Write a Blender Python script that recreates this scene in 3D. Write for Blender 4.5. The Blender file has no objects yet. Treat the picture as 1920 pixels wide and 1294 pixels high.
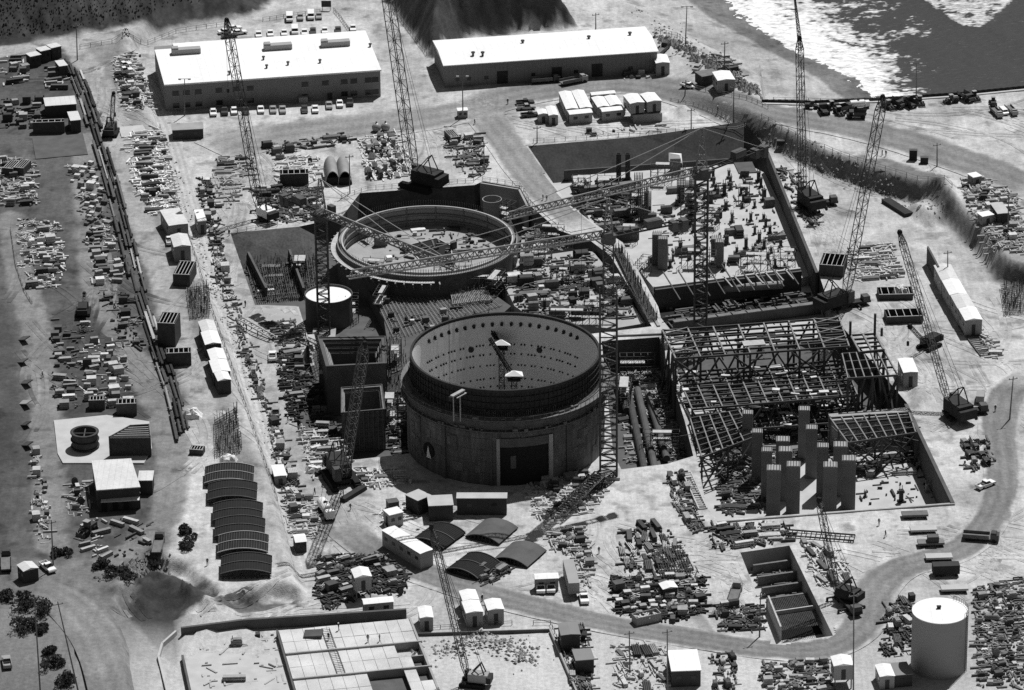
import bpy, bmesh, math, random
import numpy as np
from mathutils import Vector, Matrix, Euler
from mathutils.geometry import delaunay_2d_cdt
R = math.radians
rng = random.Random(7)
SC = bpy.context.scene
COL = SC.collection

# ------------------------------------------------------------------ camera, light, exposure
PITCH, ROLL, FPX, HC = 24.3, -0.6, 8500.0, 480.0
CAMLOC = Vector((0.0, -HC / math.tan(R(PITCH)), HC))
CAMROT = Matrix.Rotation(R(90 - PITCH), 3, 'X') @ Matrix.Rotation(R(ROLL), 3, 'Z')
cd = bpy.data.cameras.new('camera')
cam = bpy.data.objects.new('camera', cd)
COL.objects.link(cam)
cam.matrix_world = Matrix.Translation(CAMLOC) @ CAMROT.to_4x4()
cd.sensor_fit = 'HORIZONTAL'
cd.sensor_width = 36.0
cd.lens = 36.0 * FPX / 1920.0
cd.clip_start = 5.0
cd.clip_end = 40000.0
SC.camera = cam
SUN_EL, SUN_AZ = 60.0, 30.0            # azimuth from +Y towards +X
S = Vector((math.cos(R(SUN_EL)) * math.sin(R(SUN_AZ)), math.cos(R(SUN_EL)) * math.cos(R(SUN_AZ)), math.sin(R(SUN_EL))))
w = bpy.data.worlds.new('World')
SC.world = w
w.use_nodes = True
nt = w.node_tree
bg = nt.nodes['Background']
sky = nt.nodes.new('ShaderNodeTexSky')
sky.sky_type = 'NISHITA'
sky.sun_disc = False
sky.sun_elevation = R(SUN_EL)
sky.sun_rotation = R(SUN_AZ)
bw = nt.nodes.new('ShaderNodeRGBToBW')   # the photograph is on black and white film
nt.links.new(sky.outputs[0], bw.inputs[0])
nt.links.new(bw.outputs[0], bg.inputs[0])
bg.inputs[1].default_value = 0.05
sl = bpy.data.lights.new('sun', 'SUN')
sl.energy = 5.0
sl.angle = R(0.5)
so = bpy.data.objects.new('sun', sl)
COL.objects.link(so)
so.rotation_euler = S.to_track_quat('Z', 'Y').to_euler()
vs = SC.view_settings
vs.view_transform = 'Standard'
vs.look = 'None'
vs.exposure = -0.1
vs.gamma = 1.0
vs.use_curve_mapping = False
SC.cycles.max_bounces = 4
SC.cycles.diffuse_bounces = 1
SC.cycles.use_denoising = False

# ------------------------------------------------------------------ pixel -> place
def ray(px, py):
    return CAMROT @ Vector(((px - 960.0) / FPX, -(py - 647.0) / FPX, -1.0))

def P(px, py, z=0.0):
    d = ray(px, py)
    return CAMLOC + d * ((z - CAMLOC.z) / d.z)

def atY(px, py, Y):
    d = ray(px, py)
    return CAMLOC + d * ((Y - CAMLOC.y) / d.y)

def mpp(p):                                # metres to one photo pixel at a point
    return (CAMROT.transposed() @ (p - CAMLOC)).z * -1.0 / FPX

def poly(pts):
    return np.array([tuple(P(*q))[:2] for q in pts])

def sdist(X, Y, pg):                       # signed distance to a polygon, positive inside
    X = np.asarray(X, float); Y = np.asarray(Y, float)
    d = np.full(X.shape, 1e18); ins = np.zeros(X.shape, bool)
    n = len(pg)
    for i in range(n):
        ax, ay = pg[i]; bx, by = pg[(i + 1) % n]
        ex, ey = bx - ax, by - ay
        t = np.clip(((X - ax) * ex + (Y - ay) * ey) / max(ex * ex + ey * ey, 1e-9), 0, 1)
        d = np.minimum(d, (X - ax - t * ex) ** 2 + (Y - ay - t * ey) ** 2)
        if abs(ey) > 1e-12:
            c = ((ay > Y) != (by > Y)) & (X < (bx - ax) * (Y - ay) / ey + ax)
            ins ^= c
    d = np.sqrt(d)
    return np.where(ins, d, -d)

def pdist(X, Y, ln):                       # distance to a polyline
    X = np.asarray(X, float); Y = np.asarray(Y, float)
    d = np.full(X.shape, 1e18)
    for (ax, ay), (bx, by) in zip(ln[:-1], ln[1:]):
        ex, ey = bx - ax, by - ay
        t = np.clip(((X - ax) * ex + (Y - ay) * ey) / max(ex * ex + ey * ey, 1e-9), 0, 1)
        d = np.minimum(d, (X - ax - t * ex) ** 2 + (Y - ay - t * ey) ** 2)
    return np.sqrt(d)

def ss(x):
    x = np.clip(x, 0, 1)
    return x * x * (3 - 2 * x)

_tab = np.random.RandomState(3).rand(256, 256)
def vnoise(X, Y, s):
    x = np.asarray(X, float) / s + 1000.3; y = np.asarray(Y, float) / s + 1000.7
    xi = np.floor(x).astype(int); yi = np.floor(y).astype(int)
    fx = ss(x - xi); fy = ss(y - yi)
    g = lambda a, b: _tab[a % 256, b % 256]
    return (g(xi, yi) * (1 - fx) + g(xi + 1, yi) * fx) * (1 - fy) + (g(xi, yi + 1) * (1 - fx) + g(xi + 1, yi + 1) * fx) * fy

def fbm(X, Y, s, o=4):
    a = 0; n = 0
    for k in range(o):
        a = a + vnoise(X, Y, s / 2 ** k) * 0.6 ** k; n += 0.6 ** k
    return a / n

# ------------------------------------------------------------------ materials (all grey: black and white film)
def mat(name, v, rough=0.8, var=0.25, scale=0.6, rnd=0.0, metal=0.0, fine=6.0, stripe=None, spec=0.3, bump=0.0):
    m = bpy.data.materials.new(name)
    m.use_nodes = True
    t = m.node_tree; N = t.nodes; L = t.links
    b = N['Principled BSDF']
    b.inputs['Roughness'].default_value = rough
    b.inputs['Metallic'].default_value = metal
    b.inputs['Specular IOR Level'].default_value = spec
    tc = N.new('ShaderNodeTexCoord')
    n1 = N.new('ShaderNodeTexNoise'); n1.inputs['Scale'].default_value = scale; n1.inputs['Detail'].default_value = 5
    n2 = N.new('ShaderNodeTexNoise'); n2.inputs['Scale'].default_value = fine; n2.inputs['Detail'].default_value = 3
    L.new(tc.outputs['Object'], n1.inputs[0]); L.new(tc.outputs['Object'], n2.inputs[0])
    ad = N.new('ShaderNodeMath'); ad.operation = 'ADD'
    L.new(n1.outputs[0], ad.inputs[0]); L.new(n2.outputs[0], ad.inputs[1])
    mr = N.new('ShaderNodeMapRange')
    mr.inputs[1].default_value = 0.6; mr.inputs[2].default_value = 1.4
    mr.inputs[3].default_value = v * (1 - var); mr.inputs[4].default_value = v * (1 + var)
    mr.clamp = True
    L.new(ad.outputs[0], mr.inputs[0])
    out = mr.outputs[0]
    def mul(o, f):
        q = N.new('ShaderNodeMath'); q.operation = 'MULTIPLY'
        L.new(o, q.inputs[0])
        if isinstance(f, float): q.inputs[1].default_value = f
        else: L.new(f, q.inputs[1])
        return q.outputs[0]
    if stripe:                              # (axis vector, scale, dark factor): boards, ribs, sheets
        dt = N.new('ShaderNodeVectorMath'); dt.operation = 'DOT_PRODUCT'
        L.new(tc.outputs['Object'], dt.inputs[0]); dt.inputs[1].default_value = stripe[0]
        fr = N.new('ShaderNodeMath'); fr.operation = 'FRACT'
        L.new(mul(dt.outputs['Value'], float(stripe[1])), fr.inputs[0])
        gt = N.new('ShaderNodeMath'); gt.operation = 'GREATER_THAN'
        L.new(fr.outputs[0], gt.inputs[0]); gt.inputs[1].default_value = stripe[3] if len(stripe) > 3 else 0.25
        m2 = N.new('ShaderNodeMapRange'); L.new(gt.outputs[0], m2.inputs[0])
        m2.inputs[3].default_value = stripe[2]; m2.inputs[4].default_value = 1.0
        out = mul(out, m2.outputs[0])
    if rnd:
        oi = N.new('ShaderNodeObjectInfo')
        m3 = N.new('ShaderNodeMapRange'); L.new(oi.outputs['Random'], m3.inputs[0])
        m3.inputs[3].default_value = 1 - rnd; m3.inputs[4].default_value = 1 + rnd
        out = mul(out, m3.outputs[0])
    L.new(out, b.inputs['Base Color'])
    if bump:
        bp = N.new('ShaderNodeBump'); bp.inputs['Strength'].default_value = bump; bp.inputs['Distance'].default_value = 0.1
        L.new(ad.outputs[0], bp.inputs['Height']); L.new(bp.outputs[0], b.inputs['Normal'])
    return m

M = {}
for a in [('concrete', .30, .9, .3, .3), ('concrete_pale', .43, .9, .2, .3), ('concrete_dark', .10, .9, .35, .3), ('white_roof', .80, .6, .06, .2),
          ('pale_roof', .62, .6, .1, .3), ('wall_grey', .2, .8, .12, .3), ('wall_pale', .30, .8, .12, .3), ('wall_dark', .06, .8, .2, .4),
          ('dark_steel', .035, .6, .4, .8), ('steel', .09, .55, .4, .5), ('steel_pale', .32, .5, .3, .6), ('rust', .07, .9, .4, .8),
          ('glass', .03, .15, .1, 1), ('rubber', .03, .9, .2, 1), ('black', .02, .8, .2, 1), ('wood', .42, .9, .35, .9), ('wood_dark', .15, .9, .4, .9),
          ('paint_white', .75, .35, .06, .6), ('paint_grey', .3, .35, .1, .6), ('paint_dark', .06, .3, .1, .6), ('canvas', .78, .9, .1, .5),
          ('skin', .3, .7, .1, 3), ('cloth_dark', .06, .9, .2, 3), ('cloth_pale', .4, .9, .2, 3), ('bush', .05, .95, .5, .8), ('rock', .22, .95, .4, .5),
          ('rebar', .10, .8, .4, .5), ('soil_dark', .05, .95, .4, .15), ('dirt', .34, .95, .25, .2)]:
    M[a[0]] = mat(*a, spec=.08 if a[1] < .12 and a[0] not in ('glass', 'paint_dark') else .3)
M['mixed'] = mat('mixed', .30, .85, .3, .8, rnd=.75)
M['mixed_pale'] = mat('mixed_pale', .5, .85, .3, .8, rnd=.5)
M['mixed_dark'] = mat('mixed_dark', .08, .85, .3, .8, rnd=.7)
M['boards'] = mat('boards', .42, .9, .3, .9, rnd=.45, stripe=((0, 1, 0), 3.3, .25, .22))
M['boards_dark'] = mat('boards_dark', .17, .9, .3, .9, rnd=.5, stripe=((0, 1, 0), 3.0, .3, .22))
M['ribbed'] = mat('ribbed', .36, .6, .1, .3, stripe=((1, 0, 0), 1.6, .75, .2))
M['white_roof'] = mat('white_roof', .74, .6, .12, .12, stripe=((1, 0, 0), .45, .9, .07), fine=1.5)
M['pale_roof'] = mat('pale_roof', .56, .6, .16, .25, stripe=((1, 0, 0), .7, .86, .1), fine=2)
M['jib_steel'] = mat('jib_steel', .22, .5, .3, .5)
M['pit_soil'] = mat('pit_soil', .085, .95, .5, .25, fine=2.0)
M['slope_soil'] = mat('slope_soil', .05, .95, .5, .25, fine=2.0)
M['gravel'] = mat('gravel', .16, .95, .35, .4, fine=3.0)

# ------------------------------------------------------------------ mesh building
class MB:
    def __init__(s):
        s.v = []; s.f = []
    def add(s, vs, fs):
        o = len(s.v); s.v += [tuple(v) for v in vs]; s.f += [tuple(i + o for i in f) for f in fs]; return s
    def box(s, c, d, rz=0.0, taper=1.0):
        x, y, z = d[0] / 2, d[1] / 2, d[2] / 2
        q = [(-x, -y, -z), (x, -y, -z), (x, y, -z), (-x, y, -z), (-x * taper, -y * taper, z), (x * taper, -y * taper, z), (x * taper, y * taper, z), (-x * taper, y * taper, z)]
        if rz:
            cs, sn = math.cos(rz), math.sin(rz)
            q = [(a * cs - b * sn, a * sn + b * cs, e) for a, b, e in q]
        return s.add([(a + c[0], b + c[1], e + c[2]) for a, b, e in q], [(3, 2, 1, 0), (4, 5, 6, 7), (0, 1, 5, 4), (1, 2, 6, 5), (2, 3, 7, 6), (3, 0, 4, 7)])
    def prism(s, pts, z0, z1):              # vertical prism over a plan polygon
        n = len(pts)
        a = sum(pts[i][0] * pts[(i + 1) % n][1] - pts[(i + 1) % n][0] * pts[i][1] for i in range(n))
        if a < 0: pts = list(pts)[::-1]
        vs = [(p[0], p[1], z0) for p in pts] + [(p[0], p[1], z1) for p in pts]
        return s.add(vs, [tuple(range(n))[::-1], tuple(range(n, 2 * n))] + [(i, (i + 1) % n, n + (i + 1) % n, n + i) for i in range(n)])
    def quad(s, a, b, c, d):
        return s.add([a, b, c, d], [(0, 1, 2, 3)])
    def tube(s, p, q, r, n=6, r2=None, cap=True):
        p = Vector(p); q = Vector(q); d = (q - p)
        if d.length < 1e-6: return s
        d.normalize()
        u = d.orthogonal().normalized() if abs(d.z) > .9 else d.cross(Vector((0, 0, 1))).normalized()
        v = d.cross(u); r2 = r if r2 is None else r2
        vs = []
        for k in range(n):
            a = 2 * math.pi * (k + .5) / n; e = u * math.cos(a) + v * math.sin(a)
            vs += [p + e * r, q + e * r2]
        fs = [(2 * k, 2 * ((k + 1) % n), 2 * ((k + 1) % n) + 1, 2 * k + 1) for k in range(n)]
        if cap: fs += [tuple(2 * k for k in range(n))[::-1], tuple(2 * k + 1 for k in range(n))]
        return s.add(vs, fs)
    def bar(s, p, q, w=.2):
        return s.tube(p, q, w * .707, 4)
    def cyl(s, c, r, h, n=16, r2=None):
        return s.tube(c, (c[0], c[1], c[2] + h), r, n, r2)
    def lathe(s, prof, n=64, a0=0.0, a1=2 * math.pi, close=True):
        full = abs(a1 - a0 - 2 * math.pi) < 1e-6
        k = len(prof); m = n if full else n + 1
        vs = []
        for i in range(m):
            a = a0 + (a1 - a0) * i / n; c, q = math.cos(a), math.sin(a)
            vs += [(r * c, r * q, z) for r, z in prof]
        fs = []
        for i in range(n):
            j = (i + 1) % m
            for e in range(k if close else k - 1):
                g = (e + 1) % k
                fs.append((i * k + e, j * k + e, j * k + g, i * k + g))
        return s.add(vs, fs)
    def lattice(s, p, q, w0, w1, bays, ch=.16, br=.09, up=None):
        p = Vector(p); q = Vector(q); d = (q - p).normalized()
        up = Vector(up) if up else (Vector((0, 1, 0)) if abs(d.z) > .8 else Vector((0, 0, 1)))
        u = d.cross(up).normalized(); v = u.cross(d).normalized()
        def c(t, k):
            wd = (w0 + (w1 - w0) * t) / 2
            sx, sy = ((-1, -1), (1, -1), (1, 1), (-1, 1))[k]
            return p + (q - p) * t + u * sx * wd + v * sy * wd
        for k in range(4):
            s.bar(c(0, k), c(1, k), ch)
        for b in range(bays):
            t0, t1 = b / bays, (b + 1) / bays
            for k in range(4):
                e = (k + 1) % 4
                s.tube(c(t0, k), c(t0, e), br * .7, 3, cap=False)
                if (b + k) % 2: s.tube(c(t0, k), c(t1, e), br * .7, 3, cap=False)
                else: s.tube(c(t0, e), c(t1, k), br * .7, 3, cap=False)
        return s
    def build(s, name, m, parent=None, off=None):
        me = bpy.data.meshes.new(name)
        vs = s.v
        if off is not None: vs = [(a - off[0], b - off[1], c - off[2]) for a, b, c in vs]
        me.from_pydata(vs, [], s.f); me.update()
        me.materials.append(M[m] if isinstance(m, str) else m)
        o = bpy.data.objects.new(name, me); COL.objects.link(o)
        if parent is not None: o.parent = parent
        return o

def tag(o, label, cat, group=None, kind=None):
    o['label'] = label; o['category'] = cat
    if group: o['group'] = group
    o['kind'] = kind or 'thing'
    return o

def thing(name, label, cat, loc=(0, 0, 0), rz=0.0, group=None):
    o = bpy.data.objects.new(name, None); COL.objects.link(o)
    o.empty_display_size = .5
    o.location = loc; o.rotation_euler = (0, 0, rz)
    return tag(o, label, cat, group)

def struct(o, kind='structure'):
    o['kind'] = kind
    return o

KIDS = {}
def kids(o):
    return [c for c in bpy.data.objects if c.parent == o] if o.name not in KIDS else KIDS[o.name]

def freeze(o):                             # remember the children of a prototype, two levels
    KIDS[o.name] = [c for c in bpy.data.objects if c.parent == o]
    for c in KIDS[o.name]:
        KIDS[c.name] = [d for d in bpy.data.objects if d.parent == c]

used = set()
def dup(proto, loc, rz=0.0, label=None, group=None, scale=None, mats=None):
    ch = KIDS.get(proto.name, [])
    if proto.name not in used:             # the first place takes the prototype itself
        used.add(proto.name); r = proto; first = True
    else:
        r = proto.copy(); COL.objects.link(r); first = False
    r.location = loc; r.rotation_euler = (0, 0, rz)
    if label: r['label'] = label
    if group: r['group'] = group
    if scale: r.scale = scale
    for c in ch:
        c2 = c
        if not first:
            c2 = c.copy(); COL.objects.link(c2); c2.parent = r
        if mats and c.name.split('.')[0] in mats:
            if c2.data.users > 1 and c2.material_slots: c2.material_slots[0].link = 'OBJECT'
            if c2.material_slots[0].link != 'OBJECT': c2.material_slots[0].link = 'OBJECT'
            c2.material_slots[0].material = M[mats[c.name.split('.')[0]]]
        for d in KIDS.get(c.name, []):
            if not first:
                d2 = d.copy(); COL.objects.link(d2); d2.parent = c2
    return r

# ------------------------------------------------------------------ terrain
far = 5000.0
TERR = poly([(258, 108), (296, 215), (318, 300), (344, 400), (390, 520), (438, 660), (478, 770), (518, 900), (556, 1050), (584, 1134), (520, 1126), (410, 1150), (330, 1085), (290, 1070), (255, 1110), (240, 1150), (262, 1300), (300, 1500), (-600, 1500), (-600, -200), (420, -200), (300, 52)])
HILL = poly([(-900, 128), (0, 106), (140, 86), (300, 61), (410, 42), (486, 26), (500, 6), (560, -60), (620, -400), (-900, -900)])
BLUFF = poly([(690, -40), (740, 20), (806, 110), (870, 72), (1085, 50), (1055, 30), (1020, -10), (980, -200), (900, -900), (640, -900)])
PLAT = poly([(1200, 160), (1250, 176, .5), (1330, 197, 2.5), (1395, 217, 4.8), (1420, 228, 5.5), (1530, 286, 5.5), (1640, 326, 5.5), (1742, 352, 5.5), (1778, 384, 5.5), (1830, 438, 5.5), (1872, 490, 5.5), (1960, 520, 5.5), (2600, 560, 5.5), (2600, -100, 5.5), (1200, -100)])
RAMPL = poly([(1210, 60), (1210, 260)])
SEAW = poly([(1425, 186, 5.5), (1520, 190, 5.5), (1660, 184, 5.5), (1790, 176, 5.5), (1920, 163, 5.5), (2600, 110, 5.5), (2600, -900, 5.5), (1425, -900, 5.5)])
BEACH = poly([(1030, -60), (1215, 52), (1300, 105), (1360, 140), (1425, 190), (1660, 187), (2600, 190), (2600, -900), (900, -900)])
SHORE = poly([(1100, -210, -5.3), (1365, 0, -5.3), (1400, 24, -5.3), (1470, 66, -5.3), (1530, 100, -5.3), (1600, 136, -5.3), (1662, 182, -5.3), (1760, 260, -5.3), (6000, 260, -5.3), (6000, -1000, -5.3), (500, -1000, -5.3)])
BANK = poly([(290, 1068), (392, 1118), (420, 1135), (330, 1170), (290, 1200), (262, 1240), (238, 1160), (255, 1105)])
RIDGE = [tuple(P(x, y, 3.5))[:2] for x, y in [(258, 1100), (284, 1078), (310, 1082), (350, 1104), (394, 1128)]]
MOUND = poly([(1690, 395), (1745, 370), (1790, 375), (1800, 410), (1740, 430)])
MOUND2 = poly([(1700, 735), (1735, 725), (1752, 750), (1712, 768)])
MOUND3 = poly([(1568, 985), (1590, 978), (1612, 990), (1580, 996)])
MOUND4 = poly([(1258, 205), (1290, 200), (1310, 215), (1275, 228)])
MOUNDS = [(MOUND, 2.5), (MOUND2, 2.0), (MOUND3, 1.2), (MOUND4, 1.8), (poly([(835, 1215), (900, 1185), (950, 1200), (880, 1245)]), 1.6),
          (poly([(905, 1215), (960, 1200), (985, 1240), (930, 1260)]), 1.8), (poly([(215, 80), (250, 76), (255, 100), (222, 108)]), 1.5)]

def terrain(X, Y, noise=True):
    X = np.asarray(X, float); Y = np.asarray(Y, float)
    z = np.zeros(X.shape)
    z += 3.5 * ss(sdist(X, Y, TERR) / 3.4)
    d = sdist(X, Y, HILL)
    z += np.clip(d * .55, 0, 24) * (1 + .12 * (fbm(X, Y, 14) - .5))
    d = sdist(X, Y, BLUFF)
    z += np.clip(d * 2.1 + (fbm(X, Y, 6) - .5) * 3 * (d > 0), 0, 30) * (d > 0)
    xa = P(1200, 170).x; xb = P(1440, 215).x
    z += 5.5 * np.clip(sdist(X, Y, PLAT) / 3.0, 0, 1) * ss((X - xa) / (xb - xa))
    sw = ss(sdist(X, Y, SEAW) / 1.2)
    z = z * (1 - sw) + np.clip(-5.3 - sdist(X, Y, SHORE) * .085, -9, -1.5) * sw
    kb = np.maximum(ss(sdist(X, Y, BEACH) / 14.0) * (sdist(X, Y, SEAW) < 0.0), 0)
    kb = np.where(sdist(X, Y, SEAW) > -14, np.maximum(kb, ss(sdist(X, Y, BEACH) / 14.0) * (Y > P(1425, 150, 0).y)), kb) * (1 - sw * 0)
    zb = np.clip(-5.3 - sdist(X, Y, SHORE) * .085, -9, -1.5)
    z = z * (1 - kb) + zb * kb
    dr = pdist(X, Y, RIDGE)
    z += 4.2 * np.clip(1 - dr / 8.0, 0, 1) ** 1.3 * (.1 + 1.0 * fbm(X, Y, 3.5) + .8 * fbm(X, Y, 1.6, 2))
    for pg, h in MOUNDS:
        d = sdist(X, Y, pg)
        z += np.clip(d * .8, 0, h) * (d > 0) * (.7 + .6 * fbm(X, Y, 3))
    if noise:
        z += (fbm(X, Y, 9) - .5) * .35
    return z

_gx = np.arange(-175, 176, 1.0); _gy = np.arange(-160, 290, 1.0)
_TG = terrain(*np.meshgrid(_gx, _gy))
def tz(x, y):                              # height of the ground, from a 1 m table
    i, j = int((x + 175)), int((y + 160))
    if 0 <= i < len(_gx) - 1 and 0 <= j < len(_gy) - 1:
        fx, fy = x + 175 - i, y + 160 - j
        a, b, c, d = _TG[j, i], _TG[j, i + 1], _TG[j + 1, i], _TG[j + 1, i + 1]
        return float((a * (1 - fx) + b * fx) * (1 - fy) + (c * (1 - fx) + d * fx) * fy)
    return float(terrain(x, y))

def G(px, py, dz=0.0):                     # the first point of the ground along a pixel's ray
    d = ray(px, py); dx, dy = d.x / d.z, d.y / d.z; cx, cy, cz = CAMLOC
    f = lambda z: tz(cx + dx * (z - cz), cy + dy * (z - cz)) - z
    hi = 34.0; z = hi
    while z > -10 and f(z) < 0: hi = z; z -= .8
    lo = z
    for _ in range(8):
        m = (lo + hi) / 2
        if f(m) < 0: hi = m
        else: lo = m
    return Vector((cx + dx * (lo - cz), cy + dy * (lo - cz), lo + dz))

def ang(a, b):
    return math.atan2(b.y - a.y, b.x - a.x)

# pits: (rim in pixels, toe in pixels at the floor's height, floor z)
PITA = [(432, 437), (560, 425), (640, 408), (675, 362), (890, 347), (905, 340), (975, 352), (993, 385), (1048, 432), (1108, 452), (1145, 480), (1222, 612), (1140, 622), (1000, 640), (800, 640), (760, 700), (770, 850), (640, 865), (560, 820), (545, 700), (580, 640), (560, 575), (478, 572)]
PITB = [(990, 274), (1200, 256), (1395, 241), (1442, 285), (1535, 512), (1560, 590), (1700, 755), (1790, 942), (1605, 956), (1345, 975), (1325, 952), (1295, 800), (1250, 640), (1234, 575), (1168, 455), (1104, 412), (1062, 380)]
PITC = [(1388, 1036), (1480, 1023), (1562, 1192), (1455, 1208)]
PITR = [(1128, 640), (1236, 632), (1284, 790), (1300, 855), (1250, 870), (1165, 880), (1150, 850)]
PITS = [poly(PITA), poly(PITB), poly(PITC), poly(PITR)]
# ------------------------------------------------------------------ ground tone (what the ground is made of, plus shade painted on the embankment) and mesh
YARD = poly([(-600, 120), (130, 92), (175, 200), (225, 330), (270, 480), (310, 620), (345, 760), (350, 850), (330, 1000), (305, 1080), (100, 1110), (-600, 1110)])
LOWL = poly([(-600, 1080), (270, 1075), (235, 1140), (262, 1300), (300, 1600), (-600, 1600)])
MIDL = poly([(130, 92), (230, 100), (300, 300), (370, 560), (440, 760), (500, 950), (400, 870), (345, 760), (310, 620), (225, 330)])
YARD2 = poly([(380, 255), (560, 226), (850, 196), (960, 150), (1150, 140), (1290, 155), (1280, 180), (1130, 170), (985, 190), (960, 240), (900, 225), (640, 250), (440, 300)])
ISL1 = poly([(90, 585, 3.5), (162, 582, 3.5), (248, 655, 3.5), (258, 772, 3.5), (100, 778, 3.5)]); ISL2 = poly([(28, 408, 3.5), (118, 408, 3.5), (128, 548, 3.5), (45, 548, 3.5)]); ISL3 = poly([(-50, 112, 3.5), (128, 92, 3.5), (146, 245, 3.5), (-50, 255, 3.5)])
TFRONT = poly([(408, 1128, 2), (470, 1118, 2), (520, 1114, 2), (578, 1124, 2), (590, 1142), (520, 1142), (408, 1158)])
LINED = poly([(1556, 289, 5.5), (1660, 300, 5.5), (1779, 331, 5.5), (1742, 350, 5.5), (1640, 326, 5.5)])
LEFTBANK = poly([(-80, 540, 3.5), (4, 550, 3.5), (26, 640, 3.5), (40, 720, 3.5), (28, 860, 3.5), (14, 1000, 3.5), (12, 1060, 3.5), (-80, 1060, 3.5)])
def tone(X, Y):
    X = np.asarray(X, float); Y = np.asarray(Y, float)
    wx = X + (fbm(X, Y, 6) - .5) * 5; wy = Y + (fbm(X + 50, Y, 6) - .5) * 8
    t = np.full(X.shape, .435)
    def lay(pg, v, soft):
        nonlocal t
        k = ss(sdist(wx, wy, pg) / soft + .5)
        t = t * (1 - k) + v * k
    lay(MIDL, .215, 8); lay(YARD, .097, 5); lay(LOWL, .17, 6); lay(YARD2, .25, 7)
    lay(ISL1, .07, 2); lay(ISL2, .075, 2); lay(ISL3, .085, 2); lay(HILL, .05, 3); lay(BLUFF, .07, 2); lay(LEFTBANK, .075, 1.5); lay(BANK, .05, 2.5); lay(TFRONT, .1, 2)
    e = sdist(X + (fbm(X, Y, 3) - .5) * 1.5, Y, PLAT)
    k = np.clip(1.25 - np.abs(e - 1.2) / 3.2, 0, 1) * ss((X - P(1340, 200).x) / 8)
    t = t * (1 - k) + .15 * k  # shade of the embankment face painted into the ground tone
    lay(LINED, .17, 1.5)
    b = sdist(wx, wy, BEACH)
    t = np.where(b > 0, .36, t)
    k = ss((sdist(X, Y, SHORE) + 13 + (fbm(X, Y, 25) - .5) * 5) / 1.5) * (b > 0)
    t = t * (1 - k) + .15 * k
    for ln, wd, v in TRACKS:
        k = ss((wd / 2 - pdist(X + (wx - X) * .5, Y + (wy - Y) * .5, ln)) / 1.6 + .5) * .85
        t = t * (1 - k) + v * k
    st = ss((fbm(X + 200, Y * .8, 11) - .56) * 7) * .2 + ss((fbm(X + 77, Y, 3.5, 3) - .63) * 9) * .35
    t = t * (1 - st) * (1 + (fbm(X, Y, 16) - .5) * .55) * (1 + (fbm(X + 9, Y, 2.5, 3) - .5) * .5)
    hk = ss(sdist(X, Y, HILL) / 4)
    t = t * (1 - hk * .9 + hk * 2.0 * fbm(X * 1.0 + Y * .25, Y * .16, 1.7))
    return t
def pl(pts):
    return [tuple(P(*q))[:2] for q in pts]
TRACKS = [(pl([(20, 430), (40, 540), (70, 640), (85, 760), (95, 900), (100, 1050)]), 8, .215),
          (pl([(160, 280), (165, 420), (180, 560), (250, 690), (300, 800), (330, 900), (310, 1000), (240, 1060)]), 7.5, .215),
          (pl([(130, 95), (190, 180), (215, 260), (260, 420), (330, 620), (390, 800)]), 7, .33),
          (pl([(0, 118), (140, 98), (300, 68), (480, 36), (560, 20), (700, 30), (760, 120), (800, 190)]), 9, .36),
          (pl([(1560, 620), (1600, 560), (1640, 480), (1700, 430), (1800, 470), (1930, 520)]), 7, .33),
          (pl([(430, 300), (440, 420), (500, 640), (555, 820), (600, 950), (640, 1010)]), 9, .33)]

def attr_mesh(name, verts, faces, tones, mt):
    me = bpy.data.meshes.new(name)
    me.from_pydata(verts, [], faces); me.update()
    a = me.attributes.new('tone', 'FLOAT', 'POINT')
    a.data.foreach_set('value', np.asarray(tones, np.float32))
    me.materials.append(mt)
    me.polygons.foreach_set('use_smooth', np.ones(len(me.polygons), bool))
    o = bpy.data.objects.new(name, me); COL.objects.link(o)
    return o

def ground_mat(name, grit=1.0):
    m = bpy.data.materials.new(name); m.use_nodes = True
    N = m.node_tree.nodes; L = m.node_tree.links; b = N['Principled BSDF']
    b.inputs['Roughness'].default_value = .95; b.inputs['Specular IOR Level'].default_value = .1
    at = N.new('ShaderNodeAttribute'); at.attribute_name = 'tone'
    tc = N.new('ShaderNodeTexCoord')
    val = at.outputs['Fac']
    def noise(scale, det, lo, hi, mp=None):
        nonlocal val
        n = N.new('ShaderNodeTexNoise'); n.inputs['Scale'].default_value = scale; n.inputs['Detail'].default_value = det; n.inputs['Roughness'].default_value = .65
        src = tc.outputs['Object']
        if mp:
            q = N.new('ShaderNodeMapping'); q.inputs['Scale'].default_value = mp[0]; q.inputs['Rotation'].default_value = (0, 0, mp[1])
            L.new(src, q.inputs[0]); src = q.outputs[0]
        L.new(src, n.inputs[0])
        r = N.new('ShaderNodeMapRange'); r.inputs[1].default_value = .3; r.inputs[2].default_value = .7; r.inputs[3].default_value = lo; r.inputs[4].default_value = hi
        L.new(n.outputs[0], r.inputs[0])
        k = N.new('ShaderNodeMath'); k.operation = 'MULTIPLY'; L.new(val, k.inputs[0]); L.new(r.outputs[0], k.inputs[1]); val = k.outputs[0]
        return n
    noise(.12, 4, .92, 1.08); noise(.9, 6, 1 - .2 * grit, 1 + .2 * grit)
    n3 = noise(3.5, 4, 1 - .14 * grit, 1 + .14 * grit)
    noise(1.0, 4, .9, 1.1, ((.9, .07, 1), -.35))
    L.new(val, b.inputs['Base Color'])
    bp = N.new('ShaderNodeBump'); bp.inputs['Strength'].default_value = .5; bp.inputs['Distance'].default_value = .25
    L.new(n3.outputs[0], bp.inputs['Height']); L.new(bp.outputs[0], b.inputs['Normal'])
    return m
GM = ground_mat('ground')

def in_pits(X, Y, marg=0.0):
    k = np.zeros(np.shape(X), bool)
    for pg in PITS: k |= sdist(X, Y, pg) > marg
    return k

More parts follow.
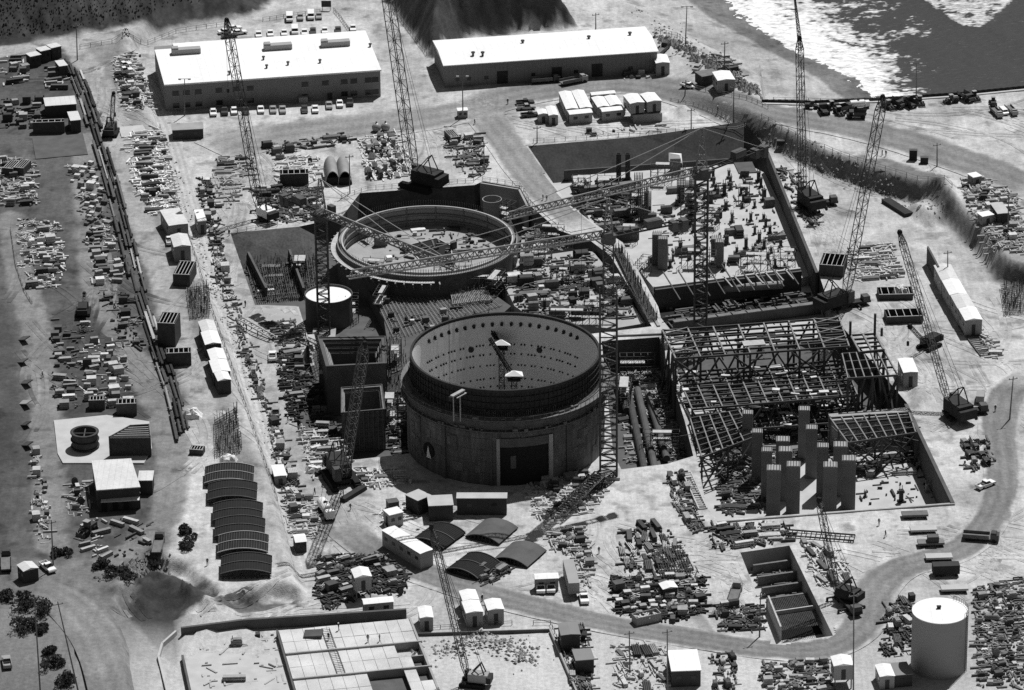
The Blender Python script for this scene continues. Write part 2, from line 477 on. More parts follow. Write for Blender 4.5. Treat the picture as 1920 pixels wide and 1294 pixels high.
def build_ground():
    st = 1.0
    gx, gy = np.meshgrid(np.arange(-165, 166, st), np.arange(-150, 275, st))
    gx = gx.ravel() + (np.random.RandomState(1).rand(gx.size) - .5) * .3; gy = gy.ravel() + (np.random.RandomState(2).rand(gy.size) - .5) * .3
    # only what lies in or near the view cone
    lim = 132 + (gy + 150) * .075
    k = (np.abs(gx) < lim)
    gx, gy = gx[k], gy[k]
    k = np.zeros(gx.shape, bool)
    for pg in PITS: k |= np.abs(sdist(gx, gy, pg)) < .55
    k |= in_pits(gx, gy)
    gx, gy = gx[~k], gy[~k]
    cx, cy = np.meshgrid(np.arange(-700, 701, 25.), np.arange(-500, 1001, 25.))
    cx, cy = cx.ravel(), cy.ravel()
    k = (np.abs(cx) > 136 + (np.clip(cy, -150, 275) + 150) * .075) | (cy < -155) | (cy > 280)
    cx, cy = cx[k], cy[k]
    ox, oy = [], []
    for r in (1200, 2200, 4500, 9000):
        for a in range(40):
            ox.append(r * math.cos(a * math.pi / 20)); oy.append(r * math.sin(a * math.pi / 20))
    X = np.concatenate([gx, cx, ox]); Y = np.concatenate([gy, cy, oy])
    V = [Vector((float(a), float(b))) for a, b in zip(X, Y)]
    E = []
    for pg in PITS:
        n0 = len(V); ring = []
        for i in range(len(pg)):
            a, b = pg[i], pg[(i + 1) % len(pg)]
            L_ = math.hypot(b[0] - a[0], b[1] - a[1]); m = max(1, int(L_ / 1.2))
            for j in range(m):
                t = j / m
                ring.append((a[0] + (b[0] - a[0]) * t, a[1] + (b[1] - a[1]) * t))
        V += [Vector(q) for q in ring]
        E += [(n0 + i, n0 + (i + 1) % len(ring)) for i in range(len(ring))]
    v, e, f, *_ = delaunay_2d_cdt(V, E, [], 0, 1e-4)
    A = np.array([tuple(q) for q in v]); F = np.array([tuple(t) for t in f if len(t) == 3])
    C = A[F].mean(1)
    keep = ~in_pits(C[:, 0], C[:, 1])
    F = F[keep]
    z = terrain(A[:, 0], A[:, 1])
    rim = np.zeros(len(A), bool)
    for pg in PITS: rim |= np.abs(sdist(A[:, 0], A[:, 1], pg)) < .05
    z[rim] = terrain(A[rim, 0], A[rim, 1], False)
    o = attr_mesh('ground', np.column_stack([A, z]).tolist(), F.tolist(), tone(A[:, 0], A[:, 1]), GM)
    struct(o); o['label'] = 'pale dirt ground of the construction site with slopes, bluff and beach'
build_ground()

def pit(pg, z, name, wall_m, floor_m, lab, toe=None, lip=0.0):
    """walls from the rim down to the floor (toe: plan inset of each rim point, metres) and the floor itself"""
    rim = [(x, y, float(terrain(x, y, False))) for x, y in pg]
    low = [(x, y, z) for x, y in (toe if toe is not None else pg)]
    n = len(rim); b = MB()
    for i in range(n):
        j = (i + 1) % n
        b.quad(rim[i], rim[j], low[j], low[i])
    o = struct(b.build(name + '_wall', wall_m)); o['label'] = lab + ' walls'
    b = MB(); b.add(low, [tuple(range(n))])
    bm = bmesh.new(); me = bpy.data.meshes.new(name + '_floor'); me.from_pydata(b.v, [], b.f); bm.from_mesh(me)
    bmesh.ops.triangulate(bm, faces=bm.faces); bm.to_mesh(me); bm.free()
    me.materials.append(M[floor_m]); o = bpy.data.objects.new(name + '_floor', me); COL.objects.link(o)
    struct(o); o['label'] = lab + ' floor'
def toe_of(pg, px, z, spec):
    """spec: {index: (px, py)} toe seen at that pixel on the floor; other corners go straight down"""
    t = [tuple(q) for q in pg]
    for i, q in spec.items():
        p = P(q[0], q[1], z); t[i] = (p.x, p.y)
    return t
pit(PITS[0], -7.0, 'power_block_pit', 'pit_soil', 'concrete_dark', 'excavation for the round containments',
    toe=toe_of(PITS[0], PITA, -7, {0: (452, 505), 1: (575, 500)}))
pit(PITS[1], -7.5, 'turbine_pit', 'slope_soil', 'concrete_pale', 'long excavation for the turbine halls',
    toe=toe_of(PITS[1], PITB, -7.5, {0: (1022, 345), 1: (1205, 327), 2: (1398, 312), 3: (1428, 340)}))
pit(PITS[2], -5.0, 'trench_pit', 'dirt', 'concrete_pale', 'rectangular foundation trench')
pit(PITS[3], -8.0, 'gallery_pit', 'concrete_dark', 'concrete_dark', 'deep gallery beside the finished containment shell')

# roads: sheets just above the ground, worn into it at the edges
def road(name, pts, width, t0, lab):
    pts = [G(*q) for q in pts]
    fine = []
    for i in range(len(pts) - 1):
        p0 = pts[max(i - 1, 0)]; p1 = pts[i]; p2 = pts[i + 1]; p3 = pts[min(i + 2, len(pts) - 1)]
        n = max(2, int((p2 - p1).length / 1.0))
        for j in range(n):
            t = j / n
            q = .5 * ((2 * p1) + (p2 - p0) * t + (2 * p0 - 5 * p1 + 4 * p2 - p3) * t * t + (3 * p1 - p0 - 3 * p2 + p3) * t ** 3)
            fine.append((q.x, q.y))
    K = 17
    vs = []; tn = []
    for i, (x, y) in enumerate(fine):
        a = fine[max(i - 1, 0)]; c = fine[min(i + 1, len(fine) - 1)]
        dx, dy = c[0] - a[0], c[1] - a[1]; l = math.hypot(dx, dy) or 1
        nx, ny = -dy / l, dx / l
        wd = width * (1 + .12 * math.sin(i * .05)) / 2 + 1.5
        for k in range(K):
            s = -1 + 2 * k / (K - 1)
            vs.append((x + nx * wd * s, y + ny * wd * s, s, i))
    A = np.array(vs)
    z = terrain(A[:, 0], A[:, 1]) + .14
    e = np.abs(A[:, 2]) + (fbm(A[:, 0], A[:, 1], 4) - .5) * .35
    k = 1 - ss((e - .72) / .2)
    k = np.where(np.abs(A[:, 2]) > .99, 0, k)
    rut = 1 + .11 * np.cos(A[:, 2] * 11 + fbm(A[:, 3], 0 * A[:, 3], 40) * 5) * (np.abs(A[:, 2]) < .8)
    n = len(fine); kend = np.minimum(1, np.minimum(A[:, 3], n - 1 - A[:, 3]) / 10.)
    k = k * kend
    tn = tone(A[:, 0], A[:, 1]) * (1 - k) + t0 * rut * (1 + (fbm(A[:, 0], A[:, 1], 7) - .5) * .5) * k
    F = [(i * K + j, i * K + j + 1, (i + 1) * K + j + 1, (i + 1) * K + j) for i in range(n - 1) for j in range(K - 1)]
    pk = in_pits(A[:, 0], A[:, 1], -.3)
    F = [f for f in F if not any(pk[q] for q in f)]
    o = attr_mesh(name, [(a, b, c) for a, b, c in zip(A[:, 0], A[:, 1], z)], F, tn, GM)
    struct(o); o['label'] = lab
road('dirt_road', [(640, 985), (700, 1030), (790, 1072), (900, 1110), (1010, 1140), (1130, 1168), (1300, 1198), (1440, 1218), (1540, 1218), (1610, 1180), (1640, 1110), (1690, 1065), (1790, 1035), (1850, 985), (1880, 900), (1872, 810), (1890, 740), (1940, 700)], 7.2, .185, 'dark packed haul road curving round the lower yards')
road('haul_road', [(880, 205), (985, 176), (1100, 160), (1200, 160), (1310, 175), (1420, 205), (1500, 222), (1600, 240), (1690, 262), (1790, 295), (1870, 325), (1960, 365)], 13.0, .20, 'oiled haul road sweeping past the trailers to the seawall')
road('ramp_road', [(905, 215), (945, 262), (985, 318), (1020, 360), (1060, 400), (1100, 432)], 8.5, .23, 'short ramp road beside the turbine excavation')
road('yard_road', [(400, 285), (480, 262), (600, 245), (720, 232), (830, 216), (930, 196)], 16.0, .24, 'oiled yard road below the office building')
road('approach_road', [(45, 1095), (110, 1120), (165, 1170), (200, 1230), (222, 1320)], 8.5, .2, 'approach road dropping past the dark bank')

road('lined_ditch', [(262, 135), (300, 205), (334, 300), (360, 400), (402, 520), (450, 640), (483, 760), (530, 900), (562, 1020), (578, 1092)], 2.6, .40, 'smooth pale lined strip running down beside the terrace slope')
# wheel tracks worn into the open sand
def tracks():
    r = random.Random(21); vs = []; F = []; tn = []
    areas = [((1100, 1000), (1900, 1060), 16), ((1580, 540), (1880, 720), 22), ((1440, 250), (1560, 420), 10), ((1600, 200), (1920, 240), 12), ((400, 250), (480, 420), 14), ((430, 430), (520, 700), 12), ((600, 930), (760, 1050), 14), ((1060, 970), (1160, 1130), 14), ((1320, 1050), (1390, 1180), 10), ((1600, 960), (1860, 1030), 14), ((170, 110), (230, 250), 12), ((30, 430), (240, 720), 22), ((340, 640), (420, 880), 10), ((100, 1110), (250, 1280), 12), ((700, 200), (960, 260), 10), ((980, 230), (1250, 245), 8), ((1480, 380), (1560, 470), 8), ((300, 1180), (520, 1150), 8)]
    for (x0, y0), (x1, y1), n in areas:
        a, b = G(x0, y0), G(x1, y1); base = ang(a, b)
        for _ in range(n):
            u, v = r.random(), r.random(); p = G(x0 + (x1 - x0) * u, y0 + (y1 - y0) * v); x, y = p.x, p.y; th = base + r.gauss(0, .35); cu = r.gauss(0, .025); f = r.uniform(.66, 1.14)
            for side in (-1, 1):
                cx, cy, t = x, y, th; prev = None
                for k in range(r.randint(18, 40)):
                    nx, ny = -math.sin(t), math.cos(t); q = len(vs); ok = -170 < cx < 170 and -150 < cy < 280 and not PITG[int(min(max(cy + 160, 0), 448)), int(min(max(cx + 175, 0), 349))]
                    tb = float(TONE0[int(min(max(cy + 160, 0), 448)), int(min(max(cx + 175, 0), 349))])
                    for e in (-.55, 0, .55):
                        px, py = cx + nx * (side * .95 + e), cy + ny * (side * .95 + e); vs.append((px, py, tz(px, py) + .07)); tn.append(tb * (f if e == 0 else 1.0))
                    if prev is not None and ok: F += [(prev, prev + 1, q + 1, q), (prev + 1, prev + 2, q + 2, q + 1)]
                    prev = q if ok else None; t += cu; cx += math.cos(t) * 1.3; cy += math.sin(t) * 1.3
    o = attr_mesh('wheel_tracks', vs, F, tn, GM); struct(o); o['label'] = 'wheel tracks pressed into the dirt'
TONE0 = tone(*np.meshgrid(_gx, _gy))
PITG = in_pits(*np.meshgrid(_gx, _gy), marg=-2.0)
tracks()

# sea and surf
def build_sea():
    LV = -5.3
    shore = [tuple(P(x, y, LV))[:2] for x, y in [(1200, -130), (1365, 0), (1400, 24), (1470, 66), (1530, 100), (1600, 136), (1662, 182), (1720, 240)]]
    st = .8
    gx, gy = np.meshgrid(np.arange(0, 190, st), np.arange(150, 330, st))
    nx, ny = gx.shape[1], gx.shape[0]
    X, Y = gx.ravel(), gy.ravel()
    d = pdist(X, Y, shore)
    wx = X + (fbm(X, Y, 10) - .5) * 10; wy = Y + (fbm(X + 31, Y, 10) - .5) * 14
    dn = pdist(wx, wy, shore)
    w2 = poly([(1730, 0, LV), (1772, 28, LV), (1800, 50, LV), (1842, 54, LV), (1870, 30, LV), (1905, 0, LV), (1930, -60, LV), (1650, -80, LV)])
    d2 = sdist(X + (fbm(X, Y, 6) - .5) * 4, Y + (fbm(X + 7, Y, 6) - .5) * 6, w2)
    ax = P(1660, 180, LV)
    wid = 14 + 26 * ss((Y - ax.y) / 75)
    field = 1.12 - dn / wid
    lace = fbm(X, Y, 5) + .5 * (fbm(X + 80, Y * 1.4, 1.8, 3) - .5)
    foam = ss((field + (lace - .5) * 1.7) * 1.3) * 1.1 + .22 * ss((field - .55) * 3)
    foam = np.maximum(foam, ss((d2 + 1) / 2.5) * ss((fbm(X, Y, 3) - .2) * 4))
    foam = np.maximum(foam, .5 * ss((fbm(X * .5, Y * 1.3, 6) - .64) * 12) * (d < 70))
    crest = P(1900, 130, LV)
    z = LV + (fbm(X * .5 + Y * .35, Y * .2, 9) - .5) * .9 + .5 * foam * (fbm(X, Y, 2) - .3)
    F = [(i * nx + j, i * nx + j + 1, (i + 1) * nx + j + 1, (i + 1) * nx + j) for i in range(ny - 1) for j in range(nx - 1)]
    m = bpy.data.materials.new('sea'); m.use_nodes = True
    N = m.node_tree.nodes; L = m.node_tree.links; b = N['Principled BSDF']
    at = N.new('ShaderNodeAttribute'); at.attribute_name = 'tone'
    tc = N.new('ShaderNodeTexCoord')
    n = N.new('ShaderNodeTexNoise'); n.inputs['Scale'].default_value = .55; n.inputs['Detail'].default_value = 7; n.inputs['Roughness'].default_value = .7
    mp = N.new('ShaderNodeMapping'); mp.inputs['Scale'].default_value = (.7, 1.5, 1); mp.inputs['Rotation'].default_value = (0, 0, .6)
    L.new(tc.outputs['Object'], mp.inputs[0]); L.new(mp.outputs[0], n.inputs[0])
    ma = N.new('ShaderNodeMath'); ma.operation = 'MULTIPLY_ADD'; L.new(n.outputs[0], ma.inputs[0]); ma.inputs[1].default_value = 3.2 
    sb = N.new('ShaderNodeMath'); sb.operation = 'MULTIPLY_ADD'; L.new(at.outputs['Fac'], sb.inputs[0]); sb.inputs[1].default_value = 1.5; sb.inputs[2].default_value = -2.45
    L.new(sb.outputs[0], ma.inputs[2])
    r = N.new('ShaderNodeMapRange'); L.new(ma.outputs[0], r.inputs[0]); r.inputs[1].default_value = .1; r.inputs[2].default_value = 1.15
    r.inputs[3].default_value = 0; r.inputs[4].default_value = 1
    c = N.new('ShaderNodeMapRange'); L.new(r.outputs[0], c.inputs[0]); c.inputs[3].default_value = .035; c.inputs[4].default_value = .75; b.inputs['Specular IOR Level'].default_value = .22
    L.new(c.outputs[0], b.inputs['Base Color'])
    rr = N.new('ShaderNodeMapRange'); L.new(r.outputs[0], rr.inputs[0]); rr.inputs[3].default_value = .35; rr.inputs[4].default_value = .9
    L.new(rr.outputs[0], b.inputs['Roughness'])
    n2 = N.new('ShaderNodeTexNoise'); n2.inputs['Scale'].default_value = .5; n2.inputs['Detail'].default_value = 5
    L.new(mp.outputs[0], n2.inputs[0])
    bp = N.new('ShaderNodeBump'); bp.inputs['Strength'].default_value = .5; bp.inputs['Distance'].default_value = .6
    L.new(n2.outputs[0], bp.inputs['Height']); L.new(bp.outputs[0], b.inputs['Normal'])
    vs = list(zip(X.tolist(), Y.tolist(), z.tolist())); tn = foam.tolist()
    base = len(vs)
    x0, x1, y0, y1 = gx.min(), gx.max(), gy.min(), gy.max()
    for q in [(x0, y0), (x1, y0), (x1, y1), (x0, y1), (x0 - 10, y0), (8000, y0), (8000, 9000), (x0 - 10, 9000)]:
        vs.append((q[0], q[1], LV - .2)); tn.append(0.0)
    F += [(base + 1, base + 5, base + 6, base + 2), (base + 2, base + 6, base + 7, base + 3)]
    o = attr_mesh('sea', vs, F, tn, m); struct(o); o['label'] = 'dark sea with white surf breaking on the beach'
build_sea()
ZR = -5.0                                  # top of the rear turbine floor
# ------------------------------------------------------------------ white-roofed buildings
def lerp(a, b, t): return a + (b - a) * t
def frame_at(a, b, c=None):                # origin at a, x axis a->b
    d = Vector((b.x - a.x, b.y - a.y, 0)); L = d.length; return L, math.atan2(d.y, d.x)

def office():
    h = 8.0
    fl, fr = P(312, 209), P(714, 181)      # front corners on the ground
    L, rz = frame_at(fl, fr)
    bk = P(690, 60, h); d = (bk - fr); D = -d.x * math.sin(rz) + d.y * math.cos(rz)
    t = thing('office_building', 'two storey grey office block with a white flat roof, cars parked along its front', 'building', (fl.x, fl.y, 0), rz)
    b = MB(); b.box((L / 2, D / 2, h / 2), (L, D, h)); b.build('wall', 'wall_grey', t)
    b = MB(); b.prism([(-.3, -.3), (L + .3, -.3), (L + .3, D + .3), (5.5, D + .3), (5.5, D - 4), (-.3, D - 4)], h + .003, h + .45); b.build('roof', 'white_roof', t)
    wx = [(332, 1), (352, 1), (374, 1), (412, 1), (444, 1), (470, 1), (572, 1), (610, 1), (645, 1), (663, 1), (690, 1), (703, 1)]
    for px, _ in wx:
        for z in (5.4, 1.6):
            if px in (444, 610) and z < 3: continue
            x = (P(px, 200).x - fl.x) / math.cos(rz)
            q = MB(); q.box((x, -.03, z), (1.9, .12, 1.5)); o = q.build('window', 'glass', t)
            f = MB()
            f.box((x, -.07, z - .85), (2.2, .16, .14)); f.build('sill', 'wall_pale', o)
    for x in (22.0, 48.0):
        q = MB(); q.box((x, -.05, 1.1), (1.4, .14, 2.2)); q.build('door', 'wall_dark', t)
    q = MB(); q.box((40, -.9, 1.0), (2.6, 1.6, 2)); q.build('porch', 'wall_pale', t)
    for cx, cy, w in ((349, 100, 8.5), (521, 92, 8.3), (629, 86, 8.5)):
        p = P(cx, cy, h + .4); x = (p.x - fl.x) * math.cos(rz) + (p.y - fl.y) * math.sin(rz); y = -(p.x - fl.x) * math.sin(rz) + (p.y - fl.y) * math.cos(rz)
        q = MB(); q.box((x, y, h + 1.25), (w, 2.4, 1.6)); o = q.build('rooftop_unit', 'wall_pale', t)
        q = MB(); q.box((x - w / 2 + 1, y + .1, h + 2.3), (1.9, 2.0, .5)); q.build('duct', 'paint_grey', o)
    for cx, cy in ((494, 112), (540, 122), (500, 128), (694, 88), (430, 140), (600, 118)):
        p = P(cx, cy, h + .4); x = (p.x - fl.x) * math.cos(rz) + (p.y - fl.y) * math.sin(rz); y = -(p.x - fl.x) * math.sin(rz) + (p.y - fl.y) * math.cos(rz)
        q = MB(); q.cyl((x, y, h + .45), .3, .8, 8); q.cyl((x, y, h + 1.2), .5, .3, 8); q.build('roof_vent', 'paint_dark', t)
office()

def warehouse():
    h = 7.0
    fl, fr = P(834, 164), P(1232, 137)
    L, rz = frame_at(fl, fr)
    bk = P(1215, 50, h); d = (bk - fr); D = -d.x * math.sin(rz) + d.y * math.cos(rz)
    t = thing('warehouse', 'long low warehouse with a white roof and dark loading doors in front of the bluff', 'building', (fl.x, fl.y, 0), rz)
    b = MB(); b.box((L / 2, D / 2, h / 2), (L, D, h)); b.build('wall', mat('wall_ribbed', .19, .8, .1, .3, stripe=((1, 0, 0), .8, .8, .12)), t)
    b = MB(); e = .4
    b.add([(-e, -e, h), (L + e, -e, h), (L + e, D / 2, h + .9), (-e, D / 2, h + .9), (L + e, D + e, h), (-e, D + e, h), (-e, -e, h - .25), (L + e, -e, h - .25), (L + e, D + e, h - .25), (-e, D + e, h - .25)],
          [(0, 1, 2, 3), (3, 2, 4, 5), (0, 6, 7, 1), (1, 7, 8, 4, 2), (5, 4, 8, 9), (0, 3, 5, 9, 6)])
    b.build('roof', 'white_roof', t)
    for px, w, hh in ((942, 3.2, 3.9), (1044, 3.0, 4.0), (1120, 3.2, 4.2)):
        x = (P(px, 150).x - fl.x) / math.cos(rz)
        q = MB(); q.box((x, -.04, hh / 2), (w, .14, hh)); q.build('loading_door', 'dark_steel', t)
    for px in (858, 880, 912, 1000, 1080, 1183):
        x = (P(px, 150).x - fl.x) / math.cos(rz)
        q = MB(); q.box((x, -.03, 2.2), (1.2, .12, 1.0)); q.build('window', 'glass', t)
    for px, py in ((887, 104), (905, 104), (980, 82), (1104, 74), (1181, 67)):
        p = P(px, py, h + .5); x = (p.x - fl.x) * math.cos(rz) + (p.y - fl.y) * math.sin(rz); y = -(p.x - fl.x) * math.sin(rz) + (p.y - fl.y) * math.cos(rz)
        q = MB(); q.cyl((x, y, h + .2), .35, 1.2, 8); q.cyl((x, y, h + 1.3), .6, .35, 8); q.build('roof_vent', 'paint_dark', t)
warehouse()

# ------------------------------------------------------------------ finished containment shell (front) and ring of the second one
def containment():
    c = P(947, 838)
    # its axis passes through the rim centre seen at (947, 659)
    rc = P(947, 659, 24.5); c = Vector((rc.x, rc.y, 0)); RI = 22.9; RO = 24.2
    t = thing('containment_shell', 'huge round concrete containment shell, complete to its bright open steel liner rim', 'containment', c)
    KC = mat('containment_concrete', .12, .9, .5, .12, stripe=((0, 0, 1), .33, .7, .08))
    N = KC.node_tree.nodes; L = KC.node_tree.links; tc = N.new('ShaderNodeTexCoord'); mp = N.new('ShaderNodeMapping'); mp.inputs['Scale'].default_value = (1, 1, .12)
    nz = N.new('ShaderNodeTexNoise'); nz.inputs['Scale'].default_value = .9; nz.inputs['Detail'].default_value = 6; L.new(tc.outputs['Object'], mp.inputs[0]); L.new(mp.outputs[0], nz.inputs[0])
    k_ = N.new('ShaderNodeMapRange'); L.new(nz.outputs[0], k_.inputs[0]); k_.inputs[1].default_value = .3; k_.inputs[2].default_value = .7; k_.inputs[3].default_value = .55; k_.inputs[4].default_value = 1.35
    b_ = N['Principled BSDF']; src = b_.inputs['Base Color'].links[0].from_socket; m_ = N.new('ShaderNodeMath'); m_.operation = 'MULTIPLY'; L.new(src, m_.inputs[0]); L.new(k_.outputs[0], m_.inputs[1]); L.new(m_.outputs[0], b_.inputs['Base Color'])
    b = MB(); b.lathe([(RO, -.5), (RO, 18), (RI + .05, 18), (RI + .05, -.5)], 128); b.build('concrete_wall', KC, t)
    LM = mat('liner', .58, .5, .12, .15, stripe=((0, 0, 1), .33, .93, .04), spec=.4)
    N = LM.node_tree.nodes; L = LM.node_tree.links; tc = N.new('ShaderNodeTexCoord')   # left side: sunlit streaks painted in as a paler tone
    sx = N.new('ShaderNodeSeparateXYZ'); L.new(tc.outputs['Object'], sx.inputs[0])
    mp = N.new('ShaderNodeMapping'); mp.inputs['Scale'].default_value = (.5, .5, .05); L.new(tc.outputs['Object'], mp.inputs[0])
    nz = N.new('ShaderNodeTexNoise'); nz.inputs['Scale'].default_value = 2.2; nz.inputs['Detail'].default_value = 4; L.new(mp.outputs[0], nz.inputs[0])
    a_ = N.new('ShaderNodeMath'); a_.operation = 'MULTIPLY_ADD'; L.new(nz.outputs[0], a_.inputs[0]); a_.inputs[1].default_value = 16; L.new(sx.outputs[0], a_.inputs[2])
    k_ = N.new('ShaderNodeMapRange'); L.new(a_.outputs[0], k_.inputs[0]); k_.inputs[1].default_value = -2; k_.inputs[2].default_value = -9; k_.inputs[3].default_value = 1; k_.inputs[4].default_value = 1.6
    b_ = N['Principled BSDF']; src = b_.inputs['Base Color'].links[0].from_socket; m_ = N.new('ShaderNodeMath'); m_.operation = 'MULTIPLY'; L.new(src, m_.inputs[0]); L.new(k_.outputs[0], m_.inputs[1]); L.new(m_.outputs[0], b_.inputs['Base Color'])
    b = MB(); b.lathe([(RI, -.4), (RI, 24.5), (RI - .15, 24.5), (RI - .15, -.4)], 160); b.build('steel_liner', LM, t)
    b = MB(); b.lathe([(RI + .3, 24.0), (RI + .3, 24.75), (RI - .25, 24.75), (RI - .25, 24.0)], 160); b.build('rim_ring', 'dark_steel', t)
    b = MB(); b.lathe([(.0, .02), (RI - .16, .02)], 96, close=False); b.build('inner_floor', 'concrete', t)
    # outside stiffeners on the bare liner, dark
    b = MB()
    for z in (19.5, 21.2, 22.8): b.lathe([(RI + .02, z), (RI + .35, z), (RI + .35, z + .12), (RI + .02, z + .12)], 128)
    for i in range(120):
        a = i * math.pi / 60; b.bar((RI * math.cos(a) + .15 * math.cos(a), RI * math.sin(a) + .15 * math.sin(a), 18), (RI * math.cos(a) + .15 * math.cos(a), RI * math.sin(a) + .15 * math.sin(a), 24), .22)
    b.build('liner_stiffeners', 'dark_steel', t)
    b = MB(); b.lathe([(RI + .02, 18), (RI + .06, 18), (RI + .06, 24), (RI + .02, 24)], 128); b.build('liner_skin', 'dark_steel', t)
    # work platforms hung round the top of the concrete
    for z, w in ((17.6, 1.5), (14.6, 1.3)):
        b = MB(); b.lathe([(RO + .02, z), (RO + w, z), (RO + w, z + .12), (RO + .02, z + .12)], 128)
        o = b.build('work_platform', 'wood_dark', t)
        b = MB()
        for i in range(96):
            a = i * math.pi / 48; x, y = (RO + w - .1) * math.cos(a), (RO + w - .1) * math.sin(a)
            b.bar((x, y, z - 1.2), (x, y, z + 1.2), .08)
            x2, y2 = (RO + .1) * math.cos(a), (RO + .1) * math.sin(a)
            b.bar((x, y, z), (x2, y2, z - 1.2), .08)
        b.lathe([(RO + w - .08, z + 1.1), (RO + w - .02, z + 1.1), (RO + w - .02, z + 1.18), (RO + w - .08, z + 1.18)], 96)
        b.build('handrail', 'steel', o)
    b = MB(); b.lathe([(RO + .02, 14.9), (RO + .45, 14.9), (RO + .45, 17.4), (RO + .02, 17.4)], 128); b.build('formwork_ring', mat('formwork', .1, .9, .4, .3), t)
    r_ = random.Random(8)
    for _ in range(46):
        a0 = -r_.uniform(.15, 2.95); da = r_.uniform(.02, .12); z0 = r_.choice([3.2, 6.2, 9.2, 12.2]) + r_.uniform(-.5, .5); hh = r_.uniform(.6, 2.4)
        if -1.66 < a0 < -1.05 and z0 < 12: continue
        q = MB(); q.lathe([(RO + .01, z0), (RO + .12, z0), (RO + .12, z0 + hh), (RO + .01, z0 + hh)], 6, a0, a0 + da); q.build('form_patch', r_.choice(['concrete_dark', 'wood_dark', 'rebar']), t)
    q = MB()
    for i in range(300):
        a = i * 2 * math.pi / 300; rr = RO - .35; q.bar((rr * math.cos(a), rr * math.sin(a), 17.9), (rr * math.cos(a), rr * math.sin(a), 18.6 + r_.random() * 1.2), .08)
    q.build('starter_bars', 'rebar', t)
    q = MB()
    for _ in range(60):
        a = r_.uniform(-3.1, 0); rr = RO + r_.uniform(.3, 1.2); z = r_.choice([17.75, 14.75]); q.box((rr * math.cos(a), rr * math.sin(a), z + .3), (r_.uniform(.3, 1.6), r_.uniform(.2, .6), r_.uniform(.2, .8)), a + 1.57)
    q.build('platform_clutter', 'mixed', t)['kind'] = 'stuff'
    # openings and buttresses seen on the near side: azimuth from the pixel column
    def az(px): return -math.acos(max(-1, min(1, (px - 947) / 183.0)))
    def panel(name, px0, px1, z0, z1, r0, r1, m):
        a0, a1 = az(px0), az(px1)
        q = MB(); q.lathe([(r0, z0), (r1, z0), (r1, z1), (r0, z1)], 14, a0, a1)
        a = [a0, a1]
        for s in (0, 1):
            c_, s_ = math.cos(a[s]), math.sin(a[s])
            q.quad((r0 * c_, r0 * s_, z0), (r1 * c_, r1 * s_, z0), (r1 * c_, r1 * s_, z1), (r0 * c_, r0 * s_, z1))
        return q.build(name, m, t)
    panel('equipment_hatch', 936, 1024, -.4, 10.2, RO - .2, RO + .06, 'black')
    for x0, x1, z0, z1 in ((930, 936, -.4, 12.6), (1024, 1031, -.4, 12.6)): panel('hatch_frame', x0, x1, z0, z1, RO, RO + .5, 'concrete')
    panel('hatch_lintel', 930, 1031, 10.3, 12.6, RO, RO + .35, 'rebar')
    panel('hatch_panel', 955, 965, 4.6, 8.0, RO + .08, RO + .25, 'concrete_dark')
    for x0, x1 in ((832, 838), (918, 922), (1056, 1066)): panel('buttress', x0, x1, -.4, 14.5, RO, RO + .5, 'concrete_dark')
    for x0, x1, z0, z1 in ((1034, 1052, 9, 14.4), (846, 858, 8, 12), (786, 791, 9, 13)): panel('embed_plate', x0, x1, z0, z1, RO, RO + .2, 'concrete_dark')
    a = az(806); q = MB(); q.tube(((RO - .6) * math.cos(a), (RO - .6) * math.sin(a), 5.5), ((RO + .15) * math.cos(a), (RO + .15) * math.sin(a), 5.5), 2.0, 20); hl = q.build('personnel_hatch', 'black', t)
    q = MB(); rr = RO + .25
    q.add([(rr * math.cos(a + da), rr * math.sin(a + da), z) for da, z in ((-.03, 3.4), (.045, 3.6), (.015, 5.2), (.0, 6.8), (-.02, 5.0))], [(0, 1, 2, 3, 4)]); q.build('tarpaulin', 'canvas', hl)
    # penetrations: dots on the liner, far side
    PM = []; REST = MB()
    for z, step, r in ((21.8, 6.0, .38), (16.2, 2.2, .19), (13.6, 2.2, .19), (10.6, 2.2, .17), (7.0, 2.2, .17), (4.8, 2.2, .17)):
        deg = 38.0
        while deg < 150:
            a = R(deg); deg += step
            if step < 3 and (int(deg / 2.2) * 7 + int(z)) % 9 in (0, 3, 4): continue
            x, y = (RI - .15) * math.cos(a), (RI - .15) * math.sin(a)
            q = MB(); q.tube((x, y, z), (x * .985, y * .985, z), r * 1.15, 8)
            if step > 3: q.box((x * .985, y * .985, z - .35), (.6, .6, .25), a)
            if len(PM) < 98: PM.append(q.build('penetration', 'dark_steel', t))
            else: REST.add(q.v, q.f)
    REST.build('penetrations', 'dark_steel', t)['kind'] = 'stuff'
    for deg, z in ((112, 15.5), (68, 15.2)):
        a = R(deg); x, y = (RI - .15) * math.cos(a), (RI - .15) * math.sin(a)
        q = MB(); q.tube((x, y, z), (x * .99, y * .99, z), .75, 14); q.build('airlock_sleeve', 'dark_steel', t)
    # sunlit streaks on the left liner are painted into its colour; gusset frame over the rim
    p = P(858, 738, 24.5) - c
    q = MB(); q.box((p.x, p.y, 24.6), (1.0, 4.6, .35), R(-38)); q.box((p.x + .9, p.y + .2, 23.9), (.5, 3.6, .2), R(-38))
    q.bar((p.x - 1, p.y - 1.6, 18), (p.x - 1, p.y - 1.6, 24.6), .2); q.bar((p.x + .6, p.y - 1.8, 18), (p.x + .6, p.y - 1.8, 24.6), .2)
    q.build('rim_bracket', 'steel_pale', t)
    return c
CC = containment()

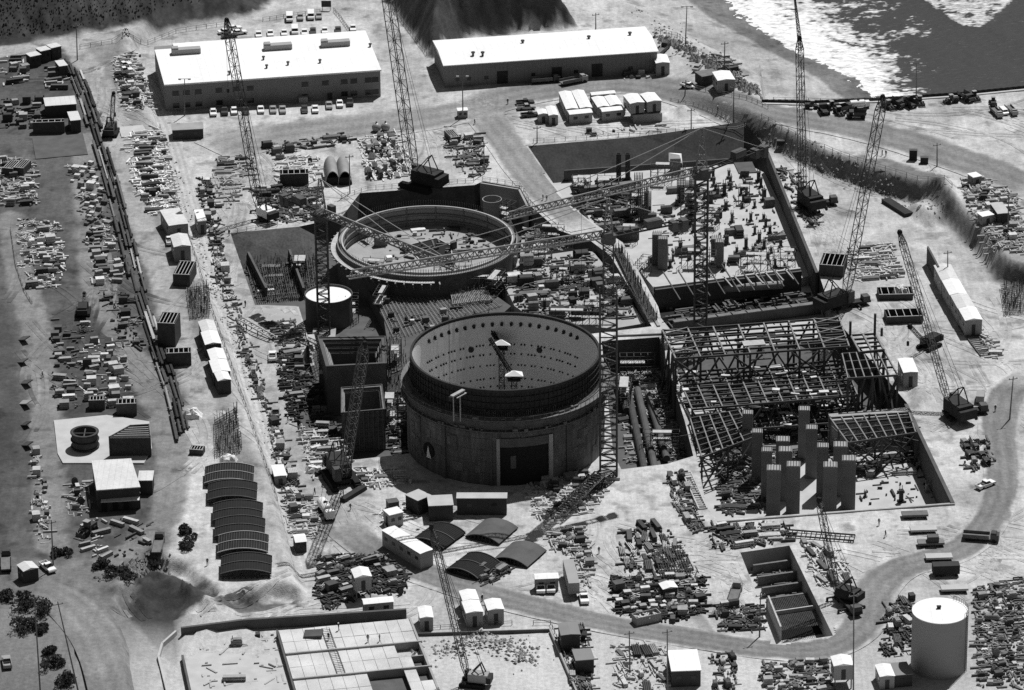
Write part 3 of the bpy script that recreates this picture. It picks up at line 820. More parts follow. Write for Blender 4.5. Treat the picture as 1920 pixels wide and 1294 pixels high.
def inner_crane(px, py, z, bx, by, bz, label):
    p = P(px, py, z)
    t = thing('derrick', label, 'derrick', (p.x, p.y, 0.03), 0, None)
    q = MB(); q.lattice((0, 0, 0), (0, 0, z - .6), 1.3, 1.3, int(z / 1.5), .14, .1); q.build('mast', 'dark_steel', t)
    q = MB(); q.box((0, 0, z - .5), (3.2, 2.4, .3)); q.box((.3, .2, z + .3), (1.6, 1.4, 1.2)); q.build('turntable', 'dark_steel', t)
    q = MB(); q.add([(-2.3, -1.3, z + .9), (2.3, -1.2, z + .8), (2.0, 1.4, z + .9), (-1.8, 1.5, z + 1.0), (0, 0, z + 1.9)], [(0, 1, 4), (1, 2, 4), (2, 3, 4), (3, 0, 4)]); q.build('canopy', 'canvas', t)
    e = atY(bx, by, p.y + bz) - Vector((p.x, p.y, 0))
    q = MB(); q.lattice((0, 0, z), e, .7, .5, 10, .22, .14); q.build('boom', 'black', t)
inner_crane(940, 650, 17, 903, 590, 7, 'small dark derrick with a white canopy, upper of two inside the open shell')
inner_crane(964, 708, 12, 918, 634, 5, 'small dark derrick with a white canopy, lower of two inside the open shell')

def ring():
    rc = P(801, 447, 4.0); RI = 22.9; RO = 24.3
    t = thing('containment_ring', 'low round containment wall under construction, ring with pale rim in the rear pit', 'containment', (rc.x, rc.y, -7))
    z1 = 11.0
    KM = mat('ring_forms', .22, .8, .25, .2, stripe=((0, 0, 1), .5, .55, .1))
    b = MB(); b.lathe([(RO, 0), (RO, z1 - .6), (RI, z1 - .6), (RI, 0)], 128); b.build('concrete_wall', KM, t)
    b = MB(); b.lathe([(RO + .02, 0), (RO + .06, 0), (RO + .06, z1 - .9), (RO + .02, z1 - .9)], 128); b.build('outer_forms', 'rebar', t)
    b = MB(); b.lathe([(RI + .25, z1 - .7), (RI + .25, z1), (RI - .1, z1), (RI - .1, z1 - .7)], 128); b.build('rim_ring', 'concrete_pale', t)
    b = MB(); b.lathe([(.0, 5.2), (RI - .02, 5.2)], 96, close=False); b.build('inner_floor', 'concrete', t)
    b = MB()
    for i in range(220):
        a = i * math.pi / 110; b.bar((RO * .985 * math.cos(a), RO * .985 * math.sin(a), z1 - .7), (RO * .985 * math.cos(a), RO * .985 * math.sin(a), z1 + 1.2), .09)
    b.build('rebar_cage', 'rebar', t)
    b = MB()
    for i in range(18):
        a = R(20 * i + 5)
        b.box(((RI - .08) * math.cos(a), (RI - .08) * math.sin(a), 8.2), (.25, .35, 5.2), a)
    for z in (6.6, 8.4): b.lathe([(RI - .35, z), (RI - .01, z), (RI - .01, z + .35), (RI - .35, z + .35)], 96)
    b.build('form_ribs', 'wood_dark', t)
    for i in range(26):
        a = R(148 + i * 5.2)
        b = MB(); b.box(((RO + 1.1) * math.cos(a), (RO + 1.1) * math.sin(a), z1 - 2.2), (2.4, .35, .25), a); b.bar(((RO + 2.1) * math.cos(a), (RO + 2.1) * math.sin(a), z1 - 2.1), ((RO + .1) * math.cos(a), (RO + .1) * math.sin(a), z1 - 4.5), .16)
        b.build('bracket', 'steel_pale', t)
    b = MB(); b.lathe([(RO + .1, z1 - 2.0), (RO + 1.7, z1 - 2.0), (RO + 1.7, z1 - 1.9), (RO + .1, z1 - 1.9)], 80, R(140), R(275)); b.build('walkway', 'wood', t)
    # sunk square pit in its floor and things standing on it
    def on(px, py, z=-1.8):
        p = P(px, py, z); return p
    q = MB(); pts = [on(762, 462), (on(818, 448)), on(846, 462), on(848, 486), on(790, 492)]
    q.prism([(p.x - rc.x, p.y - rc.y) for p in pts], 5.21, 5.26); q.build('floor_opening', 'black', t)
    q = MB()
    for a, b_ in zip(pts, pts[1:] + pts[:1]): q.bar((a.x - rc.x, a.y - rc.y, 5.4), (b_.x - rc.x, b_.y - rc.y, 5.4), .25)
    q.build('opening_kerb', 'concrete_pale', t)
    return rc
RC = ring()

def on_ring(px, py): return P(px, py, -1.8)
for i, (a, b, h, m, lab) in enumerate([((771, 434), (797, 431), .5, 'mixed_pale', 'flat pale panel lying at the back of the ring floor'), ((725, 489), (735, 488), 1.2, 'canvas', 'white crate near the front wall of the ring floor'),
        ((838, 430), (862, 431), .7, 'mixed_dark', 'dark beam lying by the rear wall of the ring'), ((703, 462), (725, 459), 2.6, 'wood_dark', 'dark boxy form standing on the left of the ring floor'),
        ((848, 466), (853, 468), 2.2, 'mixed_dark', 'dark post block right of the sunk opening'), ((878, 450), (883, 450), 1.8, 'mixed_dark', 'small dark cabinet right of centre on the ring floor')]):
    p, q = on_ring(*a), on_ring(*b); c = (p + q) / 2
    o = MB().box((0, 0, h / 2), ((q - p).length, 1.6, h)).build('formwork_block', m); o.location = c; o.rotation_euler.z = ang(p, q); tag(o, lab, 'formwork', 'blocks on the ring floor')

# open white-floored tank and the vertical tank in the alcove, storage tank at lower right
def tanks():
    c = P(616, 551, 1.0); r = 6.2
    t = thing('round_tank', 'wide squat round tank with a white top behind the square concrete block', 'tank', (c.x, c.y, -7))
    b = MB(); b.lathe([(r, 0), (r, 8.0), (r - .12, 8.0), (r - .12, 0)], 64); b.build('shell', 'concrete_dark', t)
    b = MB(); b.lathe([(0, 7.7), (r - .13, 7.5)], 64, close=False); b.build('top', 'white_roof', t)
    b = MB(); b.lathe([(r + .15, 7.85), (r + .15, 8.1), (r - .1, 8.1), (r - .1, 7.85)], 64); b.build('rim', 'steel', t)
    c = P(923, 412, -7); r = 2.6
    t = thing('vertical_cylinder', 'grey upright steel cylinder in the concrete alcove behind the ring', 'cylinder', (c.x, c.y, -7))
    b = MB(); b.lathe([(r, 0), (r, 6.2), (r - .08, 6.2), (r - .08, 0)], 40); b.build('shell', 'wall_pale', t)
    b = MB(); b.lathe([(r + .1, 6.0), (r + .1, 6.25), (r - .06, 6.25), (r - .06, 6.0)], 40); b.build('rim', 'steel_pale', t)
    c = P(1763, 1246); r = 6.15; c.z = float(terrain(c.x, c.y)); h = 14.0
    top = P(1763, 1145, h + c.z); h = 14.0
    t = thing('storage_tank', 'tall pale cylindrical storage tank with a white lid beside the bottom road', 'tank', (top.x, top.y, c.z))
    b = MB(); b.lathe([(r, -.2), (r, h), (r - .1, h), (r - .1, -.2)], 96); b.build('shell', mat('tank_paint', .24, .6, .05, .2, stripe=((0, 0, 1), .42, .94, .03)), t)
    b = MB(); b.lathe([(0, h + .5), (r + .08, h + .02), (r + .08, h - .15)], 96, close=False); b.build('lid', 'white_roof', t)
    b = MB(); b.cyl((-.3, .2, h + .3), .45, .6, 10); b.box((-.3, .2, h + 1.0), (1.0, .7, .15)); b.build('vent', 'dark_steel', t)
    b = MB()
    for i in range(28):
        z = .3 + i * .5; b.bar((5.55, -2.95, z), (5.95, -2.35, z), .06)
    b.bar((5.55, -2.95, 0), (5.55, -2.95, h + .9), .08); b.bar((5.95, -2.35, 0), (5.95, -2.35, h + .9), .08); b.build('ladder', 'steel', t)
    b = MB()
    for i in range(14):
        a = R(-35 + i * 7); b.bar((r * math.cos(a), r * math.sin(a), h), (r * math.cos(a), r * math.sin(a), h + 1), .06)
    b.lathe([(r - .03, h + .95), (r + .03, h + .95), (r + .03, h + 1.02), (r - .03, h + 1.02)], 20, R(-35), R(56)); b.build('handrail', 'steel', t)
tanks()

# square concrete block left of the shell (open top, stepped rim) and the ribbed one in front
def block(name, lab, quad, ztop, zbot, m, thick, steps=1, ribs=0):
    pts = [P(x, y, ztop) for x, y in quad]   # bl, br, fr, fl  of the top
    c = sum(pts, Vector()) / 4
    t = thing(name, lab, 'building shell', (c.x, c.y, zbot))
    loc = [Vector((p.x - c.x, p.y - c.y)) for p in pts]
    H = ztop - zbot
    def shell(f0, f1, z0, z1, nm, mm):
        b = MB()
        for i in range(4):
            j = (i + 1) % 4
            a, d, e, g = loc[i] * f0, loc[j] * f0, loc[j] * f1, loc[i] * f1
            b.prism([a, d, e, g], z0, z1)
        return b.build(nm, mm, t)
    f = 1.0
    shell(1.0, 1 - thick, 0, H, 'wall', m)
    shell(1.02, .985, H - .1, H + .25, 'rim', 'steel')
    for s in range(steps):
        g = 1 - thick - .012 - .075 * s
        shell(g, g - .05, 0, H - .9 - 1.1 * s, 'inner_wall', m)
        shell(g + .004, g - .016, H - .8 - 1.1 * s, H - .6 - 1.1 * s, 'ledge', 'steel_pale')
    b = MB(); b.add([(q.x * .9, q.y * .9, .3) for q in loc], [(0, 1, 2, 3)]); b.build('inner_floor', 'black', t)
    if ribs:
        a, d = loc[3], loc[2]
        n = (d - a).normalized(); o = Vector((n.y, -n.x))
        b = MB()
        for i in range(ribs):
            q = a + (d - a) * ((i + .5) / ribs) + o * .18
            b.box((q.x, q.y, H * .5), (.35, .3, H * .98), math.atan2(n.y, n.x))
        for z in np.arange(1, H, 1.3):
            q = (a + d) / 2 + o * .1; b.box((q.x, q.y, z), ((d - a).length * .98, .12, .18), math.atan2(n.y, n.x))
        b.build('form_ribs', 'wood_dark', t)
    return t, c
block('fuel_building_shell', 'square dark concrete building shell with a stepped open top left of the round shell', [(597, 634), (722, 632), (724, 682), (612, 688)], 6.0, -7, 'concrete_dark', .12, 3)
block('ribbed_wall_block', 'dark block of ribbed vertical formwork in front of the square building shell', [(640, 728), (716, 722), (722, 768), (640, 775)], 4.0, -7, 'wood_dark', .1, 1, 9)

# concrete alcove walls and retaining walls round the pits
def wall_run(name, lab, cat, pts, z0, z1, th, m, group=None):
    w = [P(x, y, z1) for x, y in pts]
    o0 = w[0]; b = MB()
    for a, c in zip(w[:-1], w[1:]):
        d = (c - a); n = Vector((-d.y, d.x, 0)).normalized() * th
        b.prism([(a.x - o0.x, a.y - o0.y), (c.x - o0.x, c.y - o0.y), (c.x + n.x - o0.x, c.y + n.y - o0.y), (a.x + n.x - o0.x, a.y + n.y - o0.y)], z0 - z1, 0)
    o = b.build(name, m); o.location = (o0.x, o0.y, z1)
    return tag(o, lab, cat, group)
wall_run('retaining_wall', 'smooth grey concrete alcove wall behind the upright cylinder', 'wall', [(902, 342), (975, 354), (991, 386)], -7, .5, -.6, 'concrete')
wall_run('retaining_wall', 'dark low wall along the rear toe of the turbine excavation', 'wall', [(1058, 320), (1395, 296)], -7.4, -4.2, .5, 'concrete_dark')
wall_run('retaining_wall', 'dark wall along the left edge of the rear turbine floor', 'wall', [(1108, 438), (1165, 478), (1238, 610)], -7.3, .35, -.8, 'concrete')
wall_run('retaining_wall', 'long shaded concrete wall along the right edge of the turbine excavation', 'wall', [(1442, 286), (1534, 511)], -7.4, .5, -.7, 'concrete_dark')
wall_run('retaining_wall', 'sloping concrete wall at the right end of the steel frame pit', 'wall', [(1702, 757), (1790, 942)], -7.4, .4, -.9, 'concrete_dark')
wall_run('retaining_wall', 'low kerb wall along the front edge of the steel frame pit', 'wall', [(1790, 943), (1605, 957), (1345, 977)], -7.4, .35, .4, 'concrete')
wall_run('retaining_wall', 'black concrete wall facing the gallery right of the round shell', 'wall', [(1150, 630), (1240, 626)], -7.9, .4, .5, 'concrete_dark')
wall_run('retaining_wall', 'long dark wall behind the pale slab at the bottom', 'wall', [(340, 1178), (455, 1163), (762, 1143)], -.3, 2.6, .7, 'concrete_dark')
wall_run('retaining_wall', 'thin wall at the left end of the pale slab', 'wall', [(340, 1228), (362, 1330)], -.3, 1.6, .5, 'concrete_dark')
wall_run('retaining_wall', 'curved concrete kerb wall left of the pale slab', 'wall', [(328, 1182), (302, 1205), (295, 1230), (303, 1262), (315, 1310)], -.3, 1.2, .5, 'concrete_pale')
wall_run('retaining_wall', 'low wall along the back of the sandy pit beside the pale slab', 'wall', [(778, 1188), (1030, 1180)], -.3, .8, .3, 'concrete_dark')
wall_run('retaining_wall', 'slanting wall at the right of the sandy pit beside the pale slab', 'wall', [(1030, 1180), (1090, 1320)], -.3, .9, .4, 'concrete')
wall_run('retaining_wall', 'dark tapered wing wall behind the row of joined white huts', 'wall', [(1738, 462), (1758, 500)], -.3, 5, .5, 'concrete_dark')

def slab_mesh(name, lab, pts, z0, z1, m, cat='slab', group=None):
    w = [P(x, y, z1) for x, y in pts]; o0 = w[0]
    o = MB().prism([(p.x - o0.x, p.y - o0.y) for p in w], z0 - z1, 0).build(name, m); o.location = (o0.x, o0.y, z1)
    return tag(o, lab, cat, group)
slab_mesh('floor_slab', 'pale cluttered concrete slab right of the ring and behind the round shell', [(925, 492), (1078, 470), (1112, 472), (1152, 520), (1210, 606), (1150, 616), (1008, 604), (965, 574)], -7, -2.0, 'dirt')
slab_mesh('floor_slab', 'bright concrete mat of the rear turbine floor', [(1072, 330), (1398, 306), (1445, 330), (1528, 515), (1500, 522), (1236, 552), (1168, 470), (1110, 425)], -7.45, ZR, 'concrete_pale')
slab_mesh('floor_slab', 'narrow upper concrete slab between ring and turbine floor', [(980, 425), (1040, 440), (1085, 462), (975, 480)], -7, -3.5, 'concrete')
slab_mesh('floor_slab', 'dark rebar covered slab between ring and round shell', [(688, 540), (880, 520), (958, 574), (940, 590), (800, 640), (760, 690), (735, 700), (720, 600)], -7, -3.0, 'concrete_dark')
slab_mesh('floor_slab', 'light dirt shelf in the left corner of the rear pit', [(487, 572), (556, 574), (578, 640), (550, 690), (520, 640)], -7, .04, 'dirt')
# ------------------------------------------------------------------ tower cranes
def tower_crane(label, base_px, base_z, slew_px, apex_px, jib_px, cj_px, mw, lower=None, tie_px=(.55, .97), jw=1.5):
    """mast from base up to the slewing ring; jib and counter jib level at the ring's height"""
    b = P(base_px[0], base_px[1], base_z)
    s = atY(slew_px[0], slew_px[1], b.y); zs = s.z
    t = thing('tower_crane', label, 'tower crane', b)
    H = zs - base_z
    q = MB()
    if lower:
        hl = atY(lower[0], lower[1], b.y).z - base_z
        q.lattice((0, 0, 0), (0, 0, hl), lower[2], lower[2], int(hl / 1.6), .3, .2); q.lattice((0, 0, hl), (0, 0, H - 1), mw, mw, int((H - hl) / 1.5), .22, .14)
    else:
        q.lattice((0, 0, 0), (0, 0, H - 1), mw, mw, int(H / 1.6), .32, .2)
    q.build('mast', 'steel', t)
    q = MB(); q.box((0, 0, .35), (mw + 3, mw + 3, .7)); q.build('footing', 'concrete', t)
    j = P(jib_px[0], jib_px[1], zs) - b; c = P(cj_px[0], cj_px[1], zs) - b
    jd = Vector((j.x, j.y, 0)).normalized(); jl = math.hypot(j.x, j.y); rz = math.atan2(jd.y, jd.x)
    cd_ = Vector((c.x, c.y, 0)); cl = cd_.length; cdn = cd_.normalized()
    q = MB(); q.cyl((0, 0, H - 1.1), mw * .75, 1.4, 12); q.box((0, 0, H + .6), (mw * 1.3, mw * 1.3, .8), rz)
    sl_ = q.build('slewing_ring', 'steel', t)
    q = MB(); off = Vector((-jd.y, jd.x, 0)) * (mw * .7 + .6) + jd * 1.2
    q.box((off.x, off.y, H + 1.4), (2.0, 1.4, 2.0), rz); q.build('cab', 'steel', sl_)
    ap = atY(apex_px[0], apex_px[1], b.y); ha = ap.z - base_z
    q = MB(); q.lattice((0, 0, H + 1), (0, 0, ha), mw * .9, .5, 5, .22, .13); q.build('apex_tower', 'jib_steel', t)
    q = MB(); n = int(jl / 1.9); z0 = H + .4
    side = Vector((-jd.y, jd.x, 0)) * jw / 2
    top = lambda d: jd * d + Vector((0, 0, z0 + 1.7))
    bl = lambda d, s_: jd * d + side * s_ + Vector((0, 0, z0))
    q.bar(top(1.5), top(jl - 1), .34); q.bar(bl(1, 1), bl(jl, 1), .3); q.bar(bl(1, -1), bl(jl, -1), .3)
    for i in range(n):
        d0, d1 = 1 + (jl - 1.5) * i / n, 1 + (jl - 1.5) * (i + 1) / n; dm = (d0 + d1) / 2
        for s_ in (-1, 1):
            q.tube(bl(d0, s_), top(dm), .12, 3, cap=False); q.tube(top(dm), bl(d1, s_), .12, 3, cap=False)
        q.tube(bl(d0, 1), bl(d0, -1), .07, 3, cap=False); q.tube(bl(d0, 1), bl(d1, -1), .06, 3, cap=False)
    q.build('jib', 'jib_steel', t)
    q = MB(); sd = Vector((-cdn.y, cdn.x, 0)) * .9
    for s_ in (-1, 1): q.bar(Vector((0, 0, z0)) + sd * s_, cdn * cl + sd * s_ + Vector((0, 0, z0)), .35)
    m = int(cl / 2)
    for i in range(m): q.bar(cdn * (cl * i / m) + sd + Vector((0, 0, z0)), cdn * (cl * i / m) - sd + Vector((0, 0, z0)), .25)
    cj = q.build('counter_jib', 'dark_steel', t)
    q = MB(); e = cdn * (cl * .93); q.box((e.x, e.y, z0 - 1.0), (1.6, 2.2, 3.0), math.atan2(cdn.y, cdn.x)); e = cdn * (cl * .8); q.box((e.x, e.y, z0 - .7), (1.4, 2.2, 2.4), math.atan2(cdn.y, cdn.x)); q.build('counterweight', 'concrete_dark', cj)
    q = MB(); e = cdn * (cl * .55); q.box((e.x, e.y, z0 + 1.1), (4.0, 2.0, 1.8), math.atan2(cdn.y, cdn.x)); q.build('winch_house', 'steel', cj)
    for f in tie_px:
        q = MB(); q.tube((0, 0, ha), top(jl * f), .1, 5); q.build('tie_bar', 'paint_grey', t)
    q = MB(); q.tube((0, 0, ha), cdn * (cl * .9) + Vector((0, 0, z0 + .2)), .08, 5); q.build('tie_bar', 'paint_grey', t)
    q = MB(); e = jd * (jl * .62); q.box((e.x, e.y, z0 - .2), (1.8, jw + .4, .5), rz); tr = q.build('trolley', 'dark_steel', t)
    q = MB(); q.tube((e.x, e.y, z0 - .3), (e.x, e.y, H * .45), .04, 4); q.build('hoist_rope', 'black', tr)
    q = MB(); q.box((e.x, e.y, H * .45 - .5), (.6, .6, 1.1), rz); q.build('hook_block', 'dark_steel', tr)
    return t
tower_crane('dark lattice tower crane beside the white-topped tank, jib pointing over the ring', (608, 628), -6, (607, 404), (603, 335), (858, 510), (528, 368), 3.0)
tower_crane('tallest tower crane, its wide lower mast beside the right of the finished shell', (1141, 892), 0, (1140, 446), (1139, 372), (652, 524), (1292, 415), 2.4, lower=(1140, 545, 4.0))
tower_crane('tower crane rising out of the rear turbine excavation, mast in front of its dark slope', (1313, 640), -7.3, (1315, 325), (1317, 240), (948, 414), (1440, 276), 3.2)

# ------------------------------------------------------------------ crawler and truck cranes
def mobile_crane(label, base_px, tip_px, dY, foot_px=None, bw=1.7, truck=None, size=1.0, body='dark_steel', jibtip=None, pend=True, rope=14, gantry=True, cabm='steel', dz=0.0):
    """lattice boom on a crawler (or truck) body; the tip lies on its pixel's ray, dY metres from the base plane"""
    b = G(*base_px) if dz is None or dz == 0 else P(base_px[0], base_px[1], dz)
    tip = atY(tip_px[0], tip_px[1], b.y + dY) - b
    t = thing('crawler_crane' if truck is None else 'truck_crane', label, 'crane', b)
    hd = math.atan2(tip.y, tip.x) if math.hypot(tip.x, tip.y) > 2 else 0
    e = Vector((math.cos(hd), math.sin(hd), 0)); n = Vector((-e.y, e.x, 0)); s = size
    if truck is None:
        for k in (-1, 1):
            q = MB(); c = n * (1.9 * s * k); q.box((c.x, c.y, .6 * s), (6.2 * s, 1.0 * s, 1.2 * s), hd); q.box((c.x, c.y, .6 * s), (6.9 * s, .95 * s, .6 * s), hd); q.build('track', 'black', t)
        q = MB(); q.box((0, 0, .9 * s), (3.2 * s, 3.0 * s, .7 * s), hd); q.build('carbody', 'dark_steel', t)
        zb = 1.3 * s
    else:
        td = math.atan2(G(*truck).y - b.y, G(*truck).x - b.x); f = Vector((math.cos(td), math.sin(td), 0)); fn = Vector((-f.y, f.x, 0))
        q = MB(); c = f * 3.0; q.box((c.x, c.y, 1.15), (11.5, 2.3, .55), td)
        for k in (-1, 1):
            for d in (-1.5, 5.0):
                o = f * d + fn * 2.2 * k; q.box((o.x, o.y, .75), (.35, 2.2, .3), td); q.cyl((o.x + fn.x * k, o.y + fn.y * k, 0), .3, .7, 8)
        ch = q.build('carrier', 'dark_steel', t)
        c = f * 7.6; q = MB(); q.box((c.x, c.y, 1.9), (2.0, 2.4, 1.5), td, .9); q.build('cab', cabm, ch)
        for k in (-1, 1):
            for d in (-1.6, -.2, 3.6, 5.0, 7.0):
                o = f * d + fn * 1.05 * k; q = MB(); q.tube(o - fn * .22 + Vector((0, 0, .55)), o + fn * .22 + Vector((0, 0, .55)), .55, 12); q.build('wheel', 'rubber', ch)
        zb = 1.5
    q = MB(); c = e * -1.4 * s; q.box((c.x, c.y, zb + 1.25 * s), (5.2 * s, 3.0 * s, 2.3 * s), hd); h_ = q.build('machinery_house', body, t)
    q = MB(); c = e * 1.7 * s - n * 1.2 * s; q.box((c.x, c.y, zb + 1.3 * s), (1.5 * s, 1.1 * s, 2.2 * s), hd); q.build('operator_cab', cabm, h_)
    q = MB(); c = e * -4.3 * s; q.box((c.x, c.y, zb + 1.0 * s), (1.2 * s, 3.4 * s, 1.7 * s), hd); q.build('counterweight', 'dark_steel', h_)
    ft = e * 1.6 * s + Vector((0, 0, zb + .6 * s))
    L = (tip - ft).length; up = n
    q = MB(); k = .08
    a1, a2 = ft.lerp(tip, k), ft.lerp(tip, .93)
    k_ = .7 + .3 * min(1, (bw - 1) / 1.2); q.lattice(ft, a1, bw * .45, bw, 2, .16 * k_, .1 * k_, up=e); q.lattice(a1, a2, bw, bw, max(6, int(L * .85 / (bw * 1.15))), .18 * k_, .1 * k_, up=e); q.lattice(a2, tip, bw, bw * .4, 4, .22 * k_, .14 * k_, up=e)
    bm_ = q.build('boom', 'steel', t)
    q = MB(); q.box(tip, (.9, .7, 1.3), hd); q.tube(tip + n * .5, tip - n * .5, .5, 10); q.build('boom_head', 'black', bm_)
    gp = e * -2.0 * s + Vector((0, 0, zb + (5.2 if gantry else 3.0) * s))
    if gantry:
        q = MB()
        for k in (-1, 1):
            q.bar(e * -3.2 * s + n * k * 1.1 * s + Vector((0, 0, zb + 2 * s)), gp + n * k * .6 * s, .22); q.bar(e * .6 * s + n * k * 1.1 * s + Vector((0, 0, zb + 2 * s)), gp + n * k * .6 * s, .22)
        q.bar(gp + n * .7 * s, gp - n * .7 * s, .25); q.build('gantry', 'dark_steel', t)
    if pend:
        for k in (-1, 1):
            q = MB(); q.tube(gp + n * k * .6, tip + n * k * .4, .045, 4); q.build('pendant_line', 'black', t)
    top = tip
    if jibtip:
        top = atY(jibtip[0], jibtip[1], b.y + dY) - b
        q = MB(); q.lattice(tip, top, .8, .3, 12, .12, .08, up=e); q.build('fly_jib', 'steel', bm_)
    if rope:
        o = top + e * .6; q = MB(); q.tube(o, o - Vector((0, 0, rope)), .035, 4); hr = q.build('hoist_rope', 'black', t)
        q = MB(); q.box(o - Vector((0, 0, rope + .6)), (.5, .5, 1.2), hd); q.build('hook_block', 'dark_steel', hr)
    return t
mobile_crane('tall crawler crane with its boom leaning left in front of the office building end', (790, 352), (722, -45), 6, bw=2.5, size=1.55, rope=0)
mobile_crane('truck crane with white deck at the rear pit corner, boom up over the office roof', (494, 412), (425, 38), 10, bw=1.9, truck=(485, 355), size=1.0, body='paint_white', rope=20)
mobile_crane('truck crane with a slim upright boom between seawall and turbine pit', (1512, 388), (1499, 72), 5, bw=1.6, truck=(1560, 384), size=1.4, jibtip=(1490, -5), rope=0)
mobile_crane('crawler crane on sand by the steel frame, boom leaning right across the embankment', (1572, 578), (1655, 182), 8, bw=1.9, truck=(1625, 570), size=1.4, rope=0)
mobile_crane('dark crawler crane at the right of the steel frame, long boom leaning back left', (1788, 780), (1687, 436), 24, bw=1.4, truck=(1830, 776), size=1.4, rope=0)
mobile_crane('dark crawler crane left of the shell, boom leaning over its own ladder shadow', (640, 905), (684, 645), -22, bw=2.0, size=1.5, rope=0)
mobile_crane('crane at the bottom of the frame with a raised boom beside the sandy pit', (888, 1284), (809, 988), 2, bw=1.25, size=.85, rope=0, body='paint_grey')
mobile_crane('black truck crane parked beside the rebar trench, boom up to the steel pit edge', (1580, 1128), (1536, 938), 4, bw=1.2, truck=(1600, 1150), size=1.0, rope=0)
mobile_crane('small short boom crane between the form frames and the white hut', (1742, 652), (1706, 612), -6, bw=.8, size=.85, rope=4, gantry=False, pend=False)
mobile_crane('small dark derrick crane in the upper left yard beside a concrete plinth', (208, 252), (213, 176), 8, bw=1.0, size=.9, rope=6)
mobile_crane('small mobile crane with a stubby boom on the left yard road', (156, 588), (158, 552), 7, bw=.8, size=.8, rope=0, gantry=False, pend=False)

# ------------------------------------------------------------------ steel frame of the turbine hall
def frame_deck(root, quad, z, nx, ny, wx=.34, wy=.45, skip=(), base=None, floor=None, xb=()):
    c = [P(x, y, z) for x, y in quad]      # tl, tr, br, bl
    pt = lambda u, v: c[0].lerp(c[1], u).lerp(c[3].lerp(c[2], u), v) - root.location
    for j in range(ny + 1):
        q = MB(); a, d = pt(0, j / ny), pt(1, j / ny)
        q.box((a + d) / 2, ((d - a).length, wx, .5), math.atan2(d.y - a.y, d.x - a.x)); q.build('beam', 'frame_steel', root)
    for i in range(nx + 1):
        q = MB(); a, d = pt(i / nx, 0), pt(i / nx, 1); dz = .012 + .001 * i
        a = a + Vector((0, 0, dz)); d = d + Vector((0, 0, dz))
        q.box((a + d) / 2, ((d - a).length, wy, .54), math.atan2(d.y - a.y, d.x - a.x)); q.build('girder', 'frame_steel_pale', root)
    for (i, j) in xb:
        q = MB(); u0, u1, v0, v1 = i / nx, (i + 1) / nx, j / ny, (j + 1) / ny
        q.bar(pt(u0, v0) + Vector((0, 0, .3)), pt(u1, v1) + Vector((0, 0, .3)), .3); q.bar(pt(u1, v0) + Vector((0, 0, .34)), pt(u0, v1) + Vector((0, 0, .34)), .3); q.build('cross_bracing', 'frame_steel_pale', root)
    return pt
M['frame_steel'] = mat('frame_steel', .055, .55, .3, .5)
M['frame_steel_pale'] = mat('frame_steel_pale', .19, .55, .3, .5)
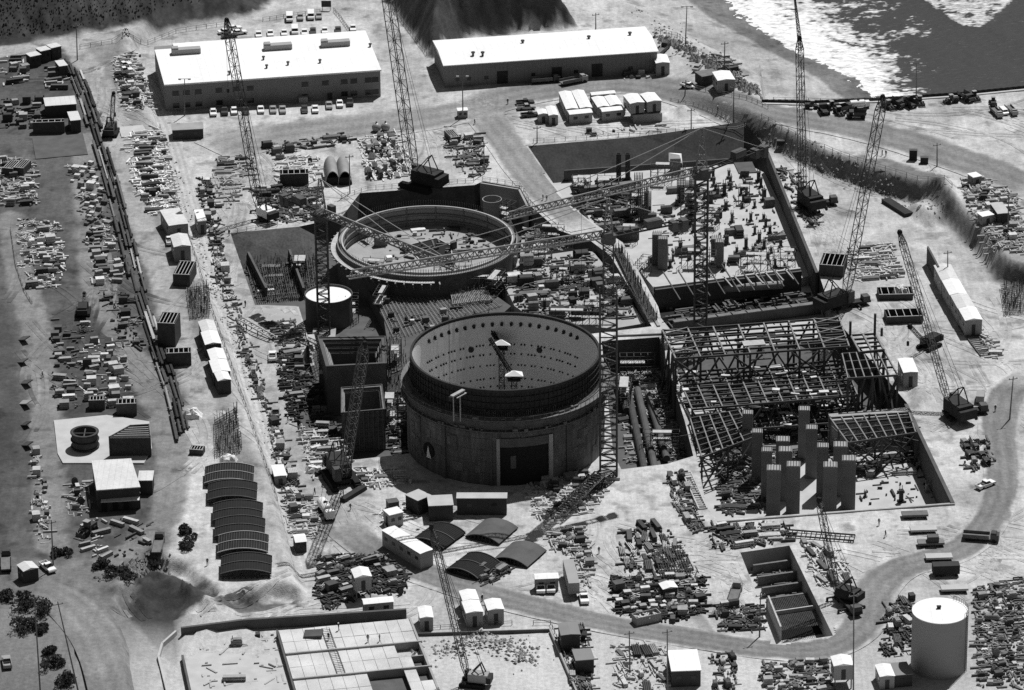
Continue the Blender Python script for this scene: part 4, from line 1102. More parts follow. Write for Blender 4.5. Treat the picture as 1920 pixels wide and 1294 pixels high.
def steel_frame():
    o = P(1440, 700, -7.5)
    t = thing('steel_skeleton', 'large open steel framework of beams and columns filling the near turbine pit', 'steel frame', o)
    Z = 9.0
    A = [(1242, 620), (1573, 596), (1592, 650), (1267, 673)]
    p1 = frame_deck(t, A, Z, 7, 6, wx=.3, wy=.36, xb=((0, 0), (0, 2), (0, 4), (6, 0), (6, 2), (6, 4)))
    B = [(1595, 629), (1641, 626), (1657, 656), (1612, 661)]
    p2 = frame_deck(t, B, Z, 2, 4, wx=.3)
    C_ = [(1579, 664), (1658, 658), (1683, 704), (1590, 710)]
    p3 = frame_deck(t, C_, Z - .6, 6, 3, wx=.3, wy=.28)
    D = [(1268, 700), (1580, 676), (1608, 742), (1298, 768)]
    p4 = frame_deck(t, D, 2.5, 11, 9, wx=.3, wy=.32)
    E_ = [(1280, 748), (1590, 725), (1612, 790), (1310, 812)]
    p5 = frame_deck(t, E_, -3.0, 11, 8, wx=.3, wy=.32)
    cols = []
    for pt, z, us, vs_ in ((p1, Z, (0, 1 / 7, 3 / 7, 5 / 7, 6 / 7, 1), (0, .5, 1)), (p2, Z, (0, 1), (0, 1)), (p3, Z - .6, (0, .5, 1), (0, 1)), (p4, 2.5, (0, 1 / 3, 2 / 3, 1), (0, 1))):
        for u in us:
            for v in vs_: cols.append((pt(u, v), z))
    for p, z in cols:
        q = MB(); H = z + 7.5; q.box((p.x, p.y, H / 2), (.55, .55, H)); q.build('column', 'frame_steel', t)
    r = random.Random(4)
    # bracing between the columns on the near faces and inside
    def face(a, d, z0, z1, n):
        for i in range(n):
            u, v = a.lerp(d, i / n), a.lerp(d, (i + 1) / n)
            q = MB(); lo, hi = z0 + 7.5, z1 + 7.5
            m_ = (u + v) / 2
            if i % 2: q.bar((u.x, u.y, lo), (m_.x, m_.y, hi - .5), .4); q.bar((v.x, v.y, lo), (m_.x, m_.y, hi - .5), .4)
            else: q.bar((u.x, u.y, lo), (v.x, v.y, hi - .5), .4); q.bar((v.x, v.y, lo), (u.x, u.y, hi - .5), .4)
            q.build('bracing', 'frame_steel', t)
    face(p3(0, 1), p3(1, 1), -7, Z - .6, 3); face(p3(1, 0), p3(1, 1), -7, Z - .6, 1)
    face(p1(0, 1), p1(1, 1), 2.5, Z, 6); face(p1(0, 0), p1(0, 1), -7, Z, 2); face(p4(0, 1), p4(1, 1), -7, 2.5, 7); face(p4(1, 0), p4(1, 1), -7, 2.5, 2)
    face(p1(0, 0), p1(1, 0), -7, Z, 6); face(p2(1, 0), p2(1, 1), -7, Z, 1)
    q = MB(); pp = [P(x, y, -7.2) - o for x, y in [(1262, 668), (1560, 632), (1640, 720), (1690, 800), (1560, 830), (1330, 850)]]; q.prism([p[:2] for p in pp], .05, .3); q.build('base_floor', 'mixed_dark', t)  # dark sheet added over the pit floor, painting in the shade below the decks
    # joists, walkways, pipes and stacks of decking lying through the frame
    q = MB()
    for k in range(420):
        pt = r.choice((p4, p5, p5, p1)); u, v = r.random(), r.random(); a = pt(u, v); a = a + Vector((0, 0, r.uniform(-2, .3)))
        if r.random() < .5: d = pt(min(1, u + r.uniform(.04, .2)), v)
        else: d = pt(u, min(1, v + r.uniform(.08, .3)))
        d = Vector((d.x, d.y, a.z)); q.bar(a, d, r.uniform(.15, .45))
    q.build('joists', 'frame_steel', t)['kind'] = 'stuff'
    q = MB()
    for k in range(60):
        pt = r.choice((p4, p5, p5)); a = pt(r.random(), r.random()); q.box(a + Vector((0, 0, .45)), (r.uniform(.8, 3.2), r.uniform(.5, 1.4), .3), r.uniform(-.3, .3))
    q.build('loose_decking', 'mixed_pale', t)['kind'] = 'stuff'
    q = MB()
    for k in range(90):
        pt = r.choice((p4, p5)); u, v = r.random() * .9, r.random() * .85; a = pt(u, v); b_ = pt(u + r.uniform(.05, .12), v + r.uniform(.08, .16)); zq = a.z + r.uniform(-3, -.6)
        q.box(((a.x + b_.x) / 2, (a.y + b_.y) / 2, zq), (abs(b_.x - a.x) + 1, abs(b_.y - a.y) + 1, .2), -.07)
    q.build('floor_plates', 'mixed_dark', t)['kind'] = 'stuff'
    q = MB(); a = p1(.405, .72); d = p1(.53, .72); q.box((a + d) / 2 + Vector((0, 0, .5)), ((d - a).length, 3, .35), ang(a, d)); q.build('deck_plate', 'mixed_pale', t)
    for u, v, h in ((1594, 604, 4), (1640, 603, 6), (1653, 622, 2.2)):
        p = P(u, v + 26 if h > 3 else v + 8, Z) - o; q = MB(); q.box((p.x, p.y, Z + 7.5 + h / 2), (.6, .6, h)); q.build('column', 'frame_steel', t)
steel_frame()
def steel_deck(label, quad, z, nx, ny, zb=-7.5):
    o = P(sum(q[0] for q in quad) / 4, sum(q[1] for q in quad) / 4, z); o.z = zb
    t = thing('steel_skeleton', label, 'steel frame', o, 0)
    pt = frame_deck(t, quad, z, nx, ny, wx=.3, wy=.3)
    for u in (0, .5, 1):
        for v in (0, .5, 1):
            p = pt(u, v); q = MB(); H = z - zb; q.box((p.x, p.y, H / 2 + .2), (.5, .5, H + .4)); q.build('column', 'frame_steel', t)
    for v in (1, .5):
        for i in range(2):
            a, d = pt(i / 2, v), pt((i + 1) / 2, v); q = MB(); q.bar((a.x, a.y, .2), (d.x, d.y, z - zb - .4), .35); q.bar((d.x, d.y, .2), (a.x, a.y, z - zb - .4), .35); q.build('bracing', 'frame_steel', t)
    r = random.Random(int(quad[0][0])); q = MB()
    for k in range(40):
        u, v = r.random(), r.random(); a = pt(u, v) + Vector((0, 0, -r.uniform(1, 8))); d = a + Vector((r.uniform(-5, 5), r.uniform(-1, 1) * 4, r.uniform(-1, 1))); q.bar(a, d, r.uniform(.12, .35))
    q.build('loose_steel', 'steel', t)['kind'] = 'stuff'
steel_deck('smaller steel deck frame at the left front of the near turbine pit', [(1294, 785), (1385, 770), (1414, 820), (1316, 858)], 1.5, 5, 7)
steel_deck('smaller steel deck frame at the right front of the near turbine pit', [(1556, 784), (1704, 774), (1717, 812), (1590, 831)], 1.5, 7, 4)
# slabs and boxes between the decks
def blk(name, lab, cat, a, b_, depth, z0, z1, m, group=None):
    """box whose far left and far right top corners are seen at a, b; depth towards the camera"""
    p, q = P(a[0], a[1], z1), P(b_[0], b_[1], z1); rz = ang(p, q); c = (p + q) / 2; n = Vector((math.sin(rz), -math.cos(rz), 0)); c = c + n * depth / 2
    o = MB().box((0, 0, (z1 - z0) / 2), ((q - p).length, depth, z1 - z0)).build(name, m); o.location = (c.x, c.y, z0); o.rotation_euler.z = rz
    return tag(o, lab, cat, group)
blk('concrete_deck', 'pale concrete deck strip between the right front steel deck and the main frame', 'deck', (1553, 776), (1700, 764), 4.0, -7.5, .6, 'concrete')
blk('concrete_deck', 'pale concrete deck strip behind the left front steel deck', 'deck', (1286, 765), (1388, 756), 4.0, -7.5, 1.0, 'concrete_pale')

# tall concrete pedestal piers in the near pit and the rear one
PIER = None
def pier(px, py, h, wd, base_z, label, group, m='pier'):
    zt = base_z + h; p = P(px, py, zt)
    t = thing('concrete_pier', label, 'pier', (p.x, p.y, base_z), R(-4), group)
    MB().box((0, 0, h / 2), (wd, wd * .9, h)).build('shaft', m, t)
    q = MB()
    for i in range(5):
        for j in range(5): q.bar((wd * (-.4 + .2 * i), wd * (-.36 + .18 * j), h), (wd * (-.4 + .2 * i), wd * (-.36 + .18 * j), h + .5), .1)
    q.build('starter_bars', 'rebar', t); MB().box((0, 0, h + .06), (wd * .92, wd * .82, .12)).build('cap', 'concrete', t)
    return t
M['pier'] = mat('pier', .17, .9, .25, .35, stripe=((1, 0, 0), 1.2, .8, .08))
LEFT = [(1402, 773), (1420, 808), (1438, 843), (1451, 877)]; MID = [(1468, 823), (1473, 842), (1488, 870)]; RGT = [(1508, 766), (1522, 801), (1543, 835), (1557, 871)]; FR = [(1576, 833), (1592, 859)]
ordn = ['rearmost', 'second', 'third', 'front']
for i, q in enumerate(LEFT): pier(q[0], q[1], 13.4, 2.6 + .8 * (i == 3), -7.5, ordn[i] + ' concrete pier of the left row before the steel frame', 'concrete piers in the near pit')
for i, q in enumerate(MID): pier(q[0], q[1], 13.4, 3.3, -7.5, ordn[i] + ' concrete pier of the inner pair beside the left row', 'concrete piers in the near pit')
for i, q in enumerate(RGT): pier(q[0], q[1], 13.4, 2.8 + .6 * (i == 3), -7.5, ordn[i] + ' concrete pier of the right row before the steel frame', 'concrete piers in the near pit')
for i, q in enumerate(FR): pier(q[0], q[1], 13.4, 3.4, -7.5, ('taller' if i == 0 else 'stout front') + ' concrete pier at the right end of the front group', 'concrete piers in the near pit')
for i, (x, y, h, wd, m) in enumerate([(1232, 438, 10, 2.6, 'pier'), (1243, 446, 10, 2.6, 'pier'), (1343, 446, 8.5, 2.8, 'pier'), (1349, 452, 8.5, 2.4, 'pier')]):
    pier(x, y, h - 1, wd, ZR, ['left', 'front left', 'right', 'front right'][i] + ' formed concrete pier on the rear turbine floor', 'piers on the rear turbine floor', m)

def rebar_column(px, py0, py1, wd, label):
    b = P(px, py1, ZR); h = atY(px, py0, b.y).z - ZR
    t = thing('rebar_column', label, 'rebar column', b, R(-4), 'rebar columns on the rear turbine floor')
    q = MB()
    for i in range(6):
        for j in (0, 5) if 0 < i < 5 else range(6):
            x, y = wd * (-.5 + i / 5), wd * (-.5 + j / 5); q.bar((x, y, 0), (x * .98, y * .98, h), .13)
    q.build('vertical_bars', 'rebar', t)
    q = MB()
    for z in np.arange(.3, h - 2, .5): q.lathe([(wd * .72, z), (wd * .76, z), (wd * .76, z + .09), (wd * .72, z + .09)], 4, R(45), R(405))
    q.build('hoops', 'rebar', t)
    q = MB(); q.box((0, 0, h * .22), (wd * .8, wd * .8, h * .44)); q.build('core_form', 'wood_dark', t)
for x, y0, y1, wd, lab in [(1160, 288, 338, 1.2, 'slim dark rebar column, leftmost by the rear slope'), (1177, 288, 338, 1.2, 'slim dark rebar column, second by the rear slope'), (1197, 326, 400, 2.2, 'thick dark rebar column left of the tower crane'),
        (1206, 350, 416, 2.6, 'thick dark rebar column in front of its taller neighbour'), (1277, 312, 378, 2.2, 'thick dark rebar column close beside the tower crane mast'), (1298, 322, 416, 1.6, 'tallest dark rebar column against the tower crane mast'),
        (1215, 360, 410, 1.6, 'dark rebar column with pale form at its foot'), (1290, 340, 392, 1.6, 'dark rebar column between two taller ones by the mast')]:
    rebar_column(x, y0, y1, wd, lab)
# white tarpaulin over a form, wall at the front of the rear turbine floor, condenser pit
def tarp_form():
    b = P(1266, 322, ZR)
    t = thing('covered_form', 'dark formwork tower with a bright white tarpaulin draped over its top', 'formwork', b, 0)
    MB().box((0, 0, 2.2), (3.0, 2.6, 4.4)).build('form', 'wood_dark', t)
    q = MB(); q.add([(-1.9, -1.5, 3.8), (1.9, -1.5, 3.2), (1.8, 1.5, 4.9), (-1.8, 1.5, 5.2), (-1.0, 0, 5.6), (1.1, 0, 5.2), (2.1, -1.6, 1.6)], [(0, 1, 5, 4), (1, 2, 5), (2, 3, 4, 5), (3, 0, 4), (1, 6, 2)]); q.build('tarpaulin', 'canvas', t)
tarp_form()
def condenser():
    o = P(1350, 560, -7.5)
    t = thing('condenser_shell', 'long dark sunken wall and vault between the rear turbine floor and the steel frame', 'wall', o)
    z = -1.5
    W_ = [P(1226, 540, z) - o, P(1500, 505, z) - o]
    def strip(a, d, dep0, dep1, z0, z1, nm, m):
        e = (d - a).normalized(); n = Vector((e.y, -e.x, 0)); q = MB()
        q.prism([tuple((a + n * dep0)[:2]), tuple((d + n * dep0)[:2]), tuple((d + n * dep1)[:2]), tuple((a + n * dep1)[:2])], z0, z1); return q.build(nm, m, t)
    a, d = W_
    strip(a, d, 0, 1.4, 0, 6.0, 'wall', 'concrete_dark'); strip(a, d, -.2, .5, 6.0, 6.5, 'coping', 'concrete_pale')
    for k in range(7):
        u = a.lerp(d, .5 + k * .07); q = MB(); q.box((u.x, u.y - 3, 6.3), (.35, 7.5, .4), ang(a, d)); q.build('strut', 'steel_pale', t)
    q = MB(); c = a.lerp(d, .62); q.tube((c.x - 6, c.y - 2.6, 3.6), (c.x + 10, c.y - .8, 3.8), 1.1, 14); q.build('pipe', 'concrete', t)
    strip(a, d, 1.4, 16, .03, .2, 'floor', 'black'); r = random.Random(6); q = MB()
    for k in range(120):
        u = a.lerp(d, r.random()); e = (d - a).normalized(); n = Vector((e.y, -e.x, 0)); u = u + n * r.uniform(2, 15.5); q.box((u.x, u.y, .2 + r.uniform(0, .8)), (r.uniform(.5, 6), r.uniform(.15, .8), r.uniform(.2, 1.2)), ang(a, d) + r.choice([0, 0, 1.57]))
    q.build('loose_forms', 'mixed_dark', t)['kind'] = 'stuff'
    q = MB()
    for k in range(9):
        u = a.lerp(d, .05 + .1 * k); e = (d - a).normalized(); n = Vector((e.y, -e.x, 0)); q.bar((u + n * 1.5) + Vector((0, 0, 5)), (u + n * 16) + Vector((0, 0, 3)), .28)
    q.build('raking_strut', 'steel', t)['kind'] = 'stuff'
    strip(a, d, 16, 16.8, 0, 3.2, 'front_wall', 'concrete_dark'); strip(a, d, 15.8, 17.4, 3.2, 3.45, 'catwalk', 'gravel')
condenser()
def machinery_box():
    blk('machinery_block', 'dark slatted machinery block on the rear turbine floor beside the tall mast', 'block', (1152, 424), (1191, 419), 3.5, ZR, -1.5, 'concrete_dark')
    blk('open_form_pit', 'sunken square form pit with pale kerb at the rear right of the turbine floor', 'form pit', (1376, 305), (1410, 303), 8.0, ZR, ZR + .3, 'concrete_dark')
machinery_box()

# ------------------------------------------------------------------ pale roof slab at the bottom
def reservoir():
    z = 1.6
    c = [P(522, 1182, z), P(766, 1160, z), P(870, 1420, z), P(600, 1450, z)]
    o = Vector((c[0].x, c[0].y, 0)); t = thing('roof_slab', 'wide pale concrete roof slab of cast panels at the bottom of the site', 'slab', o)
    pt = lambda u, v: c[0].lerp(c[1], u).lerp(c[3].lerp(c[2], u), v) - o
    nx, ny = 11, 11; r = random.Random(2)
    holes = {(10, 2), (9, 2), (10, 3), (6, 4), (7, 4), (8, 4), (10, 4), (6, 5), (7, 5), (8, 5)}
    b1, b2 = MB(), MB()
    for i in range(nx):
        for j in range(ny):
            if (i, j) in holes: continue
            g = .0018
            q = [pt((i + g * 11) / nx, (j + g * 9) / ny), pt((i + 1 - g * 5) / nx, (j + g * 9) / ny), pt((i + 1 - g * 5) / nx, (j + 1 - g * 5) / ny), pt((i + g * 11) / nx, (j + 1 - g * 5) / ny)]
            b1.prism([p[:2] for p in q], z - .5, z + r.uniform(-.04, .04))
    b1.build('panel_field', mat('slab_pale', .5, .9, .38, .16), t)
    b = MB(); b.add([tuple(pt(0, 0)[:2]) + (.05,), tuple(pt(1, 0)[:2]) + (.05,), tuple(pt(1, 1)[:2]) + (.05,), tuple(pt(0, 1)[:2]) + (.05,)], [(0, 1, 2, 3)]); b.build('lower_floor', 'concrete_dark', t)
    for j in (2, 3, 4, 6):
        for (u0, u1) in ((0, 1),):
            a, d = pt(u0, j / ny), pt(u1, j / ny); b = MB(); b.box(((a.x + d.x) / 2, (a.y + d.y) / 2, z / 2), ((d - a).length, .35, z - .06), ang(a, d)); b.build('support_wall', 'concrete', t)
    for j in (2, 4): 
        a, d = pt(.0, j / ny), pt(1.03, j / ny); b = MB(); b.box(((a.x + d.x) / 2, (a.y + d.y) / 2, z + .2), ((d - a).length, .4, .5), ang(a, d)); b.build('upstand', 'concrete', t)
    a, d = pt(0, 0), pt(0, 1); b = MB(); b.box(((a.x + d.x) / 2 - .3, (a.y + d.y) / 2, z / 2 + .1), ((d - a).length, .4, z + .2), ang(a, d)); b.build('edge_wall', 'concrete_dark', t)
    a, d = pt(1, 0), pt(1, 1); b = MB(); b.box(((a.x + d.x) / 2 + .3, (a.y + d.y) / 2, z / 2 + .1), ((d - a).length, .5, z + .2), ang(a, d)); b.build('edge_wall', 'concrete', t)
    q = P(588, 1190, z + .3); tag(MB().box((0, 0, .3), (4.2, 2.6, .5)).build('tilted_panel', 'concrete_dark'), 'dark tilted panel propped on the pale slab', 'panel')
    o2 = bpy.data.objects['tilted_panel']; o2.location = q; o2.rotation_euler = (R(8), R(-6), R(-6))
reservoir()
slab_mesh('floor_slab', 'sandy pale lower slab left of the panelled roof slab', [(345, 1226), (530, 1200), (620, 1420), (380, 1440)], -.2, .35, 'concrete_pale')
# ladder-like reinforcement over the slab
def ladder_strip():
    a, d = P(610, 1178, 1.9), P(640, 1262, 1.9)
    t = MB(); 
    e = (d - a); n = Vector((-e.y, e.x, 0)).normalized() * .9
    for s in (-1, 1): t.bar(n * s, e + n * s, .12)
    for k in range(26): t.bar(e * (k / 26) + n, e * (k / 26) - n, .07)
    o = t.build('lattice_ladder', 'rebar'); o.location = a; tag(o, 'lattice ladder of bars lying across the pale slab', 'ladder')
ladder_strip()
# ------------------------------------------------------------------ prototypes: vehicles, people, poles
def extrude(prof, w, taper=1.0):           # side profile (x, z) extruded across y; prof closed
    b = MB(); n = len(prof)
    vs = [(x, -w / 2, z) for x, z in prof] + [(x, w / 2, z) for x, z in prof]
    b.add(vs, [tuple(range(n)), tuple(range(n, 2 * n))[::-1]] + [(i, n + i, n + (i + 1) % n, (i + 1) % n) for i in range(n)]); return b
def wheels(t, xs, r, hw, w=.3):
    for x in xs:
        for k in (-1, 1): MB().tube((x, k * (hw - w), r), (x, k * hw, r), r, 12).build('wheel', 'rubber', t)
V0 = (0, 0, -900)
def proto(name, cat, loc=V0): return thing(name, 'x', cat, loc)
def mk_sedan():
    t = proto('parked_car', 'car')
    extrude([(-2.5, .35), (2.45, .35), (2.5, .62), (2.4, .85), (1.1, .98), (-1.5, 1.0), (-2.45, .92)], 1.85).build('body', 'paint_white', t)
    b = MB(); b.add([(-1.7, -.85, .95), (1.05, -.85, .95), (1.05, .85, .95), (-1.7, .85, .95), (-1.1, -.68, 1.42), (.3, -.68, 1.42), (.3, .68, 1.42), (-1.1, .68, 1.42)], [(0, 1, 5, 4), (1, 2, 6, 5), (2, 3, 7, 6), (3, 0, 4, 7)]); b.build('windows', 'glass', t)
    MB().box((-.4, 0, 1.43), (1.45, 1.4, .07)).build('roof', 'paint_white', t)
    MB().box((2.5, 0, .55), (.1, 1.6, .16)).build('bumper', 'steel_pale', t)
    wheels(t, (-1.5, 1.5), .34, .93); freeze(t); return t
def mk_pickup():
    t = proto('pickup_truck', 'pickup')
    extrude([(-2.7, .45), (2.6, .45), (2.65, .8), (2.5, 1.05), (1.1, 1.12), (-.6, 1.12), (-.6, .7), (-2.7, .7)], 1.95).build('body', 'paint_white', t)
    b = MB()
    for k in (-1, 1): b.box((-1.65, k * .93, .95), (2.1, .09, .5))
    b.box((-2.68, 0, .95), (.08, 1.9, .5)); b.build('bed_sides', 'paint_white', t)
    b = MB(); b.add([(-.6, -.9, 1.1), (1.2, -.9, 1.1), (1.2, .9, 1.1), (-.6, .9, 1.1), (-.5, -.72, 1.7), (.5, -.72, 1.7), (.5, .72, 1.7), (-.5, .72, 1.7)], [(0, 1, 5, 4), (1, 2, 6, 5), (2, 3, 7, 6), (3, 0, 4, 7)]); b.build('windows', 'glass', t)
    MB().box((0, 0, 1.72), (1.05, 1.5, .07)).build('roof', 'paint_white', t)
    wheels(t, (-1.6, 1.65), .4, .98); freeze(t); return t
def mk_van():
    t = proto('delivery_van', 'van')
    extrude([(-2.5, .45), (2.4, .45), (2.45, 1.1), (1.9, 1.3), (1.5, 2.05), (-2.5, 2.1)], 2.0).build('body', 'paint_white', t)
    b = MB(); b.quad((1.93, -.85, 1.32), (1.93, .85, 1.32), (1.55, .8, 2.0), (1.55, -.8, 2.0)); b.box((.6, 0, 1.6), (1.3, 2.04, .5)); b.build('windows', 'glass', t)
    wheels(t, (-1.5, 1.5), .38, 1.02); freeze(t); return t
def mk_flatbed():
    t = proto('flatbed_truck', 'truck')
    MB().box((-1.0, 0, 1.0), (6.4, 2.4, .3)).build('bed', 'wood_dark', t)
    b = MB()
    for k in (-1, 1): b.box((-1.0, k * 1.17, 1.5), (6.2, .08, .7))
    b.build('stake_sides', 'wood_dark', t)
    b = MB(); b.box((3.4, 0, 1.3), (2.0, 2.2, 1.5)); b.box((3.1, 0, 2.2), (1.4, 2.0, .5), 0, .85); b.build('cab', 'paint_grey', t)
    MB().box((3.75, 0, 2.1), (.2, 1.8, .5)).build('windscreen', 'glass', t)
    wheels(t, (-3.0, -1.8, 3.2), .5, 1.15); freeze(t); return t
def mk_dump():
    t = proto('dump_truck', 'dump truck')
    b = MB(); b.add([(-3.4, -1.3, 1.6), (.8, -1.3, 1.3), (.8, 1.3, 1.3), (-3.4, 1.3, 1.6), (-3.8, -1.6, 2.9), (1.2, -1.6, 2.9), (1.2, 1.6, 2.9), (-3.8, 1.6, 2.9)], [(3, 2, 1, 0), (0, 1, 5, 4), (1, 2, 6, 5), (2, 3, 7, 6)]); b.box((1.9, 0, 2.95), (1.6, 3.0, .12)); b.build('dump_body', 'paint_dark', t)
    b = MB(); b.box((1.9, -.5, 1.9), (1.4, 1.3, 1.7)); b.box((3.0, 0, 1.4), (1.4, 2.0, 1.1)); b.box((0, 0, 1.0), (6.4, 1.4, .5)); b.build('cab', 'paint_dark', t)
    wheels(t, (-2.4, 2.4), .8, 1.6, .6); freeze(t); return t
def mk_loader():
    t = proto('wheel_loader', 'loader')
    b = MB(); b.box((-1.2, 0, 1.5), (3.0, 1.7, 1.3)); b.box((1.2, 0, 1.1), (1.6, 1.2, .7)); b.build('body', 'paint_dark', t)
    b = MB(); b.box((.2, 0, 2.6), (1.3, 1.4, 1.4), 0, .9); b.build('cab', 'glass', t); MB().box((.2, 0, 3.36), (1.5, 1.6, .1)).build('cab_roof', 'paint_grey', t)
    b = MB()
    for k in (-1, 1): b.bar((.9, k * .6, 1.6), (3.0, k * .6, .9), .25)
    b.add([(3.0, -1.4, .2), (4.0, -1.4, .15), (4.0, 1.4, .15), (3.0, 1.4, .2), (2.8, -1.4, 1.2), (2.8, 1.4, 1.2)], [(0, 1, 2, 3), (0, 3, 5, 4)]); b.build('bucket', 'steel', t)
    wheels(t, (-1.6, 1.5), .8, 1.25, .5); freeze(t); return t
def mk_tanker():
    t = proto('water_truck', 'tank truck')
    b = MB(); b.tube((-3.2, 0, 2.0), (2.0, 0, 2.0), 1.25, 18); b.build('tank', 'paint_white', t)
    MB().cyl((-.2, 0, 3.2), .45, .25, 10).build('hatch', 'black', t)
    b = MB(); b.box((3.2, 0, 1.7), (1.7, 2.3, 1.9), 0, .9); b.box((0, 0, .8), (7.2, 1.4, .4)); b.build('cab', 'paint_white', t)
    wheels(t, (-2.4, -1.2, 3.2), .5, 1.2); freeze(t); return t
def mk_semi():
    t = proto('semi_trailer', 'trailer')
    MB().box((0, 0, 2.6), (12.0, 2.5, 2.8)).build('box', 'paint_white', t)
    MB().box((0, 0, 1.05), (11.5, 1.2, .3)).build('chassis', 'black', t)
    wheels(t, (-5, -3.8), .5, 1.2); b = MB()
    for k in (-1, 1): b.box((3.5, k * .8, .5), (.15, .15, 1.0))
    b.build('landing_leg', 'steel', t); freeze(t); return t
def mk_person(walk):
    t = proto('person', 'person')
    bm = bmesh.new(); sk = bm.verts.layers.skin.verify()
    s = .28 if walk else .06
    J = {'pel': ((0, 0, .95), .15), 'che': ((.02, 0, 1.32), .17), 'nek': ((.03, 0, 1.5), .07), 'hed': ((.05, 0, 1.66), .105), 'top': ((.05, 0, 1.74), .08),
         'lh': ((0, .1, .9), .1), 'lk': ((s * .6, .11, .5), .07), 'la': ((s * .6 - .05, .11, .08), .05), 'lf': ((s * .6 + .13, .12, .04), .04),
         'rh': ((0, -.1, .9), .1), 'rk': ((-s * .3, -.11, .5), .07), 'ra': ((-s, -.11, .1), .05), 'rf': ((-s + .16, -.12, .05), .04),
         'ls': ((.02, .2, 1.42), .075), 'le': ((-s * .5, .26, 1.16), .05), 'lw': ((s * .2, .27, .94), .04), 'lx': ((s * .3, .27, .84), .035),
         'rs': ((.02, -.2, 1.42), .075), 're': ((s * .5, -.26, 1.16), .05), 'rw': ((s * .9, -.26, .98), .04), 'rx': ((s, -.26, .88), .035)}
    vv = {}
    for k, (c, r) in J.items():
        vv[k] = bm.verts.new(c); vv[k][sk].radius = (r, r)
    vv['pel'][sk].use_root = True
    for a, b in ['pel che', 'che nek', 'nek hed', 'hed top', 'pel lh', 'lh lk', 'lk la', 'la lf', 'pel rh', 'rh rk', 'rk ra', 'ra rf', 'che ls', 'ls le', 'le lw', 'lw lx', 'che rs', 'rs re', 're rw', 'rw rx']and [x.split() for x in ('pel che', 'che nek', 'nek hed', 'hed top', 'pel lh', 'lh lk', 'lk la', 'la lf', 'pel rh', 'rh rk', 'rk ra', 'ra rf', 'che ls', 'ls le', 'le lw', 'lw lx', 'che rs', 'rs re', 're rw', 'rw rx')]:
        bm.edges.new((vv[a], vv[b]))
    me = bpy.data.meshes.new('body'); bm.to_mesh(me); bm.free()
    o = bpy.data.objects.new('body', me); COL.objects.link(o)
    o.modifiers.new('s', 'SKIN').use_smooth_shade = True; o.modifiers.new('d', 'SUBSURF').levels = 1
    dg = bpy.context.evaluated_depsgraph_get(); m2 = bpy.data.meshes.new_from_object(o.evaluated_get(dg)); m2.name = 'body'
    o.modifiers.clear(); o.data = m2; bpy.data.meshes.remove(me)
    m2.materials.clear(); m2.materials.append(M['cloth_dark']); o.parent = t
    b = MB(); b.lathe([(0, 1.86), (.08, 1.84), (.125, 1.78), (.13, 1.73), (.17, 1.72)], 12, close=False); b.v = [(x + .05, y, z) for x, y, z in b.v]; b.build('hard_hat', 'paint_white', t)
    freeze(t); return t
SED, PIC, VAN, FLAT, DUMP, LOAD, TANK, SEMI = mk_sedan(), mk_pickup(), mk_van(), mk_flatbed(), mk_dump(), mk_loader(), mk_tanker(), mk_semi()
MAN1, MAN2 = mk_person(True), mk_person(False)

def veh(proto_, px, py, to, label, group=None, paint=None, sc=1.0):
    """wheels centred at the pixel; nose turned to the second pixel"""
    p = G(px, py); q = G(*to)
    mats = None
    if paint: mats = {k: paint for k in ('body', 'roof', 'bed_sides', 'cab', 'box', 'tank')}
    return dup(proto_, p, ang(p, q), label, group, (sc, sc, sc) if sc != 1 else None, mats)

W, Gy, D = 'paint_white', 'paint_grey', 'paint_dark'
tone_w = {W: 'white', Gy: 'grey', D: 'dark'}
# cars nosed out along the front of the office building
row = [(400, 208, W), (421, 206, D), (439, 205, W), (461, 205, D), (489, 203, W), (512, 203, Gy), (530, 203, Gy), (571, 202, D), (591, 202, W), (617, 195, Gy), (637, 192, W), (656, 189, D)]
lab = ['white car at the left end of the row before the office wall', 'dark car between two white ones left in the office front row', 'white car third from the left before the office wall', 'dark car fourth from the left before the office wall', 'white car fifth in the office front row beside a pale porch',
       'grey car sixth in the office front row', 'grey car seventh in the office front row, before the gap', 'dark car just after the gap in the office front row', 'white car just right of the dark one after the gap', 'grey car third from the right end before the office wall', 'white car second from the right end before the office wall', 'dark pickup at the right end of the row before the office wall']
for i, (x, y, m) in enumerate(row): veh(PIC if i in (1, 11) else SED, x, y + 6, (x + 3, y + 36), lab[i], 'cars along the front of the office building', m)
row = [(485, 68, W), (507, 66, W), (533, 65, W), (553, 62, W), (571, 64, W), (587, 62, D), (609, 61, W), (634, 60, D), (662, 56, W)]
for i, (x, y, m) in enumerate(row): veh(VAN if i == 3 else SED, x, y, (x + 2, y + 30), ['leftmost white car behind the office roof', 'second white car behind the office roof', 'white car left of the van behind the office roof', 'white van in the row behind the office roof', 'white car right of the van behind the office', 'dark car in the row behind the office', 'white car between two dark ones behind the office', 'dark car near the fence corner behind the office', 'white car outside the fence corner behind the office'][i], 'cars behind the office building', m)
row = [(543, 38, W, VAN), (563, 35, Gy, SED), (583, 34, W, VAN), (598, 33, Gy, SED)]
for i, (x, y, m, v) in enumerate(row): veh(v, x, y, (x + 1, y + 30), ['leftmost white van in the far fenced car park', 'grey car between two vans in the far fenced car park', 'white van by the dark sign in the far car park', 'grey car right of the vans in the far fenced car park'][i], 'vehicles in the far car park', m)
for i, (x, y, m) in enumerate([(424, 62, W), (438, 56, W), (430, 70, D), (448, 64, W)]): veh(SED, x, y, (x + 30, y - 4), ['white car under the tip of the truck crane boom', 'white car at the very back beside the boom tip', 'dark car right behind the office roof edge', 'white car right of the boom tip behind the office'][i], 'cars at the back left of the office', m)
